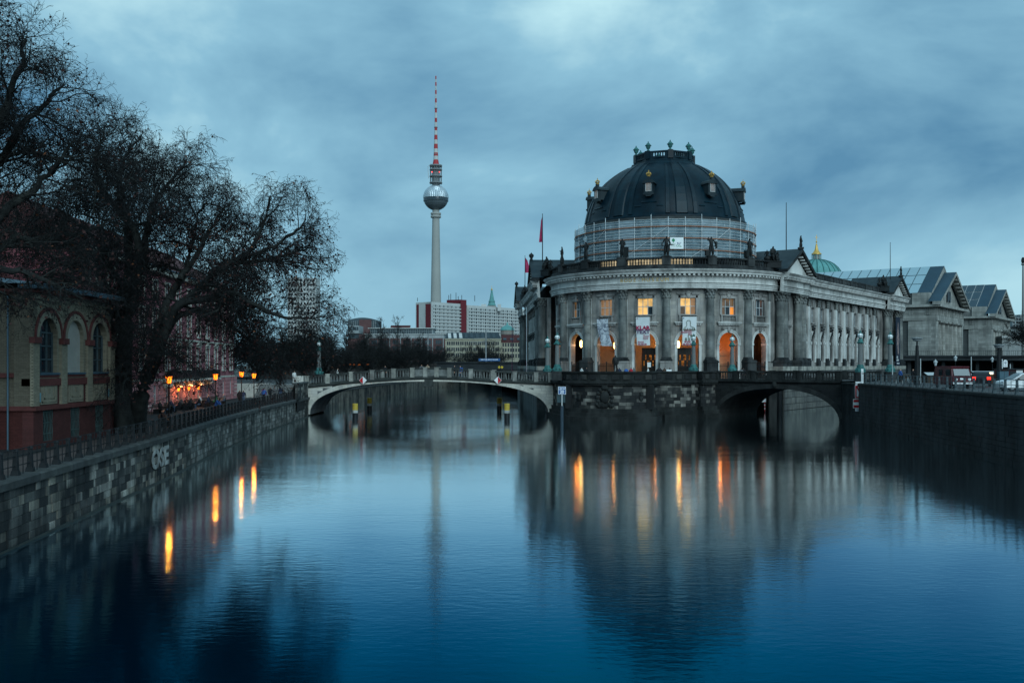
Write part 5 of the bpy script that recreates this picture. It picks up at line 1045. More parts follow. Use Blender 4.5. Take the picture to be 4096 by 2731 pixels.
# set-back flanks
for y0, y1 in ((yb, 66.6),):
    MB().box(FX - 6, FX - 0.45, y0, y1, ZQ - 0.2, ZQ + zr).obj('flank_base', m_rb, BH); MB().box(FX - 6, FX - 0.5, y0, y1, ZQ + zr, ZQ + zr + 4.75).obj('flank_wall', m_yb, BH); MB().box(FX - 6, FX - 0.1, y0, y1, ZQ + zr + 4.75, ZQ + zr + 5.05).obj('flank_eaves', m_blueroof, BH); MB().box(FX - 5, FX - 0.38, y0, y1, ZQ + zr - 1.5, ZQ + zr - 1.3).obj('flank_course', m_rt, BH); MB().box(FX - 5, FX - 0.36, y0, y1, ZQ + zr + 0.1, ZQ + zr + 0.3).obj('flank_sill', m_blueroof, BH)
MB().box(FX - 12, FX - 0.6, ya + 0.3, 66.4, ZQ, ZQ + zr + 4.85).obj('house_body', m_yb, BH)
m_ybe = mat('yellow_brick_shaded', (0.13, 0.112, 0.085), 0.9, var=0.14, scale=1.5, fine=0.1, brick=(1, 0, 0.26, 0.085, (0.55, 0.55, 0.55)), streak=0.3, dark=(0.08, 0.07, 0.06)); m_rbe = mat('red_brick_shaded', (0.065, 0.018, 0.016), 0.9, var=0.2, scale=1.2, fine=0.15, brick=(1, 0, 0.26, 0.085, (0.6, 0.6, 0.6)))  # darker brick copies: shade of the end face, turned from the light, in the colour
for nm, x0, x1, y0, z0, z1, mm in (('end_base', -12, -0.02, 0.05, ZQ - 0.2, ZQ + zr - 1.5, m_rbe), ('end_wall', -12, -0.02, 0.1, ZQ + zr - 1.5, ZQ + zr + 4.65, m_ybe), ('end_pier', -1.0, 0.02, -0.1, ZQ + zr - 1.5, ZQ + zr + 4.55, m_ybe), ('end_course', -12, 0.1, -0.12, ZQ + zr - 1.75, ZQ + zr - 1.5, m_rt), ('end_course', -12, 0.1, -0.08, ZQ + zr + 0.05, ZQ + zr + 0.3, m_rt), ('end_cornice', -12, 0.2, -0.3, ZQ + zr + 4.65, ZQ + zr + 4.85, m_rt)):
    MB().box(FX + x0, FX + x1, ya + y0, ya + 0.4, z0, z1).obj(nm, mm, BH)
MB().add([(FX + 0.7, 53.2, 11.56), (FX + 0.7, 67, 11.56), (FX - 6, 63, 12.5), (FX - 6, 57, 12.5), (FX - 12.6, 67, 11.56), (FX - 12.6, 53.2, 11.56)], [(0, 1, 2, 3), (3, 2, 4, 5), (1, 4, 2), (5, 0, 3)]).obj('roof', m_blueroof, BH)
for y in (54.4, 63.9): MB().cbox((FX + 0.06, y, 5.4), (0.05, 0.32, 0.5)).obj('wall_box', mat('blue_box', (0.12, 0.28, 0.34), 0.5), BH)
MB().tube([(FX - 1.3, 53.7, ZQ), (FX - 1.3, 53.7, 11.3)], 0.05, 6).obj('downpipe', m_blueroof, BH)
# ---- pink palace
m_pk = mat('pink_plaster', (0.25, 0.085, 0.105), 0.9, var=0.15, scale=0.6, streak=0.4, dark=(0.2, 0.07, 0.08)); m_pkl = mat('pink_rustication', (0.42, 0.19, 0.20), 0.9, var=0.12, scale=0.9, streak=0.3, dark=(0.25, 0.10, 0.10)); m_trim = mat('cream_trim', (0.52, 0.50, 0.44), 0.85, var=0.12, scale=1.2, streak=0.3, dark=(0.2, 0.2, 0.18))
m_rtile = mat('red_roof_tiles', (0.085, 0.026, 0.026), 0.85, var=0.3, scale=1.0, bump=0.4, fine=0.3, brick=(0.07, -1, 0.25, 0.3, (0.5, 0.5, 0.5)))
PP = thing('pink_house', 'long pink plastered house with balcony and red tiled roof behind the trees', 'house', (-35, 110, ZQ + 0.2))
P0p = Vector((-33.6, 78.0)); PDp = Vector((-0.067, 0.998)).normalized(); PNp = Vector((PDp.y, -PDp.x)); pang = math.atan2(PDp.y, PDp.x)
def PM(s, o, z): q = P0p + PDp * s + PNp * o; return Matrix.Translation((q.x, q.y, z)) @ Matrix.Rotation(pang, 4, 'Z')
NBp = 13; pw = 4.3; LPk = NBp * pw; ZG = ZQ + 0.05
me_g = wallbay(pw, 3.0, [(0.62, 0.7, 2.55, False)], 0.5).mesh('ground_wall', m_pkl); me_u = wallbay(pw, 10.6, [(0.75, 0.9, 3.5, False), (0.72, 4.7, 6.9, False), (0.68, 8.1, 9.7, False)], 0.5).mesh('upper_wall', m_pk)
me_rs = MB().box(-pw / 2 + 0.03, -0.72, -0.09, 0.02, 0.02, 0.44).box(0.72, pw / 2 - 0.03, -0.09, 0.02, 0.02, 0.44); me_rs = MB().box(0.72, pw - 0.72, -0.09, 0.02, 0.03, 0.44).mesh('rustic_block', m_pkl)
b = MB()
for z0, z1, w in ((0.9, 3.5, 0.75), (4.7, 6.9, 0.72), (8.1, 9.7, 0.68)):
    for s in (-1, 1): b.box(*sorted((s * w, s * (w + 0.2))), -0.08, 0.02, z0, z1)
    b.box(-w - 0.25, w + 0.25, -0.12, 0.02, z1, z1 + 0.22); b.box(-w - 0.25, w + 0.25, -0.14, 0.02, z0 - 0.16, z0)
b.slab([(-1.15, 3.72), (1.15, 3.72), (0, 4.15)], -0.2, 0.02); me_ptr = b.mesh('window_trim', m_trim)
b = MB(); b.slab([(-0.16, 0.0), (0.16, 0.0), (0.2, 0.7), (-0.2, 0.7)], -1.0, 0.0); b.m = Matrix.Rotation(R(90), 4, 'Z'); me_cons = MB(); me_cons.cbox((0, -0.5, 0.45), (0.5, 1.0, 0.35))
me_cons.ball((0, -0.75, 0.42), 0.27, 9, 7, (0.9, 1, 1)); me_cons.ball((0, -0.28, 0.25), 0.22, 8, 6, (1.1, 1, 1)); me_cons = me_cons.mesh('console', m_trim, True)
m_pglass = glass('pink_house_glass', (0.03, 0.035, 0.04), 0.05)
for i in range(NBp):
    s = pw * (i + .5); put('ground_wall', me_g, PP, M=PM(s, 0, ZG)); put('upper_wall', me_u, PP, M=PM(s, 0, ZG + 3.0)); put('window_trim', me_ptr, PP, M=PM(s, 0, ZG + 3.0))
    if 2 <= i:
        for j in range(6): put('rustic_block', me_rs, PP, M=PM(s, 0, ZG + 0.5 * j))
        glazing(PP, PM(s, 0, ZG + 3.9), 1.5, 2.6, 2, 3, [m_pglass], 0.2, bar=0.1); glazing(PP, PM(s, 0, ZG + 7.7), 1.44, 2.2, 2, 2, [m_pglass], 0.2, bar=0.1); glazing(PP, PM(s, 0, ZG + 11.1), 1.36, 1.6, 2, 2, [m_pglass], 0.2, bar=0.1); glazing(PP, PM(s, 0, ZG + 0.7), 1.24, 1.85, 2, 2, [m_pglass], 0.2, bar=0.1)
bs0, bs1 = 5 * pw, 10 * pw
MB().box(0, bs1 - bs0, -1.15, 0.05, 0, 0.24).obj('balcony', m_trim, PP, PM(bs0, 0, ZG + 2.78).translation, pang)
for i in range(5): put('console', me_cons, PP, M=PM(bs0 + 1.6 + i * 4.3 - 1.6 + 0.55, 0, ZG + 2.05))
b = MB()
for i in range(int((bs1 - bs0) / 0.16)): b.box(i * 0.16, i * 0.16 + 0.025, -1.1, -1.07, 0.24, 1.15)
b.box(0, bs1 - bs0, -1.12, -1.06, 1.13, 1.18); put('balcony_railing', b.mesh('balcony_railing', m_iron), PP, M=PM(bs0, 0, ZG + 2.78), kind='stuff')
def pbar(nm, z0, z1, o, m): put(nm, MB().box(0, LPk, -o, 0.05, z0, z1).mesh(nm, m), PP, M=PM(0, 0, ZG))
pbar('string_course', 2.95, 3.15, 0.12, m_trim); pbar('string_course', 7.1, 7.3, 0.14, m_trim); pbar('eaves_cornice', 13.5, 13.95, 0.55, m_trim); pbar('gutter', 13.95, 14.1, 0.65, m_blueroof)
put('house_body', MB().box(0, LPk, 0.5, 14, 0, 13.6).mesh('house_body', m_pk), PP, M=PM(0, 0, ZG))
rf = MB(); rf.add([(-0.5, -0.6, 14.1), (LPk + 0.5, -0.6, 14.1), (LPk - 3, 7, 18.6), (3, 7, 18.6), (LPk + 0.5, 14.6, 14.1), (-0.5, 14.6, 14.1)], [(0, 1, 2, 3), (2, 4, 5, 3), (1, 4, 2), (5, 0, 3)]); put('roof', rf.mesh('roof', m_rtile), PP, M=PM(0, 0, ZG))
# a neighbouring pink house with a lower red roof behind the brick house
PH = thing('pink_wing', 'pink wing with white windows and red roof rising behind the brick house', 'house', (-40, 66, ZQ))
MB().box(-52, -39, 50, 77.5, ZQ, 13.6).obj('wall', m_pk, PH)
MB().add([(-38.5, 49, 13.6), (-38.5, 78, 13.6), (-45.5, 78, 18.6), (-45.5, 49, 18.6), (-52.5, 78, 13.6), (-52.5, 49, 13.6)], [(0, 1, 2, 3), (3, 2, 4, 5), (1, 4, 2), (5, 0, 3)]).obj('roof', m_rtile, PH)
for i in range(7):
    y = 52 + 3.9 * i; MB().box(-38.98, -38.8, y - 0.75, y + 0.75, 10.6, 12.9).obj('window_frame', m_trim, PH); f = MB().box(-38.79, -38.77, y - 0.6, y + 0.6, 10.75, 12.75).obj('pane', m_pglass, PH)
MB().box(-39, -38.4, 50, 77.5, 13.2, 13.6).obj('gutter', m_blueroof, PH)
# ---- lit gas lamps along the promenade
m_lglow = glow('gas_flame', (1.0, 0.27, 0.02), 26.0); m_lpane = glow('gas_pane', (1.0, 0.17, 0.01), 5.0)
def gas_lamp(p, h, label, e):
    t = thing('street_lamp', label, 'lamp', p, group='lit gas lamps on the promenade'); x, y, z = p
    MB().lathe([(0.16, 0), (0.17, 0.25), (0.11, 0.35), (0.09, 0.9), (0.06, 1.0), (0.05, h - 0.3), (0.08, h - 0.25), (0.04, h - 0.18)], 10).obj('post', m_iron, t, p)
    MB().tube([(x - 0.3, y, z + h - 0.5), (x + 0.3, y, z + h - 0.5)], 0.02, 5).obj('ladder_bar', m_iron, t)
    me = MB()
    for k in range(6):
        a = k * math.pi / 3; c = (a + math.pi / 6); me.add([(0.15 * math.cos(a), 0.15 * math.sin(a), 0), (0.15 * math.cos(a + math.pi / 3), 0.15 * math.sin(a + math.pi / 3), 0), (0.25 * math.cos(a + math.pi / 3), 0.25 * math.sin(a + math.pi / 3), 0.5), (0.25 * math.cos(a), 0.25 * math.sin(a), 0.5)], [(0, 1, 2, 3)])
    me.obj('lantern_glass', m_lpane, t, (x, y, z + h - 0.15)); MB().ball((0, 0, 0.22), 0.13, 8, 6, (1, 1, 1.3)).obj('mantle', m_lglow, t, (x, y, z + h - 0.15), smooth=True)
    MB().lathe([(0.29, 0.5), (0.27, 0.56), (0.12, 0.72), (0.1, 0.8), (0.03, 0.85), (0.05, 0.9), (0.005, 0.98)], 10).obj('cap', m_iron, t, (x, y, z + h - 0.15))
    fr = MB()
    for k in range(6): a = k * math.pi / 3; fr.tube([(0.155 * math.cos(a), 0.155 * math.sin(a), 0), (0.255 * math.cos(a), 0.255 * math.sin(a), 0.5)], 0.014, 4)
    fr.obj('lantern_frame', m_iron, t, (x, y, z + h - 0.15)); point_light('gas_light', (x, y, z + h + 0.25), (1.0, 0.25, 0.03), e, 0.18, t)
def at_q(px, off): # point on the promenade, off metres behind the river wall, seen at column px
    best = None
    for i in range(2000):
        Y = 40 + i * 0.06; X = float(np.interp(Y, [p[1] for p in QL], [p[0] for p in QL])) - off; d = abs(2048 + F * X / Y - px)
        if best is None or d < best[0]: best = (d, X, Y)
    return Vector((best[1], best[2], ZQ))
for px, off, top, lab, e in ((676, 2.0, 1519, 'nearest lit gas lamp, between the leaning tree and the bench', 3200), (862, 2.0, 1507, 'second lit gas lamp, above the crowded cafe benches', 3200), (966, 2.2, 1497, 'third lit gas lamp, at the far corner of the pink house', 3200), (1016, 2.0, 1503, 'farthest lit gas lamp, nearest to the pale bridge', 3200)):
    p = at_q(px, off); gas_lamp(p, HC + (HZ - top) / F * p.y - 0.1 - ZQ, lab, e)
for i, (s_, ly) in enumerate(((6 * pw + 0.5, 0), (7 * pw + 0.4, 0), (8 * pw + 0.3, 0))):
    M0 = PM(s_, 0.45, ZG + 1.75); p = M0.translation; t = thing('wall_lantern', 'glowing wall lantern under the balcony, %s of three along the wall' % ('nearest', 'middle', 'farthest')[i], 'lantern', p, group='wall lanterns under the balcony')
    MB().lathe([(0.10, 0), (0.14, 0.35), (0.02, 0.36)], 8).obj('lantern_glass', m_lpane, t, p); MB().lathe([(0.18, 0.36), (0.05, 0.5), (0.01, 0.6)], 8).obj('cap', m_iron, t, p); MB().tube([p + Vector((0, 0, 0.5)), p + Vector((-0.2, 0, 0.6)), p + Vector((-0.45, 0, 0.4))], 0.025, 5).obj('bracket', m_iron, t); point_light('lantern_light', p + Vector((0.15, 0, 0.2)), (1.0, 0.42, 0.16), 190, 0.12, t)
# ================================================================== far city
def facade_grid(t, P, D, N_, w, z0, z1, cols, rows, ww, wh, m_win, zoff=0.5, name='window', proud=0.06, m_frame=None):
    """separate recess-looking windows on a far front: frame part with pane sub-part"""
    ang = math.atan2(D.y, D.x); mw = MB().box(-ww / 2, ww / 2, -proud, 0.05, 0, wh).mesh(name, m_win); cw = w / cols; rh = (z1 - z0) / rows
    for j in range(rows):
        for i in range(cols):
            q = P + D * (cw * (i + .5)); put(name, mw, t, (q.x, q.y, z0 + rh * j + zoff), ang)
m_fglass = glass('far_glass', (0.03, 0.045, 0.055), 0.12); m_fdark = mat('far_window', (0.025, 0.032, 0.04), 0.3, var=0.2, scale=0.3)
m_conc = mat('tower_concrete', (0.30, 0.305, 0.29), 0.85, var=0.08, scale=0.05, streak=0.2, dark=(0.25, 0.26, 0.26)); m_wht = mat('slab_white', (0.44, 0.455, 0.45), 0.85, var=0.06, scale=0.1); m_rds = mat('slab_red', (0.12, 0.018, 0.026), 0.85, var=0.08, scale=0.1)
# ---- television tower
YT_ = 1268.0; tx = XP(1743.5, YT_); TV = thing('television_tower', 'slender concrete television tower with steel sphere and striped mast', 'tower', (tx, YT_, 3))
def tz(py): return HC + (HZ - py) / F * YT_
def lat(nm, pr, m, n=28, sm=True): return MB().lathe(pr, n, (tx, YT_, 0)).obj(nm, m, TV, smooth=sm)
pxm = F / YT_
lat('shaft', [(8.6, 3), (6.9, tz(1260)), (5.6, tz(1050)), (4.6, tz(880)), (4.4, tz(838))], m_conc)
lat('collar', [(4.5, tz(872)), (6.6, tz(871)), (6.6, tz(864)), (5.6, tz(863)), (5.6, tz(860)), (6.6, tz(859)), (6.6, tz(852)), (4.5, tz(851))], m_conc)
def m_sphere_():
    m, nt, N, L, B = nodes_of('sphere_steel'); B.inputs['Metallic'].default_value = 0.85; B.inputs['Roughness'].default_value = 0.42; B.inputs['Base Color'].default_value = (0.52, 0.58, 0.62, 1)
    return m
zc = tz(792); rs = 16.0
def sph(a0, a1, n): return [(rs * math.cos(R(a0 + (a1 - a0) * i / n)), zc + rs * math.sin(R(a0 + (a1 - a0) * i / n))) for i in range(n + 1)]
b = MB(); nu, rows_ = 40, 12; pts = []
for j in range(rows_ + 1):
    a = R(-2 + 74 * j / rows_)
    for i in range(nu): th = 2 * math.pi * (i + 0.0) / nu; pts.append((tx + rs * math.cos(a) * math.cos(th), YT_ + rs * math.cos(a) * math.sin(th), zc + rs * math.sin(a)))
b.v = pts; nf = []
for j in range(rows_):
    for i in range(nu):
        q = [j * nu + i, j * nu + (i + 1) % nu, (j + 1) * nu + (i + 1) % nu, (j + 1) * nu + i]; c = sum((Vector(b.v[k]) for k in q), Vector()) / 4; o = (c - Vector((tx, YT_, zc))).normalized(); b.v.append(tuple(c + o * 0.55)); k = len(b.v) - 1
        nf += [(q[0], q[1], k), (q[1], q[2], k), (q[2], q[3], k), (q[3], q[0], k)]
b.f = nf; b.obj('sphere_facets', m_sphere_(), TV)
lat('sphere_windows', [(rs * 0.995, zc - 4.4), (rs * 1.0, zc - 2.6), (rs * 1.0, zc - 0.6)], m_fglass, 40); lat('sphere_belt', sph(-16, -14, 2), m_sphere_(), 40)
lat('sphere_underside', [(rs * 0.995 * math.cos(R(a)), zc + rs * math.sin(R(a))) for a in (-16, -28, -40, -52, -64, -74)], mat('sphere_under', (0.13, 0.16, 0.18), 0.45, 0.5, var=0.2, scale=0.2), 40, False)
for k in range(3): lat('gallery', [(6.8 - 0.2 * k, tz(735 - 26 * k)), (8.2 - 0.1 * k, tz(734 - 26 * k)), (8.2 - 0.1 * k, tz(730 - 26 * k)), (6.6, tz(729 - 26 * k))], mat('gallery_grey', (0.20, 0.22, 0.23), 0.7, 0.3, var=0.2))
lat('gallery_top', [(4.5, tz(668)), (8.0, tz(667)), (8.0, tz(661)), (3, tz(659))], MATS['gallery_grey'])
lat('antenna_core', [(4.6, tz(742)), (4.6, tz(664))], MATS['gallery_grey'])
cg = MB()
for k in range(14):
    a = 2 * math.pi * k / 14; cg.tube([(tx + 7.2 * math.cos(a), YT_ + 7.2 * math.sin(a), tz(738)), (tx + 7.2 * math.cos(a), YT_ + 7.2 * math.sin(a), tz(664))], 0.28, 4)
cg.obj('antenna_cage', MATS['gallery_grey'], TV, kind='stuff')
MB().tube([(tx - 9.2, YT_ - 2, tz(715)), (tx - 10, YT_ - 2, tz(668)), (tx - 6, YT_ - 2, tz(657))], 0.3, 4).obj('crane_arm', m_wht, TV)
for dx in (-4.3, 5.0): MB().ball((tx + dx, YT_ - 7.6, tz(693)), 0.8, 7, 5).obj('beacon', glow('red_beacon', (1.0, 0.08, 0.06), 2.5), TV)
m_mr = mat('mast_red', (0.36, 0.035, 0.04), 0.6, var=0.05); ys = [660, 650, 640, 625, 612, 596, 577, 560, 541, 523, 508, 490, 473, 452, 433, 412, 395, 378, 362, 345, 330, 318, 305]
for i, (a, b_) in enumerate(zip(ys[:-1], ys[1:])):
    r0, r1 = (float(np.interp(y, [305, 430, 510, 600, 640, 660], [0.75, 1.25, 1.7, 2.6, 3.1, 4.2])) for y in (a, b_)); lat('mast_segment', [(r0, tz(a)), (r1, tz(b_))], m_mr if i % 2 == 1 or i == 0 else m_wht, 10)
for y, r in ((618, 2.9), (510, 2.4), (434, 2.0)): lat('mast_platform', [(1, tz(y + 2)), (r, tz(y + 1)), (r, tz(y - 1)), (1, tz(y - 2))], MATS['gallery_grey'], 10)
# ---- slab blocks
def slab_block(label, px0, px1, ytop, ytop1, Y0, Y1, rows, end_red, cols):
    P = Vector((XP(px0, Y0), Y0)); Q = Vector((XP(px1, Y1), Y1)); D = (Q - P); w = D.length; D /= w; N_ = Vector((D.y, -D.x)); ang = math.atan2(D.y, D.x); zt = HC + (HZ - ytop) / F * Y0
    t = thing('apartment_block', label, 'building', (P.x, P.y, 3)); back = N_ * -13
    poly = [P, Q, Q + back, P + back]; MB().prism([tuple(p) for p in poly], 3, zt).obj('wall', m_wht, t)
    rh = 2.85; me_b = MB().box(0, w - 1.5, -0.9, 0.0, 0, 1.05).mesh('balcony_band', m_wht); me_r = MB().add([(0, -0.03, 1.05), (w - 1.5, -0.03, 1.05), (w - 1.5, -0.03, 2.75), (0, -0.03, 2.75)], [(0, 1, 2, 3)]).mesh('window_band', m_fglass)
    me_p = MB().box(-0.35, 0.35, -0.75, 0.0, 1.0, 2.85).mesh('partition', m_wht); me_p2 = MB().box(-0.9, 0.9, -0.06, 0.0, 1.05, 2.75).mesh('wall_panel', mat('slab_grey', (0.30, 0.32, 0.33), 0.85, var=0.2, scale=0.4))
    for j in range(rows):
        z = zt - 2.2 - rh * (j + 1); q = P + D * 1.0; put('balcony_band', me_b, t, (q.x, q.y, z), ang); put('window_band', me_r, t, (q.x, q.y, z), ang)
        for i in range(cols):
            q = P + D * (1.0 + (w - 1.5) * i / cols); put('partition', me_p, t, (q.x, q.y, z), ang)
            if i % 2 == 0: q = P + D * (1.0 + (w - 1.5) * (i + .5) / cols); put('wall_panel', me_p2, t, (q.x, q.y, z), ang)
    return t, P, D, N_, w, zt
Ya = 810.0
t, P, D, N_, w, zt = slab_block('nearer white slab block with dark red gable panels', 1725, 1843, 1207, 1216, Ya, 838, 10, True, 14)
# end wall with red panels
E0 = Vector((XP(1663, 822), 822.0)); ed = (P - E0); el = ed.length; ed /= el; ea = math.atan2(ed.y, ed.x)
MB().prism([tuple(E0), tuple(P), tuple(P - N_ * 14), tuple(E0 + Vector((2, 14)))], 3, zt + 0.01).obj('end_wall', m_wht, t)
for a, c in ((0.06, 0.46), (0.58, 0.97)): MB().box(el * a, el * c, -0.25, 0.1, 3, zt - 1.6).obj('red_panel', m_rds, t, (E0.x, E0.y, 0), ea)
MB().box(0, el, -0.1, 0, 0, 0.1).obj('end_trim', m_wht, t, (E0.x, E0.y, zt - 0.3), ea)
p0 = XP(1843, 838); MB().prism([(p0, 837), (XP(1866, 841), 840), (XP(1866, 841) - 1, 856), (p0 - 1, 856)], 3, HC + (HZ - 1199) / F * 838).obj('stair_tower', m_rds, t)
MB().prism([(XP(1787, 850), 850), (XP(1843, 845), 845), (XP(1843, 845), 858), (XP(1787, 850), 860)], 40, HC + (HZ - 1199) / F * 848).obj('stair_tower_back', m_rds, t)
for i, px in enumerate((1670, 1795, 1803, 1824, 1833, 1847, 1899)): Y = 845; x = XP(px, Y); z = HC + (HZ - (1205 if px < 1700 or px > 1890 else 1199)) / F * Y; MB().tube([(x, Y, z), (x, Y, z + 3 + (i * 37 % 4))], 0.22, 4).obj('aerial', m_iron, t)
t2, *_ = slab_block('farther white slab block with long balcony rows behind the mansard roofs', 1868, 2100, 1220, 1233, 842, 905, 11, False, 26)
for px, w_ in ((1925, 20), (1990, 14)): Y = 870; MB().box(XP(px, Y), XP(px + w_, Y), Y, Y + 6, 54, 60).obj('roof_house', m_wht, t2)
m_cop = mat('copper_dome', (0.10, 0.27, 0.26), 0.65, var=0.25, scale=0.15, streak=0.4, dark=(0.06, 0.16, 0.17))
# ---- church spire, cupola, pale tower block
Y = 1000.0; x = XP(1967, Y); sp = thing('church_spire', 'slim green copper church spire above the farther slab block', 'church', (x, Y, 3))
z = lambda py: HC + (HZ - py) / F * 1000.0
MB().cbox((x, Y, z(1222) / 2 + 1), (9, 9, z(1222) - 3)).obj('tower', m_conc, sp); MB().lathe([(4.2, z(1222)), (3.2, z(1212)), (3.0, z(1208)), (3.4, z(1207)), (2.3, z(1198)), (1.5, z(1180)), (0.9, z(1168)), (1.1, z(1166)), (0.6, z(1160)), (0.25, z(1152))], 10, (x, Y, 0)).obj('copper_spire', m_cop, sp); MB().ball((x, Y, z(1158)), 1.0, 8, 6).obj('ball', m_gold, sp); MB().box(x - .15, x + .15, Y, Y + .3, z(1152), z(1143)).obj('cross', m_gold, sp)
Y = 560.0; x = XP(2029, Y); z = lambda py: HC + (HZ - py) / F * 560.0; cp = thing('cupola', 'small green domed cupola above the red roof', 'tower', (x, Y, 3))
MB().lathe([(3.6, 3), (3.6, z(1338)), (3.9, z(1337)), (3.7, z(1321))], 12, (x, Y, 0)).obj('drum', mat('brown_stone', (0.20, 0.18, 0.16), 0.85, var=0.2), cp); MB().lathe([(4.0, z(1321)), (3.8, z(1315)), (3.0, z(1308)), (1.6, z(1303)), (0.6, z(1300)), (0.5, z(1294)), (0.15, z(1288))], 14, (x, Y, 0)).obj('dome', m_cop, cp, smooth=True)
Y = 640.0; x0, x1 = XP(1150, Y), XP(1262, Y); tb = thing('tower_block', 'pale high-rise block showing between the plane twigs', 'building', ((x0 + x1) / 2, Y, 3)); zt = HC + (HZ - 1112) / F * Y
MB().box(x0, x1, Y, Y + 16, 3, zt).obj('wall', mat('pale_block', (0.46, 0.47, 0.46), 0.85, var=0.06), tb); MB().box(x0 + 6, x0 + 7.5, Y - 0.3, Y, 3, zt).obj('stair_strip', m_conc, tb)
facade_grid(tb, Vector((x0, Y)), Vector((1, 0)), Vector((0, -1)), x1 - x0, zt - 42, zt, 9, 14, 1.1, 1.5, m_fdark, 0.8)
# ---- beige mansard house, red-roofed house
Y = 420.0; x0, x1 = XP(1781, Y), XP(2004, Y); z = lambda py: HC + (HZ - py) / F * 420.0
mh = thing('mansard_house', 'beige office house with dark mansard roof and tall slanted dormers', 'building', ((x0 + x1) / 2, Y, 3)); m_beige = mat('beige_stucco', (0.31, 0.29, 0.225), 0.85, var=0.1, scale=0.4)
MB().box(x0, x1, Y, Y + 14, 3, z(1358)).obj('wall', m_beige, mh); MB().box(x0 - 0.2, x1 + 0.2, Y - 0.35, Y + 14, z(1358), z(1354)).obj('cornice', m_beige, mh)
MB().add([(x0, Y, z(1354)), (x1, Y, z(1354)), (x1 - 1.2, Y + 2.6, z(1329)), (x0 + 0.6, Y + 2.6, z(1329)), (x1 - 1.2, Y + 12, z(1328)), (x0 + 0.6, Y + 12, z(1328)), (x0, Y + 14, z(1354)), (x1, Y + 14, z(1354))], [(0, 1, 2, 3), (3, 2, 4, 5), (1, 7, 4, 2), (6, 0, 3, 5)]).obj('mansard_roof', mat('slate_blue', (0.025, 0.04, 0.05), 0.45, var=0.2), mh)
for i in range(9):
    xa = x0 + 1.3 + (x1 - x0 - 2.5) * i / 9; b = MB(); b.add([(xa, Y - 0.05, z(1352)), (xa + 1.3, Y - 0.05, z(1352)), (xa + 0.9, Y + 2.2, z(1331)), (xa - 0.4, Y + 2.2, z(1331)), (xa, Y - 0.02 + .3, z(1354)), (xa + 1.3, Y + .3, z(1354))], [(0, 1, 2, 3)]); b.obj('slanted_dormer', m_wht if i < 3 else m_fglass, mh)
for fl, (ya_, yb_) in enumerate(((1366, 1380), (1390, 1404), (1413, 1428))):
    for i in range(12):
        for k in (0, 1): xa = x0 + 0.7 + (x1 - x0 - 1.2) * i / 12 + k * 0.85; MB().box(xa, xa + 0.62, Y - 0.04, Y + 0.1, z(yb_), z(ya_)).obj('window', m_fdark, mh)
Y = 424.0; x0, x1 = XP(2005, Y), XP(2075, Y); rh_ = thing('red_roof_house', 'house with red roof and skylights beside the museum wing', 'building', ((x0 + x1) / 2, Y, 3)); z = lambda py: HC + (HZ - py) / F * 424.0
MB().box(x0, x1 + 12, Y, Y + 12, 3, z(1370)).obj('wall', m_beige, rh_); MB().add([(x0, Y - 0.2, z(1370)), (x1 + 12, Y - 0.2, z(1370)), (x1 + 12, Y + 6, z(1337)), (x0, Y + 6, z(1337)), (x1 + 12, Y + 12, z(1370)), (x0, Y + 12, z(1370))], [(0, 1, 2, 3), (3, 2, 4, 5), (5, 0, 3)]).obj('roof', m_rtile, rh_)
for i in range(3): xa = x0 + 0.8 + 3.0 * i; MB().add([(xa, Y + 1.1, z(1359)), (xa + 1.4, Y + 1.1, z(1359)), (xa + 1.4, Y + 2.6, z(1351)), (xa, Y + 2.6, z(1351))], [(0, 1, 2, 3)]).obj('skylight', m_fglass, rh_)
for ya_, yb_ in ((1372, 1386), (1393, 1407), (1415, 1430)):
    for i in range(10): xa = x0 + 0.5 + 1.1 * i; MB().box(xa, xa + 0.65, Y - 0.04, Y + 0.1, z(yb_), z(ya_)).obj('window', m_fdark, rh_)
# ---- glass and brick office, barrel-roofed hall
Y = 455.0; x0, x1 = XP(1390, Y), XP(1781, Y); z = lambda py: HC + (HZ - py) / F * 455.0; gb = thing('glass_office', 'grey glass and brick office block behind the bare trees', 'building', ((x0 + x1) / 2, Y, 3))
m_obrick = mat('office_brick', (0.105, 0.055, 0.055), 0.9, var=0.2, scale=0.3); m_ogrey = mat('office_grey', (0.24, 0.27, 0.28), 0.7, var=0.1, scale=0.3)
MB().box(x0, x1, Y, Y + 18, 3, z(1353)).obj('brick_wall', m_obrick, gb); MB().box(x0 + 8, x1 - 0.5, Y + 0.6, Y + 18, z(1353), z(1336)).obj('grey_storey', m_ogrey, gb); MB().box(x0 + 10, x1 - 6, Y + 3, Y + 18, z(1336), z(1313)).obj('roof_storey', m_ogrey, gb); MB().box(x0 + 9, x1 - 5, Y + 2.2, Y + 18, z(1313), z(1310)).obj('roof_edge', m_wht, gb); MB().box(x0 + 7.5, x1, Y + 0.2, Y + 10, z(1337), z(1334.5)).obj('roof_edge', m_wht, gb)
def panes(t, xa, xb, n, Yp, za, zb, m, gap=0.12):
    me = MB().add([(0, 0, za), ((xb - xa) / n - gap, 0, za), ((xb - xa) / n - gap, 0, zb), (0, 0, zb)], [(0, 1, 2, 3)]).mesh('pane', m)
    for i in range(n): put('pane', me, t, (xa + (xb - xa) * i / n, Yp, 0))
panes(gb, x0 + 10.3, x1 - 6.3, 34, Y + 2.95, z(1334), z(1324.5), m_fglass); panes(gb, x0 + 10.3, x1 - 6.3, 34, Y + 2.95, z(1323.7), z(1314), m_fglass); panes(gb, x0 + 8.3, x1 - 0.8, 36, Y + 0.55, z(1351), z(1340), MATS['slab_grey'])
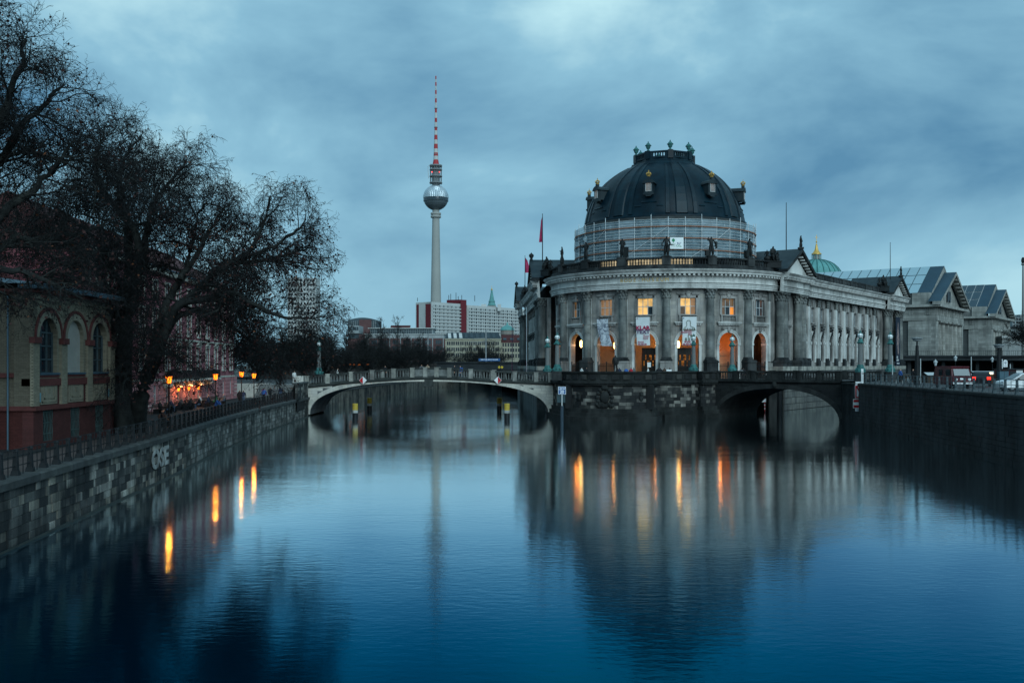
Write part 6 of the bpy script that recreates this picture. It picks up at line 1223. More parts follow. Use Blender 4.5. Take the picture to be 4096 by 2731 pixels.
for k in range(8): xa = x0 + 6 + 4.9 * k; panes(gb, xa, xa + 2.8, 3, Y - 0.04, z(1376), z(1360), m_fglass); panes(gb, xa, xa + 2.8, 3, Y - 0.04, z(1400), z(1384), m_fglass); MB().box(xa + 3.3, xa + 3.7, Y - 0.2, Y, 3, z(1353)).obj('pier', m_ogrey, gb)
MB().box(XP(1395, Y), XP(1440, Y), Y - 3, Y + 10, z(1334), z(1303)).obj('corner_tower', m_ogrey, gb); panes(gb, XP(1396, Y), XP(1439, Y), 5, Y - 3.05, z(1322), z(1308), m_fglass)
Y = 620.0; x0, x1 = XP(1392, Y), XP(1508, Y); z = lambda py: HC + (HZ - py) / F * 620.0; bh = thing('barrel_roof_hall', 'dark hall with curved metal roof on the left skyline', 'building', ((x0 + x1) / 2, Y, 3))
arc = [(x0 + (x1 - x0) * i / 10, z(1280) + (z(1270) - z(1280)) * math.sin(math.pi * i / 10)) for i in range(11)]
MB().slab(([(x0, 3), (x1, 3)] + arc[::-1]), Y, Y + 22).obj('hall', mat('hall_zinc', (0.055, 0.08, 0.095), 0.6, 0.2, var=0.2, scale=0.2), bh); MB().box(XP(1440, Y), XP(1487, Y), Y - 4, Y, 3, z(1279)).obj('brick_core', m_obrick, bh)
for i in range(16): xa = x0 + (x1 - x0) * i / 16; MB().box(xa, xa + 0.25, Y - 0.2, Y, z(1310), z(1283)).obj('seam', m_ogrey, bh)
for px0, px1, yt, Y, m_, lab in ((1560, 1640, 1300, 700, m_rtile, 'low red roof on the skyline left of the slab blocks'), (1600, 1665, 1310, 640, m_ogrey, 'low grey roof house on the skyline below the red roof')):
    x0, x1 = XP(px0, Y), XP(px1, Y); zt = HC + (HZ - yt) / F * Y; h = thing('far_house', lab, 'building', (x0, Y, 3)); MB().box(x0, x1, Y, Y + 10, 3, zt - 3).obj('wall', m_ogrey, h); MB().add([(x0, Y, zt - 3), (x1, Y, zt - 3), (x1, Y + 5, zt), (x0, Y + 5, zt)], [(0, 1, 2, 3)]).obj('roof', m_, h)
# ---- railway viaduct across the river, with catenary and banner
MB().box(-90, 5, 343.5, 345.2, -1, 5.5).obj('far_bank', m_core, None, kind='structure')
VD = thing('railway_viaduct', 'dark steel railway viaduct crossing behind the museum', 'viaduct', (-10, 318, 3))
m_vd = mat('viaduct_steel', (0.02, 0.026, 0.03), 0.7, 0.2, var=0.3, scale=0.4)
MB().box(-75, 6, 318, 328, 5.6, 8.0).obj('girder', m_vd, VD); MB().box(-75, 6, 317.5, 318, 7.7, 8.1).obj('edge_beam', m_vd, VD)
for x in (-26, -5.0): MB().box(x - 1.6, x + 1.6, 319, 327, -1, 5.6).obj('pier', m_vd, VD)
MB().box(-75, -24, 316.8, 329, 0, 7.6).obj('abutment', mat('viaduct_brick', (0.03, 0.028, 0.027), 0.9, var=0.3), VD)
b = MB()
for i in range(68): b.box(-74 + 1.15 * i, -73.95 + 1.15 * i, 317.6, 317.66, 8.1, 9.3)
for z in (8.7, 9.3): b.box(-75, 6, 317.6, 317.66, z, z + 0.06)
b.obj('parapet_railing', m_vd, VD, kind='stuff')
for px in (1712, 1944): 
    x = XP(px, 322); t = thing('catenary_mast', 'grey railway mast %s' % ('standing left of the mansard house' if px < 1800 else 'standing in front of the mansard house'), 'mast', (x, 322, 8)); MB().box(x - 0.22, x + 0.22, 321.8, 322.2, 8, HC + (HZ - (1335 if px < 1800 else 1318)) / F * 322).obj('mast', MATS['gallery_grey'], t)
    MB().tube([(x, 321.7, 15.0), (x - 4.2, 321.7, 13.4), (x - 4.2, 321.7, 15.6), (x, 321.7, 15.8)], 0.08, 4).obj('bracket_arm', MATS['gallery_grey'], t); MB().tube([(x, 321.7, 14.6), (x - 5.2, 321.7, 14.4)], 0.07, 4).obj('steady_arm', MATS['gallery_grey'], t)
bx0, bx1 = XP(1914, 316), XP(2000, 316); z = lambda py: HC + (HZ - py) / F * 316; bb = thing('viaduct_banner', 'blue banner with white lettering hanging on the railway viaduct', 'banner', ((bx0 + bx1) / 2, 316.9, 8)); MB().box(bx0, bx1, 316.9, 317.0, z(1444), z(1433.5)).obj('sheet', mat('banner_blue', (0.02, 0.09, 0.24), 0.6, var=0.1), bb)
text('DISCOVER LIFE IN THE DDR', 0.44, m_white, bb, face_M(((bx0 + bx1) / 2, 316.88, z(1438)), (0, -1)), 'lettering', 0.005, bold=0.012)
for i, px in enumerate((1997, 2008)): x = XP(px, 300); t = thing('yellow_diamond_sign', 'yellow diamond shipping sign under the viaduct, %s one of the pair' % ('left' if i == 0 else 'right'), 'sign', (x, 300, 5)); MB().slab([(x, z(1474)), (x + .42, z(1468)), (x, z(1461.5)), (x - .42, z(1468))], 299.9, 300).obj('board', mat('sign_yellow', (0.55, 0.38, 0.03), 0.5), t); MB().box(x - .04, x + .04, 300.02, 300.1, 3, z(1468)).obj('post', m_iron, t)
# lit windows of a passing train low behind the trees
tr = thing('passing_train', 'row of orange lit train windows low behind the bare trees', 'train', (XP(1420, 250), 250, 5.5)); z = lambda py: HC + (HZ - py) / F * 250; MB().box(XP(1340, 250), XP(1500, 250), 250.05, 252.5, z(1472), z(1448)).obj('carriage', m_vd, tr)
for a, c in ((1358, 1363), (1374, 1380), (1384, 1389), (1396, 1405), (1411, 1418), (1418.6, 1422), (1432, 1438), (1440, 1447), (1452, 1458), (1467, 1478)): MB().box(XP(a, 250), XP(c, 250), 250.0, 250.06, z(1460), z(1456)).obj('window', glow('train_window', (1.0, 0.25, 0.04), 1.3), tr)
# ---- green cathedral dome with gilt lantern
Y = 640.0; x = XP(3266, Y); z = lambda py: HC + (HZ - py) / F * 640.0; dm = thing('cathedral_dome', 'green copper cathedral dome with gilded lantern above the museum roof', 'church', (x, Y, 3)); MB().box(x - 20, x + 20, Y - 5, Y + 30, 3, 45).obj('body', m_conc, dm)
MB().lathe([(17, 45), (16.8, z(1130)), (16.4, z(1118))], 24, (x, Y, 0)).obj('drum', m_conc, dm)
m_cop = mat('copper_dome', (0.08, 0.23, 0.225), 0.65, var=0.25, scale=0.15, streak=0.4, dark=(0.07, 0.17, 0.18)); pf = [(16.0 * math.cos(R(a)) + 0.3, z(1120) + 13.2 * math.sin(R(a))) for a in (0, 12, 24, 36, 48, 60, 72, 80)]
MB().lathe(pf, 32, (x, Y, 0)).obj('copper_shell', m_cop, dm, smooth=True)
for k in range(24): a = 2 * math.pi * k / 24; MB().tube([(x + (r + .05) * math.cos(a), Y + (r + .05) * math.sin(a), zz) for r, zz in pf], 0.28, 4).obj('rib', MATS['green_patina'], dm)
MB().lathe([(2.4, z(1051)), (2.4, z(1018))], 12, (x, Y, 0)).obj('lantern_core', m_conc, dm)
for k in range(10): a = 2 * math.pi * k / 10; MB().tube([(x + 2.9 * math.cos(a), Y + 2.9 * math.sin(a), z(1051)), (x + 2.9 * math.cos(a), Y + 2.9 * math.sin(a), z(1016))], 0.22, 5).obj('lantern_post', m_cop, dm)
MB().lathe([(3.2, z(1018)), (3.2, z(1015)), (2.4, z(1012)), (1.2, z(1000)), (0.8, z(988)), (0.55, z(977)), (0.1, z(975))], 12, (x, Y, 0)).obj('gilded_cap', m_gold, dm, smooth=True); MB().tube([(x, Y, z(977)), (x, Y, z(940))], 0.18, 5).obj('cross', m_gold, dm); MB().ball((x, Y, z(968)), 0.55, 8, 6).obj('ball', m_gold, dm); MB().box(x - 1.0, x + 1.0, Y - .15, Y + .15, z(951), z(949)).obj('cross_arm', m_gold, dm)
# ---- two temple-fronted museum wings
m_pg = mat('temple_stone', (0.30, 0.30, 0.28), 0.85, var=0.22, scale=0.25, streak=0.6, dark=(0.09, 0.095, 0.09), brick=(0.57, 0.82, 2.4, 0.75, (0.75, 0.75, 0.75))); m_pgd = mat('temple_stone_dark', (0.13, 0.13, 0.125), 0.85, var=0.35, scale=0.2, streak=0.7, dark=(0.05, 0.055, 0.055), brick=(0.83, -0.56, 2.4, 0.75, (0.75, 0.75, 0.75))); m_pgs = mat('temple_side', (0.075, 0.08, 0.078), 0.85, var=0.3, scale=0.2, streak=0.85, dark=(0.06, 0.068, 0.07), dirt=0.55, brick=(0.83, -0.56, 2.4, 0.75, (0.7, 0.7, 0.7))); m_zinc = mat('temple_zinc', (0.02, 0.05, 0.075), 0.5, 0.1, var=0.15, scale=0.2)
def temple(label, P, glazed):
    D, N_ = RWD, RWN; t = thing('temple_wing', label, 'museum', (P.x, P.y, 3)); ang = math.atan2(D.y, D.x)
    def Q(s, o, z): q = P + D * s + N_ * o; return (q.x, q.y, z)
    def Q2(s, o): return Q(s, o, 0)[:2]
    Wd, ze = 34.0, 24.0
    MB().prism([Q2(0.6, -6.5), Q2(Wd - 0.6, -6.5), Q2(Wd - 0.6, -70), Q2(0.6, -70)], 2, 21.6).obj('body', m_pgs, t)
    MB().prism([Q2(0, 0), Q2(3.2, 0), Q2(3.2, -7), Q2(0.2, -7)], 2, 18.9).obj('corner_pier', m_pg, t); MB().prism([Q2(Wd - 1.5, 0), Q2(Wd, 0), Q2(Wd, -2.5), Q2(Wd - 1.5, -2.5)], 2, 18.9).obj('corner_pier', m_pg, t)
    MB().prism([Q2(3.2, -6.2), Q2(Wd - 0.8, -6.2), Q2(Wd - 0.8, -6.45), Q2(3.2, -6.45)], 2, 18.9).obj('porch_shade', m_core, t)  # near-black sheet behind the columns, painting the shade inside the porch
    fl = MB(); n = 40; ring_ = [((1.45 if k % 2 else 1.28) * math.cos(2 * math.pi * k / n), (1.45 if k % 2 else 1.28) * math.sin(2 * math.pi * k / n)) for k in range(n)]
    fl.add([(x, y, 2) for x, y in ring_] + [(x * .84, y * .84, 18.0) for x, y in ring_], [(k, (k + 1) % n, n + (k + 1) % n, n + k) for k in range(n)]); fl = fl.mesh('shaft', m_pg); cap = MB().lathe([(1.15, 18.0), (1.7, 18.45)], 16).cbox((0, 0, 18.68), (3.3, 3.3, 0.45)).mesh('capital', m_pg)
    for i in range(6): c = put('column', None, t, Q(5.4 + 5.15 * i, -1.2, 0), ang); put('shaft', fl, c, Q(5.4 + 5.15 * i, -1.2, 0), ang); put('capital', cap, c, Q(5.4 + 5.15 * i, -1.2, 0), ang)
    MB().prism([Q2(0, 0.2), Q2(Wd, 0.2), Q2(Wd, -3), Q2(0, -3)], 18.9, 20.3).obj('architrave', m_pg, t); MB().prism([Q2(-0.05, 0.1), Q2(Wd, 0.1), Q2(Wd, -3), Q2(-0.05, -3)], 20.3, 22.4).obj('frieze', m_pg, t)
    MB().prism([Q2(-0.05, -3), Q2(0.6, -3), Q2(0.6, -70), Q2(-0.05, -70)], 18.9, 22.4).obj('side_frieze', m_pg, t)
    tg = MB().box(-0.55, -0.25, -0.14, 0, 0, 1.9).box(-0.15, 0.15, -0.14, 0, 0, 1.9).box(0.25, 0.55, -0.14, 0, 0, 1.9).mesh('triglyph', m_pg)
    for i in range(15): put('triglyph', tg, t, Q(1.0 + 2.3 * i, 0.1, 20.4), ang)
    for i in range(12): put('triglyph', tg, t, Q(-0.05, -2 - 4.2 * i, 20.4), ang - math.pi / 2)
    MB().prism([Q2(-1.4, 1.5), Q2(Wd + 1.4, 1.5), Q2(Wd + 1.4, -3), Q2(-1.4, -3)], 22.4, 23.1).obj('cornice', m_pg, t); MB().prism([Q2(-1.4, -3), Q2(0.6, -3), Q2(0.6, -70), Q2(-1.4, -70)], 22.4, 23.1).obj('side_cornice', m_pg, t)
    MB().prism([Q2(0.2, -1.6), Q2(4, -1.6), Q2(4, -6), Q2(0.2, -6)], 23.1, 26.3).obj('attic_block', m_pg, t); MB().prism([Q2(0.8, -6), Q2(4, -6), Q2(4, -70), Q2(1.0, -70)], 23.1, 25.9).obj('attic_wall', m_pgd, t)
    ap = 31.8
    MB().add([Q(0.5, -0.6, 23.1), Q(Wd - 0.5, -0.6, 23.1), Q(Wd / 2, -0.6, ap - 0.8)], [(0, 1, 2)]).obj('tympanum', m_pg, t)
    for s, o_ in ((Wd / 2 - 1.4, 0.9), (Wd / 2 + 1.4, 0.9)): MB().box(-0.35, 0.35, -0.3, 0.1, 0, 3.0).obj('gable_slot', m_fdark, t, Q(s, -0.45, 24.4), ang)
    MB().box(-0.5, 0.5, -0.25, 0.1, 0, 2.2).obj('gable_niche', m_fdark, t, Q(Wd / 2, -0.45, 25.0), ang)
    for e in (-1.8, Wd + 1.8):
        MB().add([Q(e, 1.7, 22.9), Q(Wd / 2, 1.7, ap), Q(Wd / 2, 1.7, ap + 0.9), Q(e, 1.7, 23.8), Q(e, -0.4, 22.9), Q(Wd / 2, -0.4, ap), Q(Wd / 2, -0.4, ap + 0.9), Q(e, -0.4, 23.8)], [(0, 1, 2, 3), (7, 6, 5, 4), (0, 4, 5, 1), (3, 2, 6, 7), (0, 3, 7, 4)]).obj('raking_cornice', m_pg, t)
        MB().add([Q(e, 1.7, 23.82), Q(Wd / 2, 1.7, ap + 0.92), Q(Wd / 2, -1.5, ap + 0.92), Q(e, -1.5, 23.82)], [(0, 1, 2, 3)]).obj('porch_roof', m_zinc, t)
        for i in range(9): f = (i + .5) / 9.5; q = Q(e + (Wd / 2 - e) * f, 0.9, 22.75 + (ap - 22.9) * f); MB().cbox((0, 0, 0), (1.3, 1.1, 0.4)).obj('mutule', m_pg, t, q, ang)
    # main roof behind, higher ridge
    for e, sg in ((2.0, 1), (Wd - 2.0, -1)):
        MB().add([Q(e, -1.5, 26.2), Q(Wd / 2, -1.5, 34.6), Q(Wd / 2, -5.0, 34.6), Q(e, -5.0, 26.2)], [(0, 1, 2, 3)]).obj('zinc_strip', m_zinc, t)
        if sg > 0:
            for i in range(22):
                for j in range(3):
                    f0, f1 = j / 3 + 0.01, (j + 1) / 3 - 0.01; o0 = -5.1 - 2.7 * i; l = lambda f, o_: Q(e + (Wd / 2 - e) * f, o_, 26.2 + 8.4 * f + 0.12)
                    MB().add([l(f0, o0), l(f1, o0), l(f1, o0 - 2.5), l(f0, o0 - 2.5)], [(0, 1, 2, 3)]).obj('roof_pane', glazed, t)
            MB().add([Q(e, -5.0, 26.2), Q(Wd / 2, -5.0, 34.6), Q(Wd / 2, -70, 34.6), Q(e, -70, 26.2)], [(0, 1, 2, 3)]).obj('roof_frame', m_roofbar if glazed is m_rgl else m_wht, t)
        else: MB().add([Q(e, -5.0, 26.2), Q(Wd / 2, -5.0, 34.6), Q(Wd / 2, -70, 34.6), Q(e, -70, 26.2)], [(0, 1, 2, 3)]).obj('roof_slope', m_zinc, t)
    MB().add([Q(2, -1.5, 26.2), Q(Wd - 2, -1.5, 26.2), Q(Wd / 2, -1.5, 34.5)], [(0, 1, 2)]).obj('roof_gable', m_pg, t)
    return t
m_rgl = glass('roof_glass', (0.26, 0.38, 0.43), 0.16); m_roofbar = mat('roof_bars', (0.05, 0.09, 0.11), 0.5, 0.3); m_rgl2 = glass('roof_glass_dark', (0.012, 0.03, 0.045), 0.2)
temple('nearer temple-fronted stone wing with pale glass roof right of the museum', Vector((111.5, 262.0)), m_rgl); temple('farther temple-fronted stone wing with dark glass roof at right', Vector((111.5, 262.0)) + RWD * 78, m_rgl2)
# ---- right viaduct, far blocks
V2 = thing('right_viaduct', 'low dark railway bridge in front of the temple wings', 'viaduct', (130, 232, 3)); MB().box(90, 123.5, 232, 241, 8.15, 9.25).obj('girder', m_vd, V2); MB().box(90, 123.5, 231.6, 232, 9.0, 9.35).obj('edge_beam', m_vd, V2); MB().box(90, 123.5, 240.5, 241, 3, 8.15).obj('underpass_shade', m_core, V2)  # near-black back sheet stands in for the shade below the girder
b = MB()
for i in range(66): b.box(90.2 + 0.5 * i, 90.24 + 0.5 * i, 231.7, 231.74, 9.35, 10.45)
b.box(90, 123.5, 231.7, 231.76, 10.4, 10.47); b.obj('parapet_railing', m_vd, V2, kind='stuff')
for x in (93, 101, 109, 117): MB().box(x, x + 0.8, 234, 240, 3, 8.15).obj('pillar', m_vd, V2)
MB().box(123.5, 150, 231, 243, 3, 8.6).obj('abutment', mat('viaduct_ashlar', (0.20, 0.20, 0.17), 0.9, var=0.25, scale=0.6, brick=(1, 0, 1.6, 0.55, (0.5, 0.5, 0.5))), V2)
Y = 560; ob = thing('grey_high_block', 'grey office block at the right edge of the skyline', 'building', (XP(4075, Y), Y, 3)); zf = lambda py: HC + (HZ - py) / F * 560; MB().box(XP(4050, Y), XP(4150, Y), Y, Y + 20, 3, zf(1268)).obj('wall', m_ogrey, ob); facade_grid(ob, Vector((XP(4050, Y), Y)), Vector((1, 0)), Vector((0, -1)), 12, zf(1310), zf(1270), 7, 3, 1.2, 1.2, m_fdark, 0.4); MB().box(XP(4078, Y), XP(4100, Y), Y - 0.5, Y + 10, zf(1268), zf(1258)).obj('roof_rail', m_ogrey, ob)
Y = 330; lb = thing('low_pale_block', 'low pale building behind the bare tree at right', 'building', (XP(4060, Y), Y, 3)); zf = lambda py: HC + (HZ - py) / F * 330; MB().box(XP(4010, Y), XP(4180, Y), Y, Y + 15, 3, zf(1352)).obj('wall', mat('pale_metal', (0.36, 0.37, 0.36), 0.7, var=0.1), lb); MB().box(XP(4005, Y), XP(4185, Y), Y - 0.6, Y + 15, zf(1352), zf(1344)).obj('roof_edge', m_wht, lb)
for i in range(18): MB().box(XP(4014 + 5 * i, Y), XP(4014 + 5 * i, Y) + 0.12, Y - 0.15, Y, 3, zf(1353)).obj('facade_fin', m_ogrey, lb)
Y = 420; lb2 = thing('flat_roof_hall', 'dark flat-roofed hall right of the temple wings', 'building', (XP(4060, Y), Y, 3)); zf = lambda py: HC + (HZ - py) / F * 420; MB().box(XP(4012, Y), XP(4200, Y), Y, Y + 15, 3, zf(1312)).obj('wall', m_ogrey, lb2); MB().box(XP(4006, Y), XP(4205, Y), Y - 0.8, Y + 15, zf(1312), zf(1306)).obj('roof', m_vd, lb2)
Y = 300; x = XP(4092, Y); zf = lambda py: HC + (HZ - py) / F * 300; vc = thing('monument_column', 'tall thin column with statue at the right picture edge', 'column', (x, Y, 3)); MB().lathe([(0.5, 3), (0.4, 10), (0.22, zf(1062)), (0.6, zf(1058)), (0.3, zf(1052))], 10, (x, Y, 0)).obj('shaft', m_granite, vc); MB().ball((x, Y, zf(1042)), 0.55, 8, 6, (1, 1, 1.9)).obj('statue', m_bronze, vc)
# ---- bare trees beyond the pale bridge
def bg_limbs(h, sp, seed, r0):
    rg = np.random.default_rng(seed); L_ = [([(0, 0, -0.3), (0.1, 0, h * 0.2), (0.0, 0.1, h * 0.42), (0.2, 0, h * 0.75), (0.1, 0, h)], r0, r0 * 0.12)]
    for i in range(8):
        a = 2 * math.pi * i / 8 + rg.uniform(-.3, .3); z0 = h * rg.uniform(0.2, 0.45); s = sp * rg.uniform(0.6, 1.0); L_.append(([(0, 0, z0), (s * .35 * math.cos(a), s * .35 * math.sin(a), z0 + h * 0.16), (s * .75 * math.cos(a), s * .75 * math.sin(a), z0 + h * rg.uniform(.22, .34)), (s * math.cos(a), s * math.sin(a), z0 + h * rg.uniform(.3, .52))], r0 * 0.45, 0.04))
    return [([Vector(p) for p in pts], a, b) for pts, a, b in L_]
NOLIGHT = None
ta = make_tree('bare_tree', 'x', Vector((0, 0, 0)), bg_limbs(10, 5.5, 3, 0.3), 31, lens=(2.8, 1.6, 0.9), per=(11, 9, 8), twig_r=0.022, leaf=0)
tbb = make_tree('bare_tree', 'x', Vector((0, 0, 0)), bg_limbs(11, 6.5, 5, 0.34), 32, lens=(2.8, 1.6, 0.9), per=(11, 9, 8), twig_r=0.022, leaf=0)
def poplar_limbs(h): 
    L_ = [([(0, 0, -.3), (0, 0, h * .5), (0, 0, h)], 0.22, 0.03)]
    for i in range(16): a = i * 2.4; z0 = h * (0.12 + 0.05 * i); L_.append(([(0, 0, z0), (0.6 * math.cos(a), 0.6 * math.sin(a), z0 + h * .08), (0.8 * math.cos(a), 0.8 * math.sin(a), min(h, z0 + h * .2))], 0.07, 0.02))
    return [([Vector(p) for p in pts], a, b) for pts, a, b in L_]
tp = make_tree('poplar_tree', 'x', Vector((0, 0, 0)), poplar_limbs(16), 33, lens=(1.5, 0.8, 0.5), per=(6, 5, 4), twig_r=0.02, leaf=0, droop=0.05)
def place_trees(src, spots, group):
    for i, (px, Y, zg, s, rz, lab) in enumerate(spots):
        loc = (XP(px, Y), Y, zg)
        if i == 0: src.matrix_basis = Matrix.LocRotScale(Vector(loc), Matrix.Rotation(rz, 3, 'Z'), Vector((s, s, s))); WM[src.name] = src.matrix_basis.copy(); src['label'] = lab; src['group'] = group
        else: clone(src, loc, rz, s, lab, group)
place_trees(ta, [(1120, 176, 2.6, 1.15, 0, 'leftmost bare tree behind the bridge head lamp'), (1300, 190, 2.6, 1.0, 1.2, 'second bare tree from the left behind the pale bridge'), (1465, 214, 2.6, 1.05, 2.0, 'fourth bare tree from the left behind the pale bridge'), (1620, 262, 2.6, 1.1, 4.0, 'dark bare tree left of the railway mast'), (1690, 300, 3, 1.15, 0.5, 'bare tree in front of the glass office right of the mast'), (1030, 160, 2.6, 1.0, 2.6, 'bare tree behind the farthest gas lamp'), (1240, 230, 2.6, 1.3, 4.4, 'tall bare tree between the pale tower block and the bridge'), (4150, 215, 5, 1.25, 1.0, 'bare tree at the right picture edge')], 'bare trees in the background')
place_trees(tbb, [(1215, 182, 2.6, 0.95, 0.3, 'bare tree close behind the left end of the pale bridge'), (1385, 205, 2.6, 1.0, 1.0, 'third bare tree from the left behind the pale bridge'), (1545, 235, 2.6, 1.05, 3.0, 'fifth bare tree from the left behind the pale bridge'), (1880, 360, 3, 0.95, 5.0, 'brownish bare tree before the mansard house'), (1960, 350, 3, 1.05, 2.2, 'bare tree beside the mast at the mansard house'), (900, 150, 2.6, 1.0, 4.0, 'bare tree behind the end of the pink house'), (1750, 330, 3, 0.9, 0.2, 'small bare tree between the mast and the mansard house')], 'bare trees in the background')
place_trees(tp, [(1523, 300, 2.6, 1.12, 0, 'left one of two slim poplars on the skyline'), (1590, 310, 2.6, 1.18, 1.5, 'right one of two slim poplars on the skyline')], 'slim poplars')
# ================================================================== figures
def skin_mesh(name, J, E_, tags, mats, lv=1):
    me = bpy.data.meshes.new('sk'); names = list(J); idx = {n: i for i, n in enumerate(names)}
    me.from_pydata([J[n][0] for n in names], [(idx[a], idx[b]) for a, b in E_], []); o = bpy.data.objects.new('sk', me); COL.objects.link(o)
    md = o.modifiers.new('s', 'SKIN'); sv = me.skin_vertices[0].data
    for n in names: r = J[n][1]; sv[idx[n]].radius = (r, r) if not isinstance(r, tuple) else r; sv[idx[n]].use_root = (n == 'pelvis')
    sb = o.modifiers.new('d', 'SUBSURF'); sb.levels = lv
    dg = bpy.context.evaluated_depsgraph_get(); out = bpy.data.meshes.new_from_object(o.evaluated_get(dg)); bpy.data.objects.remove(o); out.name = name
    out.materials.clear()
    for m in mats: out.materials.append(m)
    out.polygons.foreach_set('use_smooth', [True] * len(out.polygons))
    if len(mats) > 1:
        P = np.array([J[n][0] for n in names]); tg = [tags.get(n, 1) for n in names]
        for f in out.polygons: out.polygons[f.index].material_index = tg[int(np.argmin(((P - np.array(f.center)) ** 2).sum(1)))]
    return out
TAGS = dict(head=0, face=0, crown=3, back=3, hand_l=0, hand_r=0, wrist_l=1, wrist_r=1, hip_l=2, hip_r=2, knee_l=2, knee_r=2, ankle_l=2, ankle_r=2, toe_l=4, toe_r=4, pelvis=2)
EDG = [('pelvis', 'waist'), ('waist', 'chest'), ('chest', 'neck'), ('neck', 'head'), ('head', 'crown'), ('head', 'face'), ('head', 'back')] + [(a + s, b + s) for s in ('_l', '_r') for a, b in (('sh', 'elbow'), ('elbow', 'wrist'), ('wrist', 'hand'), ('hip', 'knee'), ('knee', 'ankle'), ('ankle', 'toe'))] + [('chest', 'sh_l'), ('chest', 'sh_r'), ('pelvis', 'hip_l'), ('pelvis', 'hip_r')]
def pose(kind, coat=1.0):
    j = {}
    def s(n, p, r): j[n] = (p, r)
    lean = {'walk': -0.04, 'sit': -0.08, 'stand': 0.0, 'sit_back': 0.06, 'lean': -0.22}[kind if kind in ('walk', 'sit', 'stand', 'sit_back', 'lean') else 'stand']
    hz = 0.50 if kind.startswith('sit') else 0.95; dz = hz - 0.95
    s('pelvis', (0, 0, hz), 0.15); s('waist', (0, lean * .4, 1.10 + dz), (0.155 * coat, 0.125 * coat)); s('chest', (0, lean, 1.33 + dz), (0.18 * coat, 0.13 * coat)); s('neck', (0, lean * 1.1, 1.50 + dz), 0.06); s('head', (0, lean * 1.2 - 0.01, 1.62 + dz), 0.095); s('crown', (0, lean * 1.2 + 0.01, 1.70 + dz), 0.075); s('face', (0, lean * 1.2 - 0.07, 1.60 + dz), 0.05); s('back', (0, lean * 1.2 + 0.06, 1.63 + dz), 0.07)
    for sd, sg in (('_l', 1), ('_r', -1)):
        s('sh' + sd, (0.19 * sg, lean, 1.42 + dz), 0.075)
        if kind.startswith('sit'): s('elbow' + sd, (0.25 * sg, lean - 0.08, 1.15 + dz), 0.06); s('wrist' + sd, (0.16 * sg, lean - 0.30, 1.06 + dz), 0.042); s('hand' + sd, (0.10 * sg, lean - 0.38, 1.06 + dz), 0.04)
        elif kind == 'walk': s('elbow' + sd, (0.24 * sg, lean + 0.10 * sg, 1.16), 0.058); s('wrist' + sd, (0.25 * sg, lean - 0.02 + 0.05 * sg, 0.93), 0.042); s('hand' + sd, (0.25 * sg, lean - 0.06, 0.84), 0.04)
        elif kind == 'lean': s('elbow' + sd, (0.27 * sg, lean - 0.15, 1.18), 0.058); s('wrist' + sd, (0.15 * sg, lean - 0.30, 1.1), 0.042); s('hand' + sd, (0.08 * sg, lean - 0.34, 1.1), 0.04)
        else: s('elbow' + sd, (0.25 * sg, 0.03, 1.16), 0.058); s('wrist' + sd, (0.24 * sg, -0.04, 0.94), 0.042); s('hand' + sd, (0.23 * sg, -0.06, 0.85), 0.04)
        if kind.startswith('sit'): s('hip' + sd, (0.10 * sg, -0.05, 0.50), 0.105); s('knee' + sd, (0.13 * sg, -0.46, 0.50), 0.075); s('ankle' + sd, (0.13 * sg, -0.44, 0.09), 0.05); s('toe' + sd, (0.13 * sg, -0.60, 0.05), 0.04)
        elif kind == 'walk': s('hip' + sd, (0.09 * sg, 0, 0.88), 0.105); s('knee' + sd, (0.10 * sg, -0.14 * sg - 0.05, 0.50), 0.075); s('ankle' + sd, (0.10 * sg, -0.26 * sg + 0.05, 0.09), 0.05); s('toe' + sd, (0.10 * sg, -0.26 * sg - 0.10, 0.05), 0.04)
        else: s('hip' + sd, (0.10 * sg, 0, 0.88), 0.105); s('knee' + sd, (0.11 * sg, -0.01, 0.50), 0.075); s('ankle' + sd, (0.12 * sg, 0.02, 0.09), 0.05); s('toe' + sd, (0.13 * sg, -0.14, 0.05), 0.04)
    return j
def cloth(nm, c): return mat('cloth_' + nm, c, 0.9, var=0.2, scale=6)
CL = {k: cloth(k, v) for k, v in dict(black=(0.012, 0.013, 0.016), navy=(0.018, 0.025, 0.05), grey=(0.10, 0.105, 0.11), brown=(0.06, 0.04, 0.03), red=(0.33, 0.02, 0.03), white=(0.55, 0.56, 0.55), blue=(0.03, 0.09, 0.28), green=(0.03, 0.14, 0.07), denim=(0.05, 0.08, 0.13), beige=(0.28, 0.22, 0.16)).items()}
m_skin = mat('skin', (0.42, 0.24, 0.17), 0.6, var=0.1, scale=8); m_hair = {k: mat('hair_' + k, v, 0.7, var=0.2, scale=9) for k, v in dict(dark=(0.015, 0.012, 0.01), brown=(0.07, 0.04, 0.02), blond=(0.30, 0.20, 0.09)).items()}
PROTO = {k: skin_mesh('person_body', pose(k, 1.12), EDG, TAGS, [m_skin, CL['black'], CL['denim'], m_hair['dark'], CL['black']], 1) for k in ('stand', 'walk', 'sit', 'sit_back', 'lean')}
def person(kind, loc, rz, top, leg, hair, label, group=None, sc=1.0, bag=None):
    me = PROTO[kind]; t = thing('person', label, 'person', loc, rz, group)
    o = put('body', me, t, loc, rz, sc)
    for i, m in enumerate((m_skin, CL[top], CL[leg], m_hair[hair], CL['black'])): o.material_slots[i].link = 'OBJECT'; o.material_slots[i].material = m
    if bag:
        b = MB(); b.cbox((0, 0.20, 1.22), (0.32, 0.2, 0.46), 0, 0.85).tube([(-.12, .1, 1.42), (-.14, -.1, 1.40), (-.13, -.12, 1.2)], 0.018, 4).tube([(.12, .1, 1.42), (.14, -.1, 1.40), (.13, -.12, 1.2)], 0.018, 4); put('backpack', b.mesh('backpack', CL[bag]), t, loc, rz, sc)
    return t
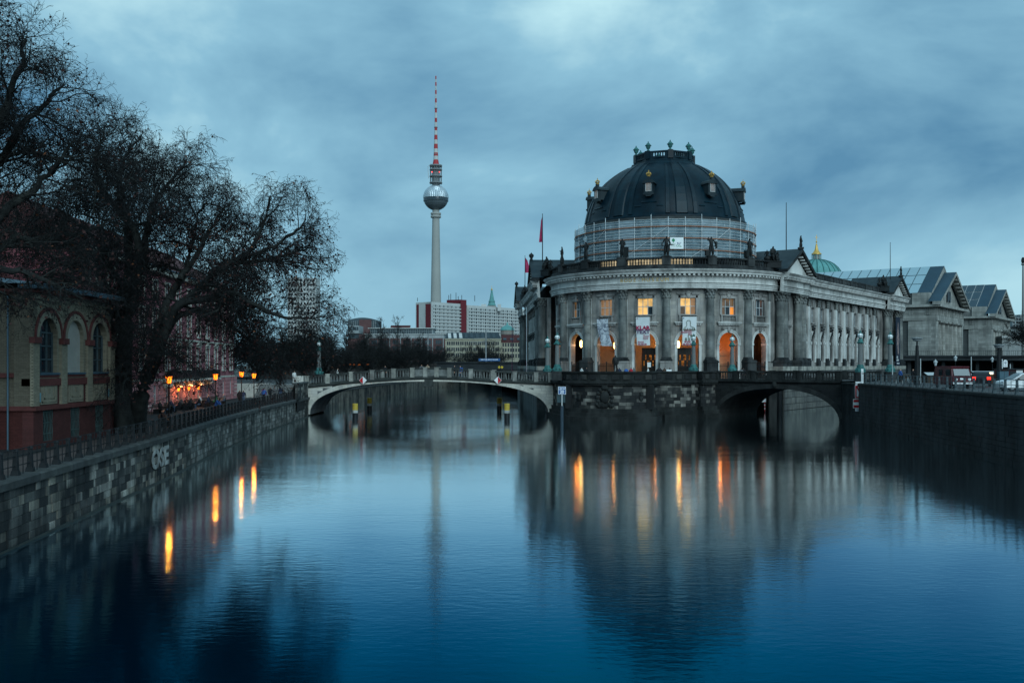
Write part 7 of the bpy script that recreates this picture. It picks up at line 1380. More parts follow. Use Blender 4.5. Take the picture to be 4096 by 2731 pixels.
# ---- roof statues
def statue_pose(v):
    j = pose('stand', 1.15)
    def s(n, p, r=None): j[n] = (p, r if r is not None else j[n][1])
    s('knee_l', (0.12, -0.06, 0.5), 0.15); s('knee_r', (-0.12, 0.04, 0.5), 0.15); s('ankle_l', (0.13, -0.02, 0.09), 0.10); s('ankle_r', (-0.13, 0.06, 0.09), 0.10); s('pelvis', (0.04, 0, 0.95), 0.20)
    if v == 0: s('elbow_l', (0.42, -0.05, 1.22)); s('wrist_l', (0.22, -0.12, 1.02)); s('hand_l', (0.16, -0.1, 1.0)); s('elbow_r', (-0.42, -0.02, 1.20)); s('wrist_r', (-0.58, -0.1, 1.40)); s('hand_r', (-0.64, -0.1, 1.48))
    if v == 1: s('elbow_l', (0.28, 0.0, 1.15)); s('wrist_l', (0.20, -0.16, 0.98)); s('elbow_r', (-0.30, 0.02, 1.18)); s('wrist_r', (-0.14, -0.18, 1.28)); s('hand_r', (-0.06, -0.18, 1.33))
    if v == 2: s('elbow_l', (0.32, -0.05, 1.16)); s('wrist_l', (0.36, -0.2, 1.0)); s('hand_l', (0.38, -0.22, 0.95)); s('elbow_r', (-0.34, -0.02, 1.15)); s('wrist_r', (-0.42, -0.08, 0.94)); s('head', (0.03, -0.02, 1.62))
    if v == 3: s('elbow_r', (-0.36, -0.05, 1.34)); s('wrist_r', (-0.30, -0.10, 1.58)); s('hand_r', (-0.26, -0.1, 1.66)); s('elbow_l', (0.34, 0, 1.15)); s('wrist_l', (0.36, -0.08, 0.92))
    if v == 4: s('chest', (0.05, -0.02, 1.32)); s('elbow_l', (0.36, -0.02, 1.18)); s('wrist_l', (0.24, -0.14, 1.0)); s('elbow_r', (-0.28, 0, 1.16)); s('wrist_r', (-0.20, -0.15, 1.02)); s('head', (0.08, -0.03, 1.62))
    return j
ST = [skin_mesh('statue_figure', statue_pose(v), EDG, {}, [m_bronze], 1) for v in range(5)]
attr = [MB().tube([(-0.66, -0.1, 0.1), (-0.64, -0.1, 1.5), (-0.70, -0.1, 1.62)], 0.05, 6), MB().cbox((0.34, 0.05, 0.45), (0.34, 0.34, 0.9)), MB().lathe([(0.02, -0.05), (0.3, 0.0), (0.02, 0.05)], 12, (0.42, -0.2, 0.95)), MB().cbox((0.42, -0.12, 0.95), (0.12, 0.2, 0.6)).cbox((-0.36, 0.1, 0.25), (0.3, 0.3, 0.5)), MB().cbox((-0.34, 0.02, 0.3), (0.34, 0.36, 0.6))]
lab = ['stone statue holding a staff, leftmost on the curved balustrade', 'standing stone statue left of centre on the balustrade above the column', 'stone statue in front of the scaffold banner on the balustrade', 'stone statue with a lyre right of the scaffold banner', 'rightmost standing stone statue on the curved balustrade']
for j in range(1, 6):
    th = AX + (j - 2.5) * 20; x, y, _ = cpos(th, 19.65); t = thing('roof_statue', lab[j - 1], 'statue', (x, y, 23.62), R(th), 'statues on the balustrade'); put('figure', ST[j - 1], t, (x, y, 23.68), R(th), 1.72); put('attribute', attr[j - 1].mesh('attribute', m_bronze), t, (x, y, 23.68), R(th), 1.72); MB().cbox((0, 0, 0.05), (0.95, 0.8, 0.16)).obj('plinth', m_bronze, t, (x, y, 23.62), R(th))
x, y, _ = cpos(AX - 50, 19.65); t = thing('roof_statue', 'slim stone statue by the left flagpole at the balustrade end', 'statue', (x, y, 23.62), R(AX - 50), 'statues on the balustrade'); put('figure', ST[1], t, (x, y, 23.62), R(AX - 70), 1.72); put('attribute', attr[4].mesh('attribute', m_bronze), t, (x, y, 23.62), R(AX - 70), 1.72)
def group_sculpture(loc, rz, label, sc=1.0):
    t = thing('sculpture_group', label, 'sculpture', loc, rz); x, y, z = loc
    MB().cbox((0, 0, 0.5), (2.4, 1.3, 1.0)).cbox((0, 0, 1.05), (2.6, 1.5, 0.15)).obj('plinth', m_bronze, t, loc, rz)
    put('figure', skin_seat, t, (x, y, z + 1.05), rz, 1.9 * sc); b = MB(); b.ball((-0.7, 0.1, 1.5), 0.6, 9, 6, (1.2, 0.8, 0.8)); b.ball((0.75, 0.15, 1.45), 0.55, 9, 6, (1.1, 0.8, 0.8)); b.ball((0.3, 0.2, 1.7), 0.5, 8, 6); b.obj('drapery', m_bronze, t, loc, rz, smooth=True)
    for sx in (-1, 1): put('child_figure', ST[2], t, (x + math.cos(rz) * sx * 0.95, y + math.sin(rz) * sx * 0.95, z + 1.1), rz + sx, 1.0 * sc)
js = pose('sit', 1.25); js['knee_l'] = ((0.15, -0.42, 0.5), 0.17); js['knee_r'] = ((-0.15, -0.42, 0.45), 0.17); js['pelvis'] = ((0, 0, 0.5), 0.24); skin_seat = skin_mesh('seated_figure', js, EDG, {}, [m_bronze], 1)
group_sculpture(RP(-0.9, -0.9, 22.4), RANG - 0.7, 'dark seated sculpture group beside the right front gable'); group_sculpture(LP(-0.7, -1.2, 22.4), LANG + 0.5, 'dark seated sculpture group beside the left front gable')
group_sculpture(RP(RS2 - 1.2, -0.6, 22.4), RANG - 0.5, 'dark sculpture group near the far gable of the right wing'); group_sculpture(LP(LS2 - 1.0, -0.6, 22.4), LANG + 0.5, 'dark sculpture group near the far gable of the left wing')
for s_, lb in ((6.1, 'dark apex figure on the right front gable'), (RS2 + 6.1, 'dark apex figure on the far right gable')): p = RP(s_, 1.2, 25.95); t = thing('gable_figure', lb, 'statue', p, RANG); put('figure', ST[4], t, p, RANG, 1.25); MB().cbox((0, 0, 0.1), (0.8, 0.8, 0.3)).obj('plinth', m_bronze, t, p)
for s_, lb in ((6.1, 'small dark finial on the left front gable'), (LS2 + 6.1, 'small dark finial on the far left gable')): p = LP(s_, 1.2, 25.9); t = thing('gable_finial', lb, 'finial', p); MB().lathe([(0.3, 0), (0.2, 0.3), (0.45, 0.7), (0.4, 1.0), (0.1, 1.2), (0.02, 1.4)], 10).obj('urn', m_bronze, t, p, smooth=True)
# ---- flagpoles, flags
def flagpole(px, y0, y1, Y, flag, label):
    x = XP(px, Y); z0 = HC + (HZ - y0) / F * Y; z1 = HC + (HZ - y1) / F * Y; t = thing('flagpole', label, 'flagpole', (x, Y, z0)); MB().lathe([(0.09, z0), (0.075, (z0 + z1) / 2), (0.05, z1), (0.09, z1 + 0.05), (0.01, z1 + 0.15)], 8, (x, Y, 0)).obj('pole', m_iron, t)
    if flag:
        l, wd = flag; b = MB(); n = 9
        for i in range(n + 1):
            f = i / n; sag = f * l
            for k in range(4): b.v.append((x + (0.04 + k * wd / 3) * (0.35 + 0.5 * f) * 1.0 * flag_dir, Y + 0.12 * math.sin(2.2 * k + 3 * f), z1 - 0.3 - sag - k * 0.25 * (1 - f)))
        b.f = [(i * 4 + k, i * 4 + k + 1, i * 4 + 5 + k, i * 4 + 4 + k) for i in range(n) for k in range(3)]; b.obj('flag', mat('flag_cloth', (0.34, 0.03, 0.09), 0.8, var=0.35, scale=1.2), t)
flag_dir = -1; flagpole(2170, 1048, 858, 176, (4.6, 0.7), 'flagpole with furled red flag left of the dome'); flag_dir = 1; flagpole(2100, 1165, 1024, 232, (3.6, 1.6), 'shorter flagpole with red flag over the left wing')
flagpole(3145, 1010, 814, 168, None, 'bare flagpole above the right front gable'); flagpole(3561, 1140, 972, 212, None, 'bare flagpole at the far end of the right wing')
# ---- facade banners
def hang(label, k, dx, ztop, w, h, slant, mm, name='hanging_banner'):
    th = AX + (k - 4) * 20; x, y, _ = cpos(th, RWALL + 0.95); x += dx * math.cos(R(th)); y += dx * math.sin(R(th)); M0 = face_M((x, y, ztop), (math.sin(R(th)), -math.cos(R(th)))); t = put(name, None, None, (x, y, ztop - h), R(th), label=label, cat='banner')
    b = MB(); nx, nz = 8, 14
    for j in range(nz + 1):
        f = j / nz
        for i in range(nx + 1): u = i / nx - .5; b.v.append((u * w * (1 - 0.06 * f) + slant * f * f, -h * f * (1 - 0.02 * abs(u)), 0.06 * math.sin(i * 1.3 + j * 0.5) * f))
    b.f = [(j * (nx + 1) + i, j * (nx + 1) + i + 1, (j + 1) * (nx + 1) + i + 1, (j + 1) * (nx + 1) + i)[::-1] for j in range(nz) for i in range(nx)]
    put('sheet', b.mesh('sheet', mm, True), t, M=M0); r = MB(); r.tube([(-w / 2 - 0.1, 0, 0), (w / 2 + 0.1, 0, 0)], 0.04, 6); put('rod', r.mesh('rod', m_iron), t, M=M0); return t, M0 @ Matrix.Translation((slant * 0.3, 0, 0.10))
m_bw = mat('banner_white', (0.60, 0.63, 0.64), 0.85, var=0.05, scale=1.5)
def art_mat(nm, a, b_, sc):
    m, nt, N, L, B = nodes_of(nm); g = N.new('ShaderNodeNewGeometry'); w = N.new('ShaderNodeTexNoise'); w.inputs['Scale'].default_value = sc * 2.2; w.inputs['Distortion'].default_value = 1.8; w.inputs['Detail'].default_value = 5; L.new(g.outputs['Position'], w.inputs[0])
    r = N.new('ShaderNodeValToRGB'); r.color_ramp.elements[0].position = 0.36; r.color_ramp.elements[1].position = 0.62; r.color_ramp.elements[0].color = (*a, 1); r.color_ramp.elements[1].color = (*b_, 1); L.new(w.outputs[0], r.inputs[0]); L.new(r.outputs[0], B.inputs['Base Color']); B.inputs['Roughness'].default_value = 0.85; return m
m_mag = mat('print_magenta', (0.34, 0.01, 0.06), 0.8, var=0.08); m_prp = mat('print_purple', (0.12, 0.07, 0.14), 0.8, var=0.08); m_olv = mat('print_olive', (0.12, 0.13, 0.08), 0.8, var=0.3, scale=4)
t, M1 = hang('grey banner of a marble head hanging askew over the left lit arch', 3, -0.05, 14.35, 2.1, 4.3, 0.9, art_mat('marble_print', (0.16, 0.18, 0.23), (0.62, 0.65, 0.70), 0.55)); text('BODE\nMUSEUM', 0.42, m_bw, t, M1 @ Matrix.Translation((-0.1 + 0.35, -3.9, 0)), 'lettering', 0.005)
t, M1 = hang('white KLAR TEXT banner over the entrance arch', 4, -0.15, 14.5, 2.15, 4.4, 0.12, m_bw)
text('KLAR', 0.80, m_mag, t, M1 @ Matrix.Translation((0, -1.72, 0)), 'lettering', 0.005, bold=0.03, sx=1.08); text('TEXT', 0.80, m_prp, t, M1 @ Matrix.Translation((0.02, -2.32, 0)), 'lettering', 0.005, bold=0.03, sx=1.08)
text('Zur\nGeschichte\ndes Bode-\nMuseums', 0.2, m_mag, t, M1 @ Matrix.Translation((0.05, -3.05, 0)), 'lettering', 0.004, 'LEFT', bold=0.004); text('BODE\nMUSEUM', 0.34, m_mag, t, M1 @ Matrix.Translation((-0.75, -4.05, 0)), 'lettering', 0.004, 'LEFT', bold=0.008)
b = MB(); b.box(-0.93, -0.80, -0.32, -0.2, 0, 0.01); put('emblem', b.mesh('emblem', m_mag), t, M=M1)
t, M1 = hang('white banner with a line-drawn figure over the right lit arch', 5, 0.05, 14.5, 2.15, 4.4, -0.12, m_bw)
text('TIMELESS\nUKRAINIAN\nART', 0.30, m_mag, t, M1 @ Matrix.Translation((0.35, -2.42, 0)), 'lettering', 0.004, 'RIGHT', bold=0.008); text('1 9 1', 0.62, m_olv, t, M1 @ Matrix.Translation((0.3, -3.0, 0)), 'lettering', 0.004, bold=0.02); text('8 5 6', 0.62, m_olv, t, M1 @ Matrix.Translation((-0.05, -3.5, 0)), 'lettering', 0.004, bold=0.02); text('BODE\nMUSEUM', 0.36, m_mag, t, M1 @ Matrix.Translation((-0.3, -4.05, 0)), 'lettering', 0.004, bold=0.01)
b = MB(); b.tube([(-0.95, -2.1, 0), (-0.7, -1.65, 0), (-0.42, -1.5, 0), (-0.38, -1.2, 0), (-0.45, -0.85, 0), (-0.3, -0.62, 0), (-0.05, -0.6, 0), (0.15, -0.75, 0), (0.16, -1.1, 0), (0.12, -1.45, 0), (0.4, -1.6, 0), (0.75, -1.75, 0), (0.9, -2.1, 0)], 0.035, 4)
for i in range(26): b.tube([(-0.85 + 0.065 * i, -1.75 - 0.12 * (i % 4), 0), (-0.8 + 0.065 * i, -2.05 - 0.08 * (i % 3), 0)], 0.03, 4)
put('drawing', b.mesh('drawing', m_olv), t, M=M1)
b = MB(); b.box(-0.95, -0.80, -0.35, -0.2, 0, 0.01); put('emblem', b.mesh('emblem', m_gry), t, M=M1)
# tall dark banner at the far end of the right wing
p = RP(RS2 + 6.3, 0.55, 6.7); t = thing('tall_banner', 'tall dark banner with a carved figure at the far right pavilion', 'banner', p); M0 = face_M(p, (RWN.x, RWN.y))
b = MB(); b.box(-1.7, 1.7, 0, 10.6, -0.05, 0); put('sheet', b.mesh('sheet', mat('banner_night', (0.008, 0.014, 0.03), 0.7, var=0.2)), t, M=M0)
b = MB(); pts = [(-0.1, 9.6), (-0.35, 8.4), (-0.8, 7.2), (-1.1, 5.6), (-0.9, 4.2), (-0.5, 2.9), (0.2, 2.4), (0.7, 3.0), (0.6, 4.4), (1.0, 5.8), (0.9, 7.0), (0.4, 8.0), (0.25, 9.2)]; b.add([(x, z, 0.012) for x, z in pts], [tuple(range(len(pts) - 1, -1, -1))]); put('carved_figure', b.mesh('carved_figure', art_mat('carving_print', (0.03, 0.03, 0.05), (0.34, 0.24, 0.22), 0.7)), t, M=M0)
text('DER\nKLEIN', 0.62, m_bw, t, M0 @ Matrix.Translation((-1.2, 1.75, 0.02)), 'lettering', 0.004, 'LEFT', bold=0.02, sx=1.0); text('HEIDELBERG', 0.36, m_bw, t, M0 @ Matrix.Translation((0.0, 0.75, 0.02)), 'lettering', 0.004, bold=0.01)
# slim banners along the left wing
for s_, ma, lb in ((3.6, m_bw, 'slim white vertical banner at the left front pavilion'), (LS2 + 8.0, m_prp, 'slim purple vertical banner at the far end of the left wing')):
    p = LP(s_, 2.2, 5.3); t = thing('pole_banner', lb, 'banner', p, LANG); M0 = Matrix.Translation(p) @ Matrix.Rotation(LANG, 4, 'Z'); b = MB(); b.box(-1.0, 0.9, -0.02, 0.02, 0, 12.0); put('sheet', b.mesh('sheet', ma), t, M=M0)
    b = MB(); b.box(-1.01, 0.1, -0.03, 0.03, 0, 2.5); b.box(-1.01, -0.3, -0.03, 0.03, 6, 8.4); put('print', b.mesh('print', m_mag), t, M=M0); b = MB(); b.box(-0.05, 0.05, 0.03, 0.12, -0.3, 12.3); put('pole', b.mesh('pole', m_iron), t, M=M0)
# ---- granite lamp columns with globe lanterns
m_globe = mat('opal_globe', (0.80, 0.82, 0.82), 0.25, var=0.03)
b = MB(); b.lathe([(0.62, 0), (0.66, 0.12), (0.58, 0.25), (0.55, 0.5), (0.42, 0.62), (0.45, 0.72), (0.38, 0.85), (0.33, 0.95)], 16)
for i in range(8): a = i * math.pi / 4; b.ball((0.58 * math.cos(a), 0.58 * math.sin(a), 0.3), 0.12, 6, 5)
me_lb = b.mesh('bronze_base', m_patina, True); me_ls = MB().lathe([(0.31, 0.95), (0.29, 2.2), (0.255, 3.55)], 18).mesh('granite_shaft', m_granite, True)
b = MB(); b.lathe([(0.25, 3.55), (0.36, 3.62), (0.40, 3.75), (0.28, 3.85), (0.30, 4.0), (0.20, 4.12), (0.10, 4.2)], 14)
for i in range(4): a = i * math.pi / 2 + .4; b.ball((0.40 * math.cos(a), 0.40 * math.sin(a), 3.66), 0.11, 6, 5)
me_lc = b.mesh('bronze_capital', m_patina, True); me_lg = MB().ball((0, 0, 4.53), 0.335, 16, 10).mesh('globe', m_globe, True)
b = MB()
for i in range(3): a = i * math.pi / 3; b.tube([(0.345 * math.cos(a) * math.cos(t_), 0.345 * math.sin(a) * math.cos(t_), 4.53 + 0.345 * math.sin(t_)) for t_ in np.linspace(-math.pi / 2, 1.5 * math.pi, 17)], 0.02, 4, False)
b.tube([(0.35 * math.cos(t_), 0.35 * math.sin(t_), 4.53) for t_ in np.linspace(0, 2 * math.pi, 17)], 0.024, 4, False); me_lf = b.mesh('globe_frame', m_patina)
me_lt = MB().lathe([(0.18, 4.84), (0.2, 4.9), (0.09, 4.98), (0.13, 5.05), (0.05, 5.13), (0.02, 5.28)], 10).mesh('finial', m_patina, True); me_lp = MB().cbox((0, 0, -0.6), (1.3, 1.3, 1.22)).cbox((0, 0, -0.06), (1.45, 1.45, 0.14)).mesh('pedestal', m_stone_d)
for x, y, z, lb in ((5.2, 146.0, 6.15, 'globe lamp column at the museum end of the pale bridge, farther one'), (6.06, 133.4, 6.3, 'globe lamp column at the museum end of the pale bridge, nearer one'), (25.5, 139.8, 6.3, 'globe lamp column in front of the third banner'), (31.1, 140.6, 6.25, 'globe lamp column in front of the right lit arch without banner'), (43.1, 123.2, 6.25, 'globe lamp column at the street end of the dark bridge, nearer one'), (48.9, 128.7, 6.25, 'globe lamp column at the street end of the dark bridge, farther one'), (-29.3, 151.2, 5.75, 'globe lamp column at the left end of the pale bridge')):
    t = thing('lamp_column', lb, 'lamp', (x, y, z), group='granite lamp columns with globes')
    for nm, me in (('pedestal', me_lp), ('bronze_base', me_lb), ('granite_shaft', me_ls), ('bronze_capital', me_lc), ('globe', me_lg), ('globe_frame', me_lf), ('finial', me_lt)): put(nm, me, t, (x, y, z), rng.uniform(-0.2, 0.2))
# dark bronze head sculpture on the plaza
p = Vector((XP(2462, 140), 140, ZP)); t = thing('head_sculpture', 'black bronze back-turned torso sculpture on the plaza before the left banner', 'sculpture', p); jb = pose('stand', 1.3); jb['head'] = (jb['head'][0], 0.12); put('figure', skin_mesh('torso', jb, EDG, {}, [m_bronze], 1), t, (p.x, p.y, p.z + 0.9), math.pi, 1.55); MB().cbox((0, 0, 0.45), (1.0, 1.0, 0.9)).obj('plinth', m_granite, t, p)
# ---- river marks
m_yel = mat('pile_yellow', (0.50, 0.36, 0.05), 0.6, var=0.2, scale=3, streak=0.3, dark=(0.2, 0.15, 0.05)); m_pw = mat('pile_white', (0.42, 0.44, 0.43), 0.7, var=0.4, scale=3, streak=0.5, dark=(0.08, 0.09, 0.09)); m_pb = mat('pile_black', (0.012, 0.014, 0.016), 0.5, var=0.4)
for px, yb_, yt, lb in ((1421, 1678, 1614, 'front left yellow topped mooring pile in the river'), (1478, 1645, 1591, 'rear left yellow topped mooring pile in the river'), (1997, 1646, 1591, 'rear right yellow topped mooring pile in the river'), (2028, 1680, 1614, 'front right yellow topped mooring pile in the river')):
    g = G(px, yb_, 0.0); h = (yb_ - yt) / F * g.y; t = thing('mooring_pile', lb, 'pile', (g.x, g.y, 0), group='mooring piles before the bridge'); r = 0.36
    MB().lathe([(r, -1.0), (r, h * 0.42)], 16).obj('black_foot', m_pb, t, g, smooth=True); MB().lathe([(r, h * 0.42), (r, h * 0.60)], 16).obj('white_band', m_pw, t, g, smooth=True); MB().lathe([(r, h * 0.60), (r, h), (r * 0.9, h + 0.02), (0.01, h + 0.02)], 16).obj('yellow_head', m_yel, t, g)
m_dr, m_dw = mat('sign_red', (0.45, 0.015, 0.02), 0.4, var=0.05), mat('sign_white', (0.75, 0.77, 0.78), 0.4, var=0.04)
for px, red_l, lb in ((1451.5, True, 'red and white diamond sign on the left half of the pale bridge'), (1991.5, False, 'red and white diamond sign on the right half of the pale bridge')):
    x = XP(px, 139.5); zc_ = HC + (HZ - 1521) / F * 139.5; r = 0.50; t = thing('diamond_sign', lb, 'sign', (x, 139.5, zc_ - r)); MB().slab([(x, zc_ - r - .05), (x + r + .05, zc_), (x, zc_ + r + .05), (x - r - .05, zc_)], 139.5, 139.56).obj('rim', m_dw, t)
    MB().slab([(x, zc_ - r), (x, zc_ + r), (x - r, zc_)], 139.47, 139.5).obj('left_half', m_dr if red_l else m_dw, t); MB().slab([(x, zc_ - r), (x + r, zc_), (x, zc_ + r)], 139.47, 139.5).obj('right_half', m_dw if red_l else m_dr, t); MB().box(x - .05, x + .05, 139.56, 139.9, zc_ - 0.3, zc_ + 0.3).obj('bracket', m_iron, t)
# UKW 20 sign on its pile
Y = 121.0; x = XP(2248, Y); z = lambda py: HC + (HZ - py) / F * Y; t = thing('ukw_sign', 'blue UKW 20 radio channel sign on a post in the water', 'sign', (x, Y, 0)); MB().lathe([(0.2, -1), (0.2, z(1623))], 10, (x, Y + .1, 0)).obj('pile', mat('pile_steel', (0.03, 0.05, 0.07), 0.5), t); MB().lathe([(0.05, z(1623)), (0.05, z(1560))], 8, (x, Y + .1, 0)).obj('post', m_dw, t)
hw = 15.5 / F * Y; zc_ = z(1561.5); MB().box(x - hw, x + hw, Y, Y + .05, zc_ - hw, zc_ + hw).obj('rim', m_dw, t); MB().box(x - hw + .05, x + hw - .05, Y - .01, Y, zc_ - hw + .05, zc_ + hw - .05).obj('board', mat('sign_blue', (0.015, 0.09, 0.28), 0.4, var=0.05), t); M0 = face_M((x, Y - 0.015, zc_), (0, -1)); text('UKW', 0.34, m_dw, t, M0 @ Matrix.Translation((0, 0.20, 0)), 'lettering', 0.003, bold=0.008); text('20', 0.52, m_dw, t, M0 @ Matrix.Translation((0, -0.17, 0)), 'lettering', 0.003, bold=0.012)
MB().box(x - 0.58, x + 0.4, Y + .2, Y + .5, z(1610), z(1579)).obj('switch_box', mat('box_teal', (0.03, 0.06, 0.07), 0.6), t)
# right-hand navigation signs
Y = 117.8; x = XP(3437, Y); z = lambda py: HC + (HZ - py) / F * Y; M0 = lambda py, dx=0: face_M((x + dx, Y - 0.035, z(py)), (0, -1)); px_m = Y / F
t = thing('no_anchor_sign', 'white sign with red frame, red slash and black hammer at the dark bridge', 'sign', (x, Y, z(1592))); MB().box(x - 16.8 * px_m, x + 16.8 * px_m, Y, Y + .04, z(1592.5), z(1541)).obj('rim', m_dw, t); MB().box(x - 16 * px_m, x + 16 * px_m, Y - .012, Y, z(1591.5), z(1542)).obj('red_frame', m_dr, t); MB().box(x - 10.5 * px_m, x + 10.5 * px_m, Y - .022, Y - .012, z(1586), z(1547)).obj('white_field', m_dw, t)
b = MB(); b.m = M0(1566); b.box(-0.05, 0.05, -0.42, 0.30, 0, 0.01); b.slab([(0, 0)] * 0 or [(-0.24, 0.28), (0.22, 0.10), (0.24, 0.16), (0.05, 0.38), (-0.24, 0.36)], 0, 0.001) if False else b.add([(-0.25, 0.30, 0.01), (0.05, 0.28, 0.01), (0.25, 0.10, 0.01), (0.22, 0.28, 0.01), (0.05, 0.42, 0.01), (-0.25, 0.40, 0.01)], [(0, 1, 2, 3, 4, 5)]); b.box(-0.11, 0.11, -0.52, -0.40, 0, 0.01); b.obj('hammer', m_black, t)
b = MB(); b.m = M0(1566); b.add([(-0.42, 0.66, 0.016), (-0.30, 0.70, 0.016), (0.42, -0.66, 0.016), (0.30, -0.70, 0.016)], [(3, 2, 1, 0)]); b.obj('slash', m_dr, t)
t = thing('notice_board', 'small white board above the hammer sign', 'sign', (x, Y, z(1540))); MB().box(x - 15 * px_m, x + 16.5 * px_m, Y, Y + .04, z(1540), z(1526)).obj('board', m_dw, t); text('Kampfmittel', 0.19, m_black, t, M0(1533.5), 'lettering', 0.003, bold=0.002)
t = thing('no_entry_sign', 'red white red striped no passage board below the hammer sign', 'sign', (x, Y, z(1632))); MB().box(x - 24.5 * px_m, x + 24.5 * px_m, Y, Y + .04, z(1632), z(1596)).obj('rim', m_dw, t); MB().box(x - 23 * px_m, x + 23 * px_m, Y - .012, Y, z(1608), z(1598)).obj('red_stripe', m_dr, t); MB().box(x - 23 * px_m, x + 23 * px_m, Y - .012, Y, z(1630), z(1620)).obj('red_stripe', m_dr, t)
t = thing('small_notice', 'small white notice under the striped board', 'sign', (x, Y, z(1645))); MB().box(x - 16 * px_m, x + 16 * px_m, Y, Y + .04, z(1645), z(1633)).obj('board', m_dw, t)
for i in range(3): MB().box(x - 13 * px_m, x + (4 + 4 * i) * px_m, Y - .008, Y, z(1637 + 3 * i), z(1636 + 3 * i)).obj('text_line', m_gry, t)
x2 = XP(3450, Y); t = thing('gauge_board', 'narrow white water gauge board above the hammer sign', 'sign', (x2, Y, z(1530))); MB().box(x2 - 4.5 * px_m, x2 + 4.5 * px_m, Y + .06, Y + .1, z(1530), z(1475)).obj('board', m_dw, t); text('5', 0.34, m_black, t, face_M((x2, Y + .05, z(1492)), (0, -1)), 'lettering', 0.003)
for i in range(8): MB().box(x2 - 4 * px_m, x2 + (1 if i % 2 else 4) * px_m, Y + .05, Y + .06, z(1526 - 6 * i), z(1527.2 - 6 * i)).obj('tick', m_black, t)
MB().box(x - 0.06, x + 0.06, Y + 0.12, Y + 0.2, z(1650), z(1490)).obj('sign_post', m_iron, None, label='iron post carrying the signs at the right embankment corner', cat='post')
Y = 150.0; x = XP(3045, Y); z = lambda py: HC + (HZ - py) / F * Y; t = thing('canal_sign', 'white board on a red and white post seen under the dark bridge', 'sign', (x, Y, 0)); MB().box(x - 1.3, x + 0.7, Y, Y + .05, z(1608), z(1577)).obj('board', m_dw, t); text('nur für\nFahrzeuge', 0.3, m_gry, t, face_M((x - .3, Y - .01, z(1595)), (0, -1)), 'lettering', 0.003)
for i in range(5): MB().lathe([(0.09, z(1645 - 7.4 * i)), (0.09, z(1637.6 - 7.4 * i))], 8, (x + .55, Y + .12, 0)).obj('post_band', (m_dr, m_dw)[i % 2], t)
MB().lathe([(0.35, -1), (0.35, 4.8)], 10, (XP(3117, 148), 148, 0)).obj('fender_pile', m_pb, None, label='black round pile standing under the dark bridge arch', cat='pile')
# ================================================================== right street, people
railing('street_railing', 'pale iron railing on the right embankment in front of the street', [(36.3, 66), (36.5, 70), (38.8, 92), (41.6, 119.0)], ZP, 2.2, 1.12, mat('railing_pale', (0.05, 0.07, 0.08), 0.6, 0.2, var=0.5, scale=4, streak=0.5, dark=(0.04, 0.06, 0.07)), -0.05, rails=(0.97, 0.62, 0.30), postw=0.15)
# ---- vehicles
def car_body(prof, w, name, m, inset=0.10, zin=0.95):
    """side outline in XZ swept across the width, cabin narrowed towards the roof"""
    b = MB(); n = len(prof)
    for y in (-1, -0.82, 0.82, 1):
        for x, z in prof:
            k = (0.0 if z < zin else inset * (z - zin) / 0.6); b.v.append((x * (1 if abs(y) < .9 else 0.985), y * (w / 2 - k), z))
    for s in range(3): b.f += [(s * n + i, s * n + (i + 1) % n, (s + 1) * n + (i + 1) % n, (s + 1) * n + i) for i in range(n)]
    b.f += [tuple(range(n - 1, -1, -1)), tuple(3 * n + i for i in range(n))]; return b.mesh(name, m)
def wheels(t, loc, rz, xs, w, r, M0):
    tm = MB(); tm.m = Matrix.Rotation(R(90), 4, 'X'); tm.lathe([(r * .55, -.1), (r * .95, -.1), (r, -.06), (r, .06), (r * .95, .1), (r * .55, .1)], 18); tm = tm.mesh('tyre', m_black); rm = MB(); rm.m = Matrix.Rotation(R(90), 4, 'X'); rm.lathe([(0.02, .05), (r * .55, .07), (r * .58, -.07), (0.02, -.05)], 12); rm = rm.mesh('rim', MATS['gallery_grey'])
    for x in xs:
        for s in (-1, 1): M = M0 @ Matrix.Translation((x, s * (w / 2 - .1), r)); wh = put('wheel', None, t, M=M); put('tyre', tm, wh, M=M); put('rim', rm, wh, M=M)
m_redpaint = mat('van_red', (0.055, 0.004, 0.009), 0.35, var=0.2, scale=1.5, streak=0.3, dark=(0.05, 0.006, 0.01)); m_wp = mat('car_white', (0.62, 0.64, 0.65), 0.25, var=0.03); m_carglass = glass('car_glass', (0.02, 0.03, 0.035), 0.03)
# red van, nose towards lower right
loc = Vector((41.6, 94.0, ZP - .02)); rz = R(-90); M0 = Matrix.Translation(loc) @ Matrix.Rotation(rz, 4, 'Z'); t = thing('red_van', 'old dark red flat-nosed van parked behind the right railing', 'van', loc, rz)
prof = [(-2.1, 0.35), (2.0, 0.35), (2.12, 0.5), (2.1, 1.05), (1.92, 1.18), (1.62, 1.86), (1.45, 1.98), (-1.9, 1.98), (-2.05, 1.85), (-2.12, 1.2)]
put('body', car_body(prof, 1.85, 'body', m_redpaint, 0.08, 1.15), t, M=M0)
b = MB(); b.box(-2.0, 1.6, -0.86, 0.86, 1.97, 2.06); put('roof', b.mesh('roof', mat('van_roof', (0.09, 0.010, 0.018), 0.4, var=0.2)), t, M=M0)
b = MB(); b.add([(2.005, -0.74, 1.19), (2.005, 0.74, 1.19), (1.70, 0.70, 1.80), (1.70, -0.70, 1.80)], [(0, 1, 2, 3)]); put('windscreen', b.mesh('windscreen', glass('screen_glass', (0.05, 0.085, 0.10), 0.05)), t, M=M0 @ Matrix.Translation((0.03, 0, 0.01)))
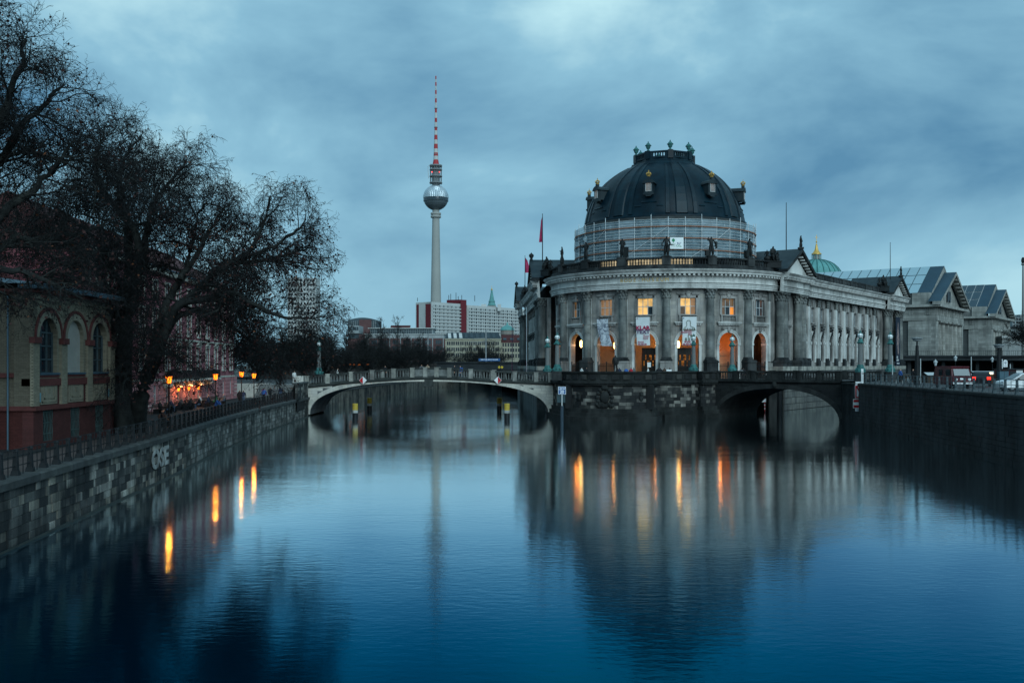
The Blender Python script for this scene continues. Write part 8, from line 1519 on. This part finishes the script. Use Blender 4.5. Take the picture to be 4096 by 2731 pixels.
for sy in (-1, 1):
    for xa, xc in ((0.55, 1.45), (-0.9, -0.25)): b = MB(); b.box(xa, xc, sy * 0.89 - .02, sy * 0.89 + .02, 1.2, 1.75); put('side_window', b.mesh('side_window', m_carglass), t, M=M0)
    b = MB(); b.m = Matrix.Rotation(R(90), 4, 'Y'); b.lathe([(0.01, .02), (0.13, .01), (0.14, -.03)], 12); put('headlight', b.mesh('headlight', m_dw), t, M=M0 @ Matrix.Translation((2.14, sy * 0.62, 0.86)))
b = MB(); b.box(2.1, 2.2, -0.9, 0.9, 0.42, 0.6); put('bumper', b.mesh('bumper', m_wp), t, M=M0); b = MB(); b.box(2.11, 2.15, -0.26, 0.26, 0.82, 1.0); put('badge', b.mesh('badge', m_dw), t, M=M0); wheels(t, loc, rz, (-1.35, 1.25), 1.8, 0.32, M0)
# white estate car
loc = Vector((42.9, 83.5, ZP - .02)); rz = R(178); M0 = Matrix.Translation(loc) @ Matrix.Rotation(rz, 4, 'Z'); t = thing('white_car', 'white hatchback cut by the right picture edge', 'car', loc, rz)
prof = [(-2.0, 0.3), (2.0, 0.3), (2.1, 0.55), (2.05, 0.78), (1.25, 0.98), (0.45, 1.46), (0.1, 1.52), (-1.5, 1.5), (-1.85, 1.2), (-2.05, 0.9)]; put('body', car_body(prof, 1.78, 'body', m_wp, 0.2, 0.95), t, M=M0)
b = MB(); b.add([(1.22, -0.7, 1.0), (1.22, 0.7, 1.0), (0.5, 0.58, 1.45), (0.5, -0.58, 1.45)], [(0, 1, 2, 3)]); put('windscreen', b.mesh('windscreen', m_carglass), t, M=M0 @ Matrix.Translation((0.02, 0, 0.02)))
for sy in (-1, 1):
    b = MB(); b.add([(-1.5, sy * 0.90, 0.98), (0.95, sy * 0.90, 0.98), (0.4, sy * 0.74, 1.42), (-1.35, sy * 0.74, 1.42)], [(0, 1, 2, 3)]); put('side_window', b.mesh('side_window', m_carglass), t, M=M0); b = MB(); b.cbox((1.98, sy * 0.66, 0.72), (0.16, 0.36, 0.16)); put('headlight', b.mesh('headlight', glass('lamp_glass', (0.3, 0.32, 0.34), 0.05)), t, M=M0); b = MB(); b.cbox((0.85, sy * 1.0, 1.02), (0.14, 0.18, 0.12)); put('mirror', b.mesh('mirror', m_black), t, M=M0)
wheels(t, loc, rz, (-1.25, 1.3), 1.7, 0.31, M0)
# dark car with lit tail lamps
loc = Vector((XP(3925, 101), 101, ZP - .02)); rz = R(65); M0 = Matrix.Translation(loc) @ Matrix.Rotation(rz, 4, 'Z'); t = thing('dark_car', 'dark car with glowing red tail lamps beside the red van', 'car', loc, rz); put('body', car_body(prof, 1.8, 'body', mat('car_dark', (0.015, 0.016, 0.02), 0.3, var=0.1), 0.2, 0.95), t, M=M0); wheels(t, loc, rz, (-1.25, 1.3), 1.7, 0.31, M0)
b = MB(); b.add([(-2.0, -0.6, 1.0), (-1.62, -0.55, 1.42), (-1.62, 0.55, 1.42), (-2.0, 0.6, 1.0)], [(0, 1, 2, 3)]); put('rear_window', b.mesh('rear_window', m_carglass), t, M=M0)
for sy in (-1, 1):
    b = MB(); b.cbox((-2.05, sy * 0.68, 0.86), (0.1, 0.34, 0.26)); put('tail_lamp', b.mesh('tail_lamp', glow('tail_red', (1.0, 0.03, 0.015), 3.5)), t, M=M0)
# second parked van further back and a market stall row
def stall(px0, px1, yt, Y, m_roof, lab, lit=False):
    x0, x1 = XP(px0, Y), XP(px1, Y); zt = HC + (HZ - yt) / F * Y; t = thing('market_stall', lab, 'stall', ((x0 + x1) / 2, Y, ZP), group='stalls along the street')
    MB().add([(x0, Y - 1.2, zt - 0.35), (x1, Y - 1.2, zt - 0.35), (x1, Y, zt), (x0, Y, zt), (x1, Y + 1.2, zt - 0.3), (x0, Y + 1.2, zt - 0.3)], [(0, 1, 2, 3), (3, 2, 4, 5)]).obj('canopy', m_roof, t); MB().box(x0, x1, Y - 1.0, Y + 1.0, ZP, ZP + 0.95).obj('counter', mat('stall_wood', (0.05, 0.035, 0.025), 0.8, var=0.3), t)
    for x in (x0 + .05, x1 - .05):
        for y in (Y - 1.1, Y + 1.1): MB().tube([(x, y, ZP), (x, y, zt - 0.3)], 0.03, 5).obj('post', m_iron, t)
    if lit: MB().box(x0 + (x1 - x0) * .3, x0 + (x1 - x0) * .6, Y - 1.26, Y - 1.2, zt - 0.36, zt - 0.16).obj('light_strip', glow('stall_light', (1.0, 0.68, 0.32), 5.0), t)
m_can = mat('canvas_pale', (0.40, 0.43, 0.44), 0.85, var=0.15); stall(3600, 3668, 1494, 128, m_vd, 'dark canvas stall behind the parked bicycles'); stall(3695, 3752, 1489, 122, m_can, 'pale canvas stall left of the red van'); stall(3885, 3995, 1484, 118, m_can, 'pale canvas stall with warm light strip right of the red van', True)
x0, x1 = XP(4028, 110), XP(4110, 110); t = thing('red_kiosk', 'red kiosk with white sign above the white car', 'kiosk', (x0, 110, ZP)); MB().box(x0, x1, 110, 113, ZP, 6.65).obj('hut', m_redpaint, t); MB().box(x0 - .1, x1, 109.7, 113.2, 6.65, 6.75).obj('roof', m_vd, t); MB().box(XP(4064, 110), XP(4090, 110), 109.93, 109.99, 6.32, 6.6).obj('signboard', m_dw, t); MB().box(x0 + .3, x0 + 1.3, 109.95, 110.0, 5.9, 6.45).obj('hatch', m_vd, t)
# ---- street furniture
def mushroom_lamp(px, yt, Y, lab):
    x = XP(px, Y); zt = HC + (HZ - yt) / F * Y; t = thing('street_light', lab, 'lamp', (x, Y, ZP)); MB().lathe([(0.30, ZP), (0.26, ZP + 1.2), (0.16, zt - 0.8), (0.09, zt - 0.75), (0.09, zt - 0.35)], 10, (x, Y, 0)).obj('post', m_iron, t); MB().lathe([(0.1, zt - 0.35), (0.42, zt - 0.28), (0.46, zt - 0.06), (0.62, zt - 0.02), (0.60, zt + 0.05), (0.02, zt + 0.1)], 14, (x, Y, 0)).obj('lamp_head', MATS['gallery_grey'], t)
mushroom_lamp(3668, 1353, 108, 'unlit mushroom-headed street light in front of the nearer temple wing'); mushroom_lamp(3995, 1380, 108, 'unlit mushroom-headed street light in front of the farther temple wing')
def lantern(px, yt, Y, lab):
    x = XP(px, Y); zt = HC + (HZ - yt) / F * Y; t = thing('lantern_post', lab, 'lamp', (x, Y, ZP)); MB().lathe([(0.12, ZP), (0.06, ZP + 1), (0.05, zt - 1.0)], 8, (x, Y, 0)).obj('post', m_iron, t); MB().lathe([(0.14, zt - 1.0), (0.30, zt - 0.45)], 6, (x, Y, 0)).obj('glass', mat('lantern_pale', (0.45, 0.5, 0.52), 0.2), t); MB().lathe([(0.34, zt - 0.45), (0.28, zt - 0.35), (0.12, zt - 0.2), (0.08, zt - 0.1), (0.02, zt)], 8, (x, Y, 0)).obj('cap', m_can, t)
lantern(3742, 1436, 150, 'unlit pale lantern above the red van roof'); lantern(3822, 1420, 170, 'unlit pale lantern right of the red van roof'); lantern(3969, 1426, 190, 'thin unlit lantern by the farther street light')
x = XP(4022, 112); z = lambda py: HC + (HZ - py) / F * 112; t = thing('bus_stop_sign', 'rounded white bus stop sign on a pole at right', 'sign', (XP(4009, 112), 112, ZP)); MB().tube([(XP(4009, 112), 112, ZP), (XP(4009, 112), 112, z(1436))], 0.045, 6).obj('pole', m_dw, t)
b = MB(); hw = 8.2 / F * 112; n = 10; b.slab([(x - hw, z(1468)), (x + hw, z(1468))] + [(x + hw * math.cos(math.pi * i / n), z(1447) + hw * math.sin(math.pi * i / n)) for i in range(n + 1)], 112, 112.05); b.obj('board', m_dw, t); b = MB(); b.add([(x - .13, 111.99, z(1452)), (x + .13, 111.99, z(1452)), (x, 111.99, z(1456))], [(0, 2, 1)]); b.obj('arrow', m_gry, t)
for i, (py, w_) in enumerate(((1444, .08), (1447.5, .16), (1450, .12), (1460, .1), (1464, .14))): MB().box(x - w_, x + w_, 111.98, 112, z(py + 1), z(py)).obj('text_line', m_gry, t)
for px, yt, Y, lb in ((3570, 1422, 118, 'thin pale pole in front of the far lamp column'), (3682, 1434, 112, 'thin pale pole beside the mushroom street light'), (3885, 1426, 125, 'thin pale pole right of the red van'), (4041, 1455, 118, 'short white post right of the bus stop sign')):
    x = XP(px, Y); MB().tube([(x, Y, ZP), (x, Y, HC + (HZ - yt) / F * Y)], 0.05, 6).obj('pole', m_can, None, label=lb, cat='pole')
x = XP(4017, 100); t = thing('switch_cabinet', 'blue-grey cabinet standing behind the railing left of the white car', 'cabinet', (x, 100, ZP)); MB().box(x - .45, x + .45, 100, 100.5, ZP, ZP + 1.55).obj('case', mat('cabinet_blue', (0.05, 0.10, 0.13), 0.6, var=0.2), t); MB().box(x - .48, x + .48, 99.95, 100.55, ZP + 1.55, ZP + 1.62).obj('lid', m_vd, t); MB().box(x - .01, x + .01, 99.98, 100, ZP + .1, ZP + 1.5).obj('door_gap', m_black, t)
# ---- bicycles
def bicycle(loc, rz, m_fr, lab):
    M0 = Matrix.Translation(Vector(loc)) @ Matrix.Rotation(rz, 4, 'Z'); t = thing('bicycle', lab, 'bicycle', loc, rz)
    for x in (-0.52, 0.52):
        b = MB(); b.m = Matrix.Rotation(R(90), 4, 'X'); b.tube([(0.33 * math.cos(a), 0.33 * math.sin(a), 0) for a in np.linspace(0, 2 * math.pi, 21)], 0.022, 5, False); w = put('wheel', b.mesh('wheel', m_black), t, M=M0 @ Matrix.Translation((x, 0, 0.35)))
        b = MB(); b.m = Matrix.Rotation(R(90), 4, 'X')
        for k in range(8): a = k * math.pi / 8; b.tube([(0.32 * math.cos(a), 0.32 * math.sin(a), 0), (-0.32 * math.cos(a), -0.32 * math.sin(a), 0)], 0.006, 3)
        put('spokes', b.mesh('spokes', m_can), w, M=M0 @ Matrix.Translation((x, 0, 0.35)))
    b = MB()
    for q in ([(-0.52, 0, .35), (-0.05, 0, .32), (-0.18, 0, .80), (-0.52, 0, .35)], [(-0.05, 0, .32), (0.38, 0, .78), (-0.16, 0, .74)], [(0.52, 0, .35), (0.40, 0, .72), (0.35, 0, .98)]): b.tube(q, 0.026, 6)
    put('frame', b.mesh('frame', m_fr), t, M=M0); b = MB(); b.tube([(0.30, -0.28, 1.0), (0.36, -0.1, 1.0), (0.36, 0.1, 1.0), (0.30, 0.28, 1.0)], 0.018, 5); put('handlebar', b.mesh('handlebar', m_black), t, M=M0); b = MB(); b.ball((-0.2, 0, 0.92), 0.12, 8, 5, (1.3, 0.7, 0.4)); put('saddle', b.mesh('saddle', m_black), t, M=M0); b = MB(); b.box(-0.8, -0.35, -0.08, 0.08, 0.72, 0.76); put('rack', b.mesh('rack', m_black), t, M=M0)
bicycle((XP(600, 93), 93, ZQ), R(65), m_white, 'white bicycle parked by the pink house wall')
for i in range(6): Y = 107 + 1.4 * i; px = 3600 + 16 * i; bicycle((XP(px, Y), Y, ZP), R(30 + 25 * (i % 3)), (m_iron, MATS['car_dark'], m_can)[i % 3], ('first', 'second', 'third', 'fourth', 'fifth', 'sixth')[i] + ' from left of the parked bicycles behind the right railing')
# ---- promenade seating
def bench(loc, rz, lab, l=1.8):
    M0 = Matrix.Translation(Vector(loc)) @ Matrix.Rotation(rz, 4, 'Z'); t = thing('park_bench', lab, 'bench', loc, rz); mw = MATS['stall_wood']
    for i in range(4): b = MB(); b.box(-l / 2, l / 2, -0.24 + 0.12 * i, -0.15 + 0.12 * i, 0.42, 0.46); put('seat_slat', b.mesh('seat_slat', mw), t, M=M0)
    for i in range(3): b = MB(); b.box(-l / 2, l / 2, 0.26 + 0.02 * i, 0.30 + 0.02 * i, 0.55 + 0.13 * i, 0.65 + 0.13 * i); put('back_slat', b.mesh('back_slat', mw), t, M=M0)
    for s in (-1, 1): b = MB(); b.box(s * l * .4 - .03, s * l * .4 + .03, -0.22, 0.28, 0, 0.42); put('leg', b.mesh('leg', m_iron), t, M=M0)
def table(loc, lab):
    t = thing('cafe_table', lab, 'table', loc, group='cafe tables by the pink house'); MB().box(-.9, .9, -.32, .32, .70, .74).obj('table_top', MATS['stall_wood'], t, loc, R(90))
    for s in (-.7, .7): MB().box(-.03, .03, -.28, .28, 0, .70).obj('leg', m_iron, t, (loc[0], loc[1] + s, loc[2]), R(90))
bx, by = XP(655, 74), 74.0; bench((bx, by, ZQ), R(105), 'dark park bench by the river railing under the nearest gas lamp', 2.2)
for i, (dx, top, hr, lb) in enumerate(((-0.75, 'black', 'dark', 'leftmost of three dark-clad people on the bench near the leaning tree'), (0.0, 'black', 'brown', 'middle of three dark-clad people on the bench near the leaning tree'), (0.75, 'brown', 'blond', 'rightmost of three people on the bench, in a brown coat'))):
    a = R(105); person('sit_back', (bx + dx * math.cos(a), by + dx * math.sin(a), ZQ), a, top, 'black', hr, lb, 'people on the near bench')
tops = ['brown', 'black', 'black', 'navy', 'black', 'grey', 'black', 'brown', 'navy', 'white', 'green', 'black', 'grey', 'black']; desc = ['brown jacket and jeans', 'black coat, hair tied up', 'long black coat', 'navy jacket', 'black hooded coat', 'grey coat', 'black puffer', 'dark brown coat', 'navy coat', 'white top', 'green jacket', 'black jacket', 'light grey scarf and coat', 'black cap']
for i in range(14):
    Y = 91.5 + 1.9 * i; xx = float(np.interp(Y, [78, 134], [-33.6, -37.3])) + (1.5 if i % 2 else 3.0)
    person('sit', (xx, Y, ZQ), R(90 if i % 2 else -90), tops[i], ('denim', 'black')[i % 3 > 0], ('dark', 'brown', 'blond', 'dark')[i % 4], 'person in %s seated at the cafe, %s from the near end' % (desc[i], ('first', 'second', 'third', 'fourth', 'fifth', 'sixth', 'seventh', 'eighth', 'ninth', 'tenth', 'eleventh', 'twelfth', 'thirteenth', 'fourteenth')[i]), 'people at the cafe tables')
    if i % 4 == 1: table((xx + 0.75, Y, ZQ), 'dark wooden table among the seated cafe guests, %s from the near end' % ('first', '', '', '', 'second', 'third')[i // 4 if i < 4 else (4 if i < 8 else 5)] if i < 10 else 'dark wooden table among the seated cafe guests, farthest one')
    if i % 2: bench((xx - 0.02, Y, ZQ), R(90), 'low bench along the pink house wall, %s from the near end' % ('first', 'second', 'third', 'fourth', 'fifth', 'sixth', 'seventh')[i // 2], 1.7)
def qx(Y, off): return float(np.interp(Y, [p[1] for p in QL], [p[0] for p in QL])) - off
for k, Y, off, rz, top, leg, hr, lb in (('lean', 87, 1.0, 90, 'blue', 'red', 'dark', 'person in blue jacket and red trousers leaning at the river railing'), ('walk', 112, 3.2, 180, 'navy', 'denim', 'dark', 'walker in navy jacket before the far pink house corner'), ('walk', 113.2, 3.9, 170, 'black', 'black', 'brown', 'walker in black coat before the far pink house corner'), ('walk', 121, 2.6, 175, 'blue', 'black', 'dark', 'walker in blue near the farthest gas lamp'), ('stand', 124, 3.2, 160, 'red', 'denim', 'dark', 'person in red jacket near the foot of the steps'), ('walk', 126, 2.2, 10, 'grey', 'black', 'brown', 'walker in grey near the foot of the steps'), ('walk', 127.3, 3.0, 185, 'black', 'black', 'dark', 'walker in black at the foot of the steps'), ('stand', 129, 2.0, 200, 'navy', 'denim', 'brown', 'person in navy beside the stair wall')):
    person(k, (qx(Y, off), Y, ZQ), R(rz), top, leg, hr, lb, 'people on the promenade')
for k, px, Y, z, rz, top, leg, hr, lb, bg in (('walk', 1350, 142.5, 4.95, 90, 'white', 'black', 'dark', 'person in white jacket on the left end of the pale bridge', 'black'), ('stand', 1541, 148, 5.3, 0, 'black', 'black', 'dark', 'dark-clad person left of the crown of the pale bridge', None), ('lean', 1687, 141.2, 5.48, 0, 'grey', 'denim', 'dark', 'person in pale grey hoodie leaning on the bridge crown parapet', None), ('lean', 1711, 141.3, 5.5, 0, 'beige', 'denim', 'brown', 'person in beige coat on the bridge crown beside the grey hoodie', None), ('walk', 1820, 143, 5.35, -90, 'black', 'black', 'dark', 'walker in black right of the bridge crown', None), ('walk', 1843, 143.3, 5.3, -80, 'blue', 'denim', 'brown', 'walker with blue backpack right of the bridge crown', 'blue'), ('stand', 1177, 139.0, 4.58, 30, 'white', 'white', 'blond', 'person in white at the head of the steps', None)):
    person(k, (XP(px, Y), Y, z), R(rz), top, leg, hr, lb, 'people on the pale bridge', bag=bg)
tot, at = walk(grow(path_b, -0.75))
for px, top, hr, lb in ((2325, 'white', 'dark', 'person in pale top sitting on the bastion parapet, farthest left'), (2343, 'black', 'dark', 'person in black sitting second from left on the parapet'), (2470, 'black', 'brown', 'person in black sitting below the head sculpture'), (2479, 'navy', 'dark', 'person in navy sitting just right of the head sculpture'), (2506, 'blue', 'blond', 'person in blue sitting left of the red jacket'), (2525, 'red', 'dark', 'person in bright red jacket sitting on the parapet'), (2537, 'grey', 'dark', 'person in grey sitting right of the red jacket'), (2595, 'white', 'dark', 'person in white top sitting before the entrance'), (2633, 'black', 'brown', 'person in black sitting right of the entrance'), (2644, 'black', 'dark', 'second person in black sitting right of the entrance'), (2657, 'brown', 'dark', 'person in brown sitting near the white menu board'), (2681, 'black', 'dark', 'person in black sitting before the white menu board')):
    best = min(((abs(XP(px, at(s)[0].y) - at(s)[0].x), s) for s in np.linspace(2, tot - 2, 300))); p, d = at(best[1]); person('sit', (p.x, p.y, 5.55), math.atan2(d.y, d.x) + math.pi, top, 'black', hr, lb, 'people sitting on the bastion parapet')
MB().box(-0.35, 0.35, -0.03, 0.03, 0.5, 1.55).box(-0.3, -0.24, -0.02, 0.02, 0, 0.5).box(0.24, 0.3, -0.02, 0.02, 0, 0.5).obj('menu_board', m_dw, None, (XP(2676, 133), 133, ZP), label='white menu board standing on the plaza behind the parapet', cat='board')
for px, Y, top, lb in ((2965, 139, 'grey', 'person in grey standing at the dark bridge, left of two'), (2974, 139.3, 'black', 'person in black standing at the dark bridge, right of two')): person('stand', (XP(px, Y), Y, ZP), R(180), top, 'black', 'dark', lb, 'people at the dark bridge')
for px, Y, z, lb in ((3600, 113, ZP, 'person in dark clothes among the bicycles at right'), (3650, 111, ZP, 'person beside the mushroom street light')): person('walk', (XP(px, Y), Y, z), R(90), 'blue' if px < 3620 else 'black', 'black', 'dark', lb, 'people on the street')
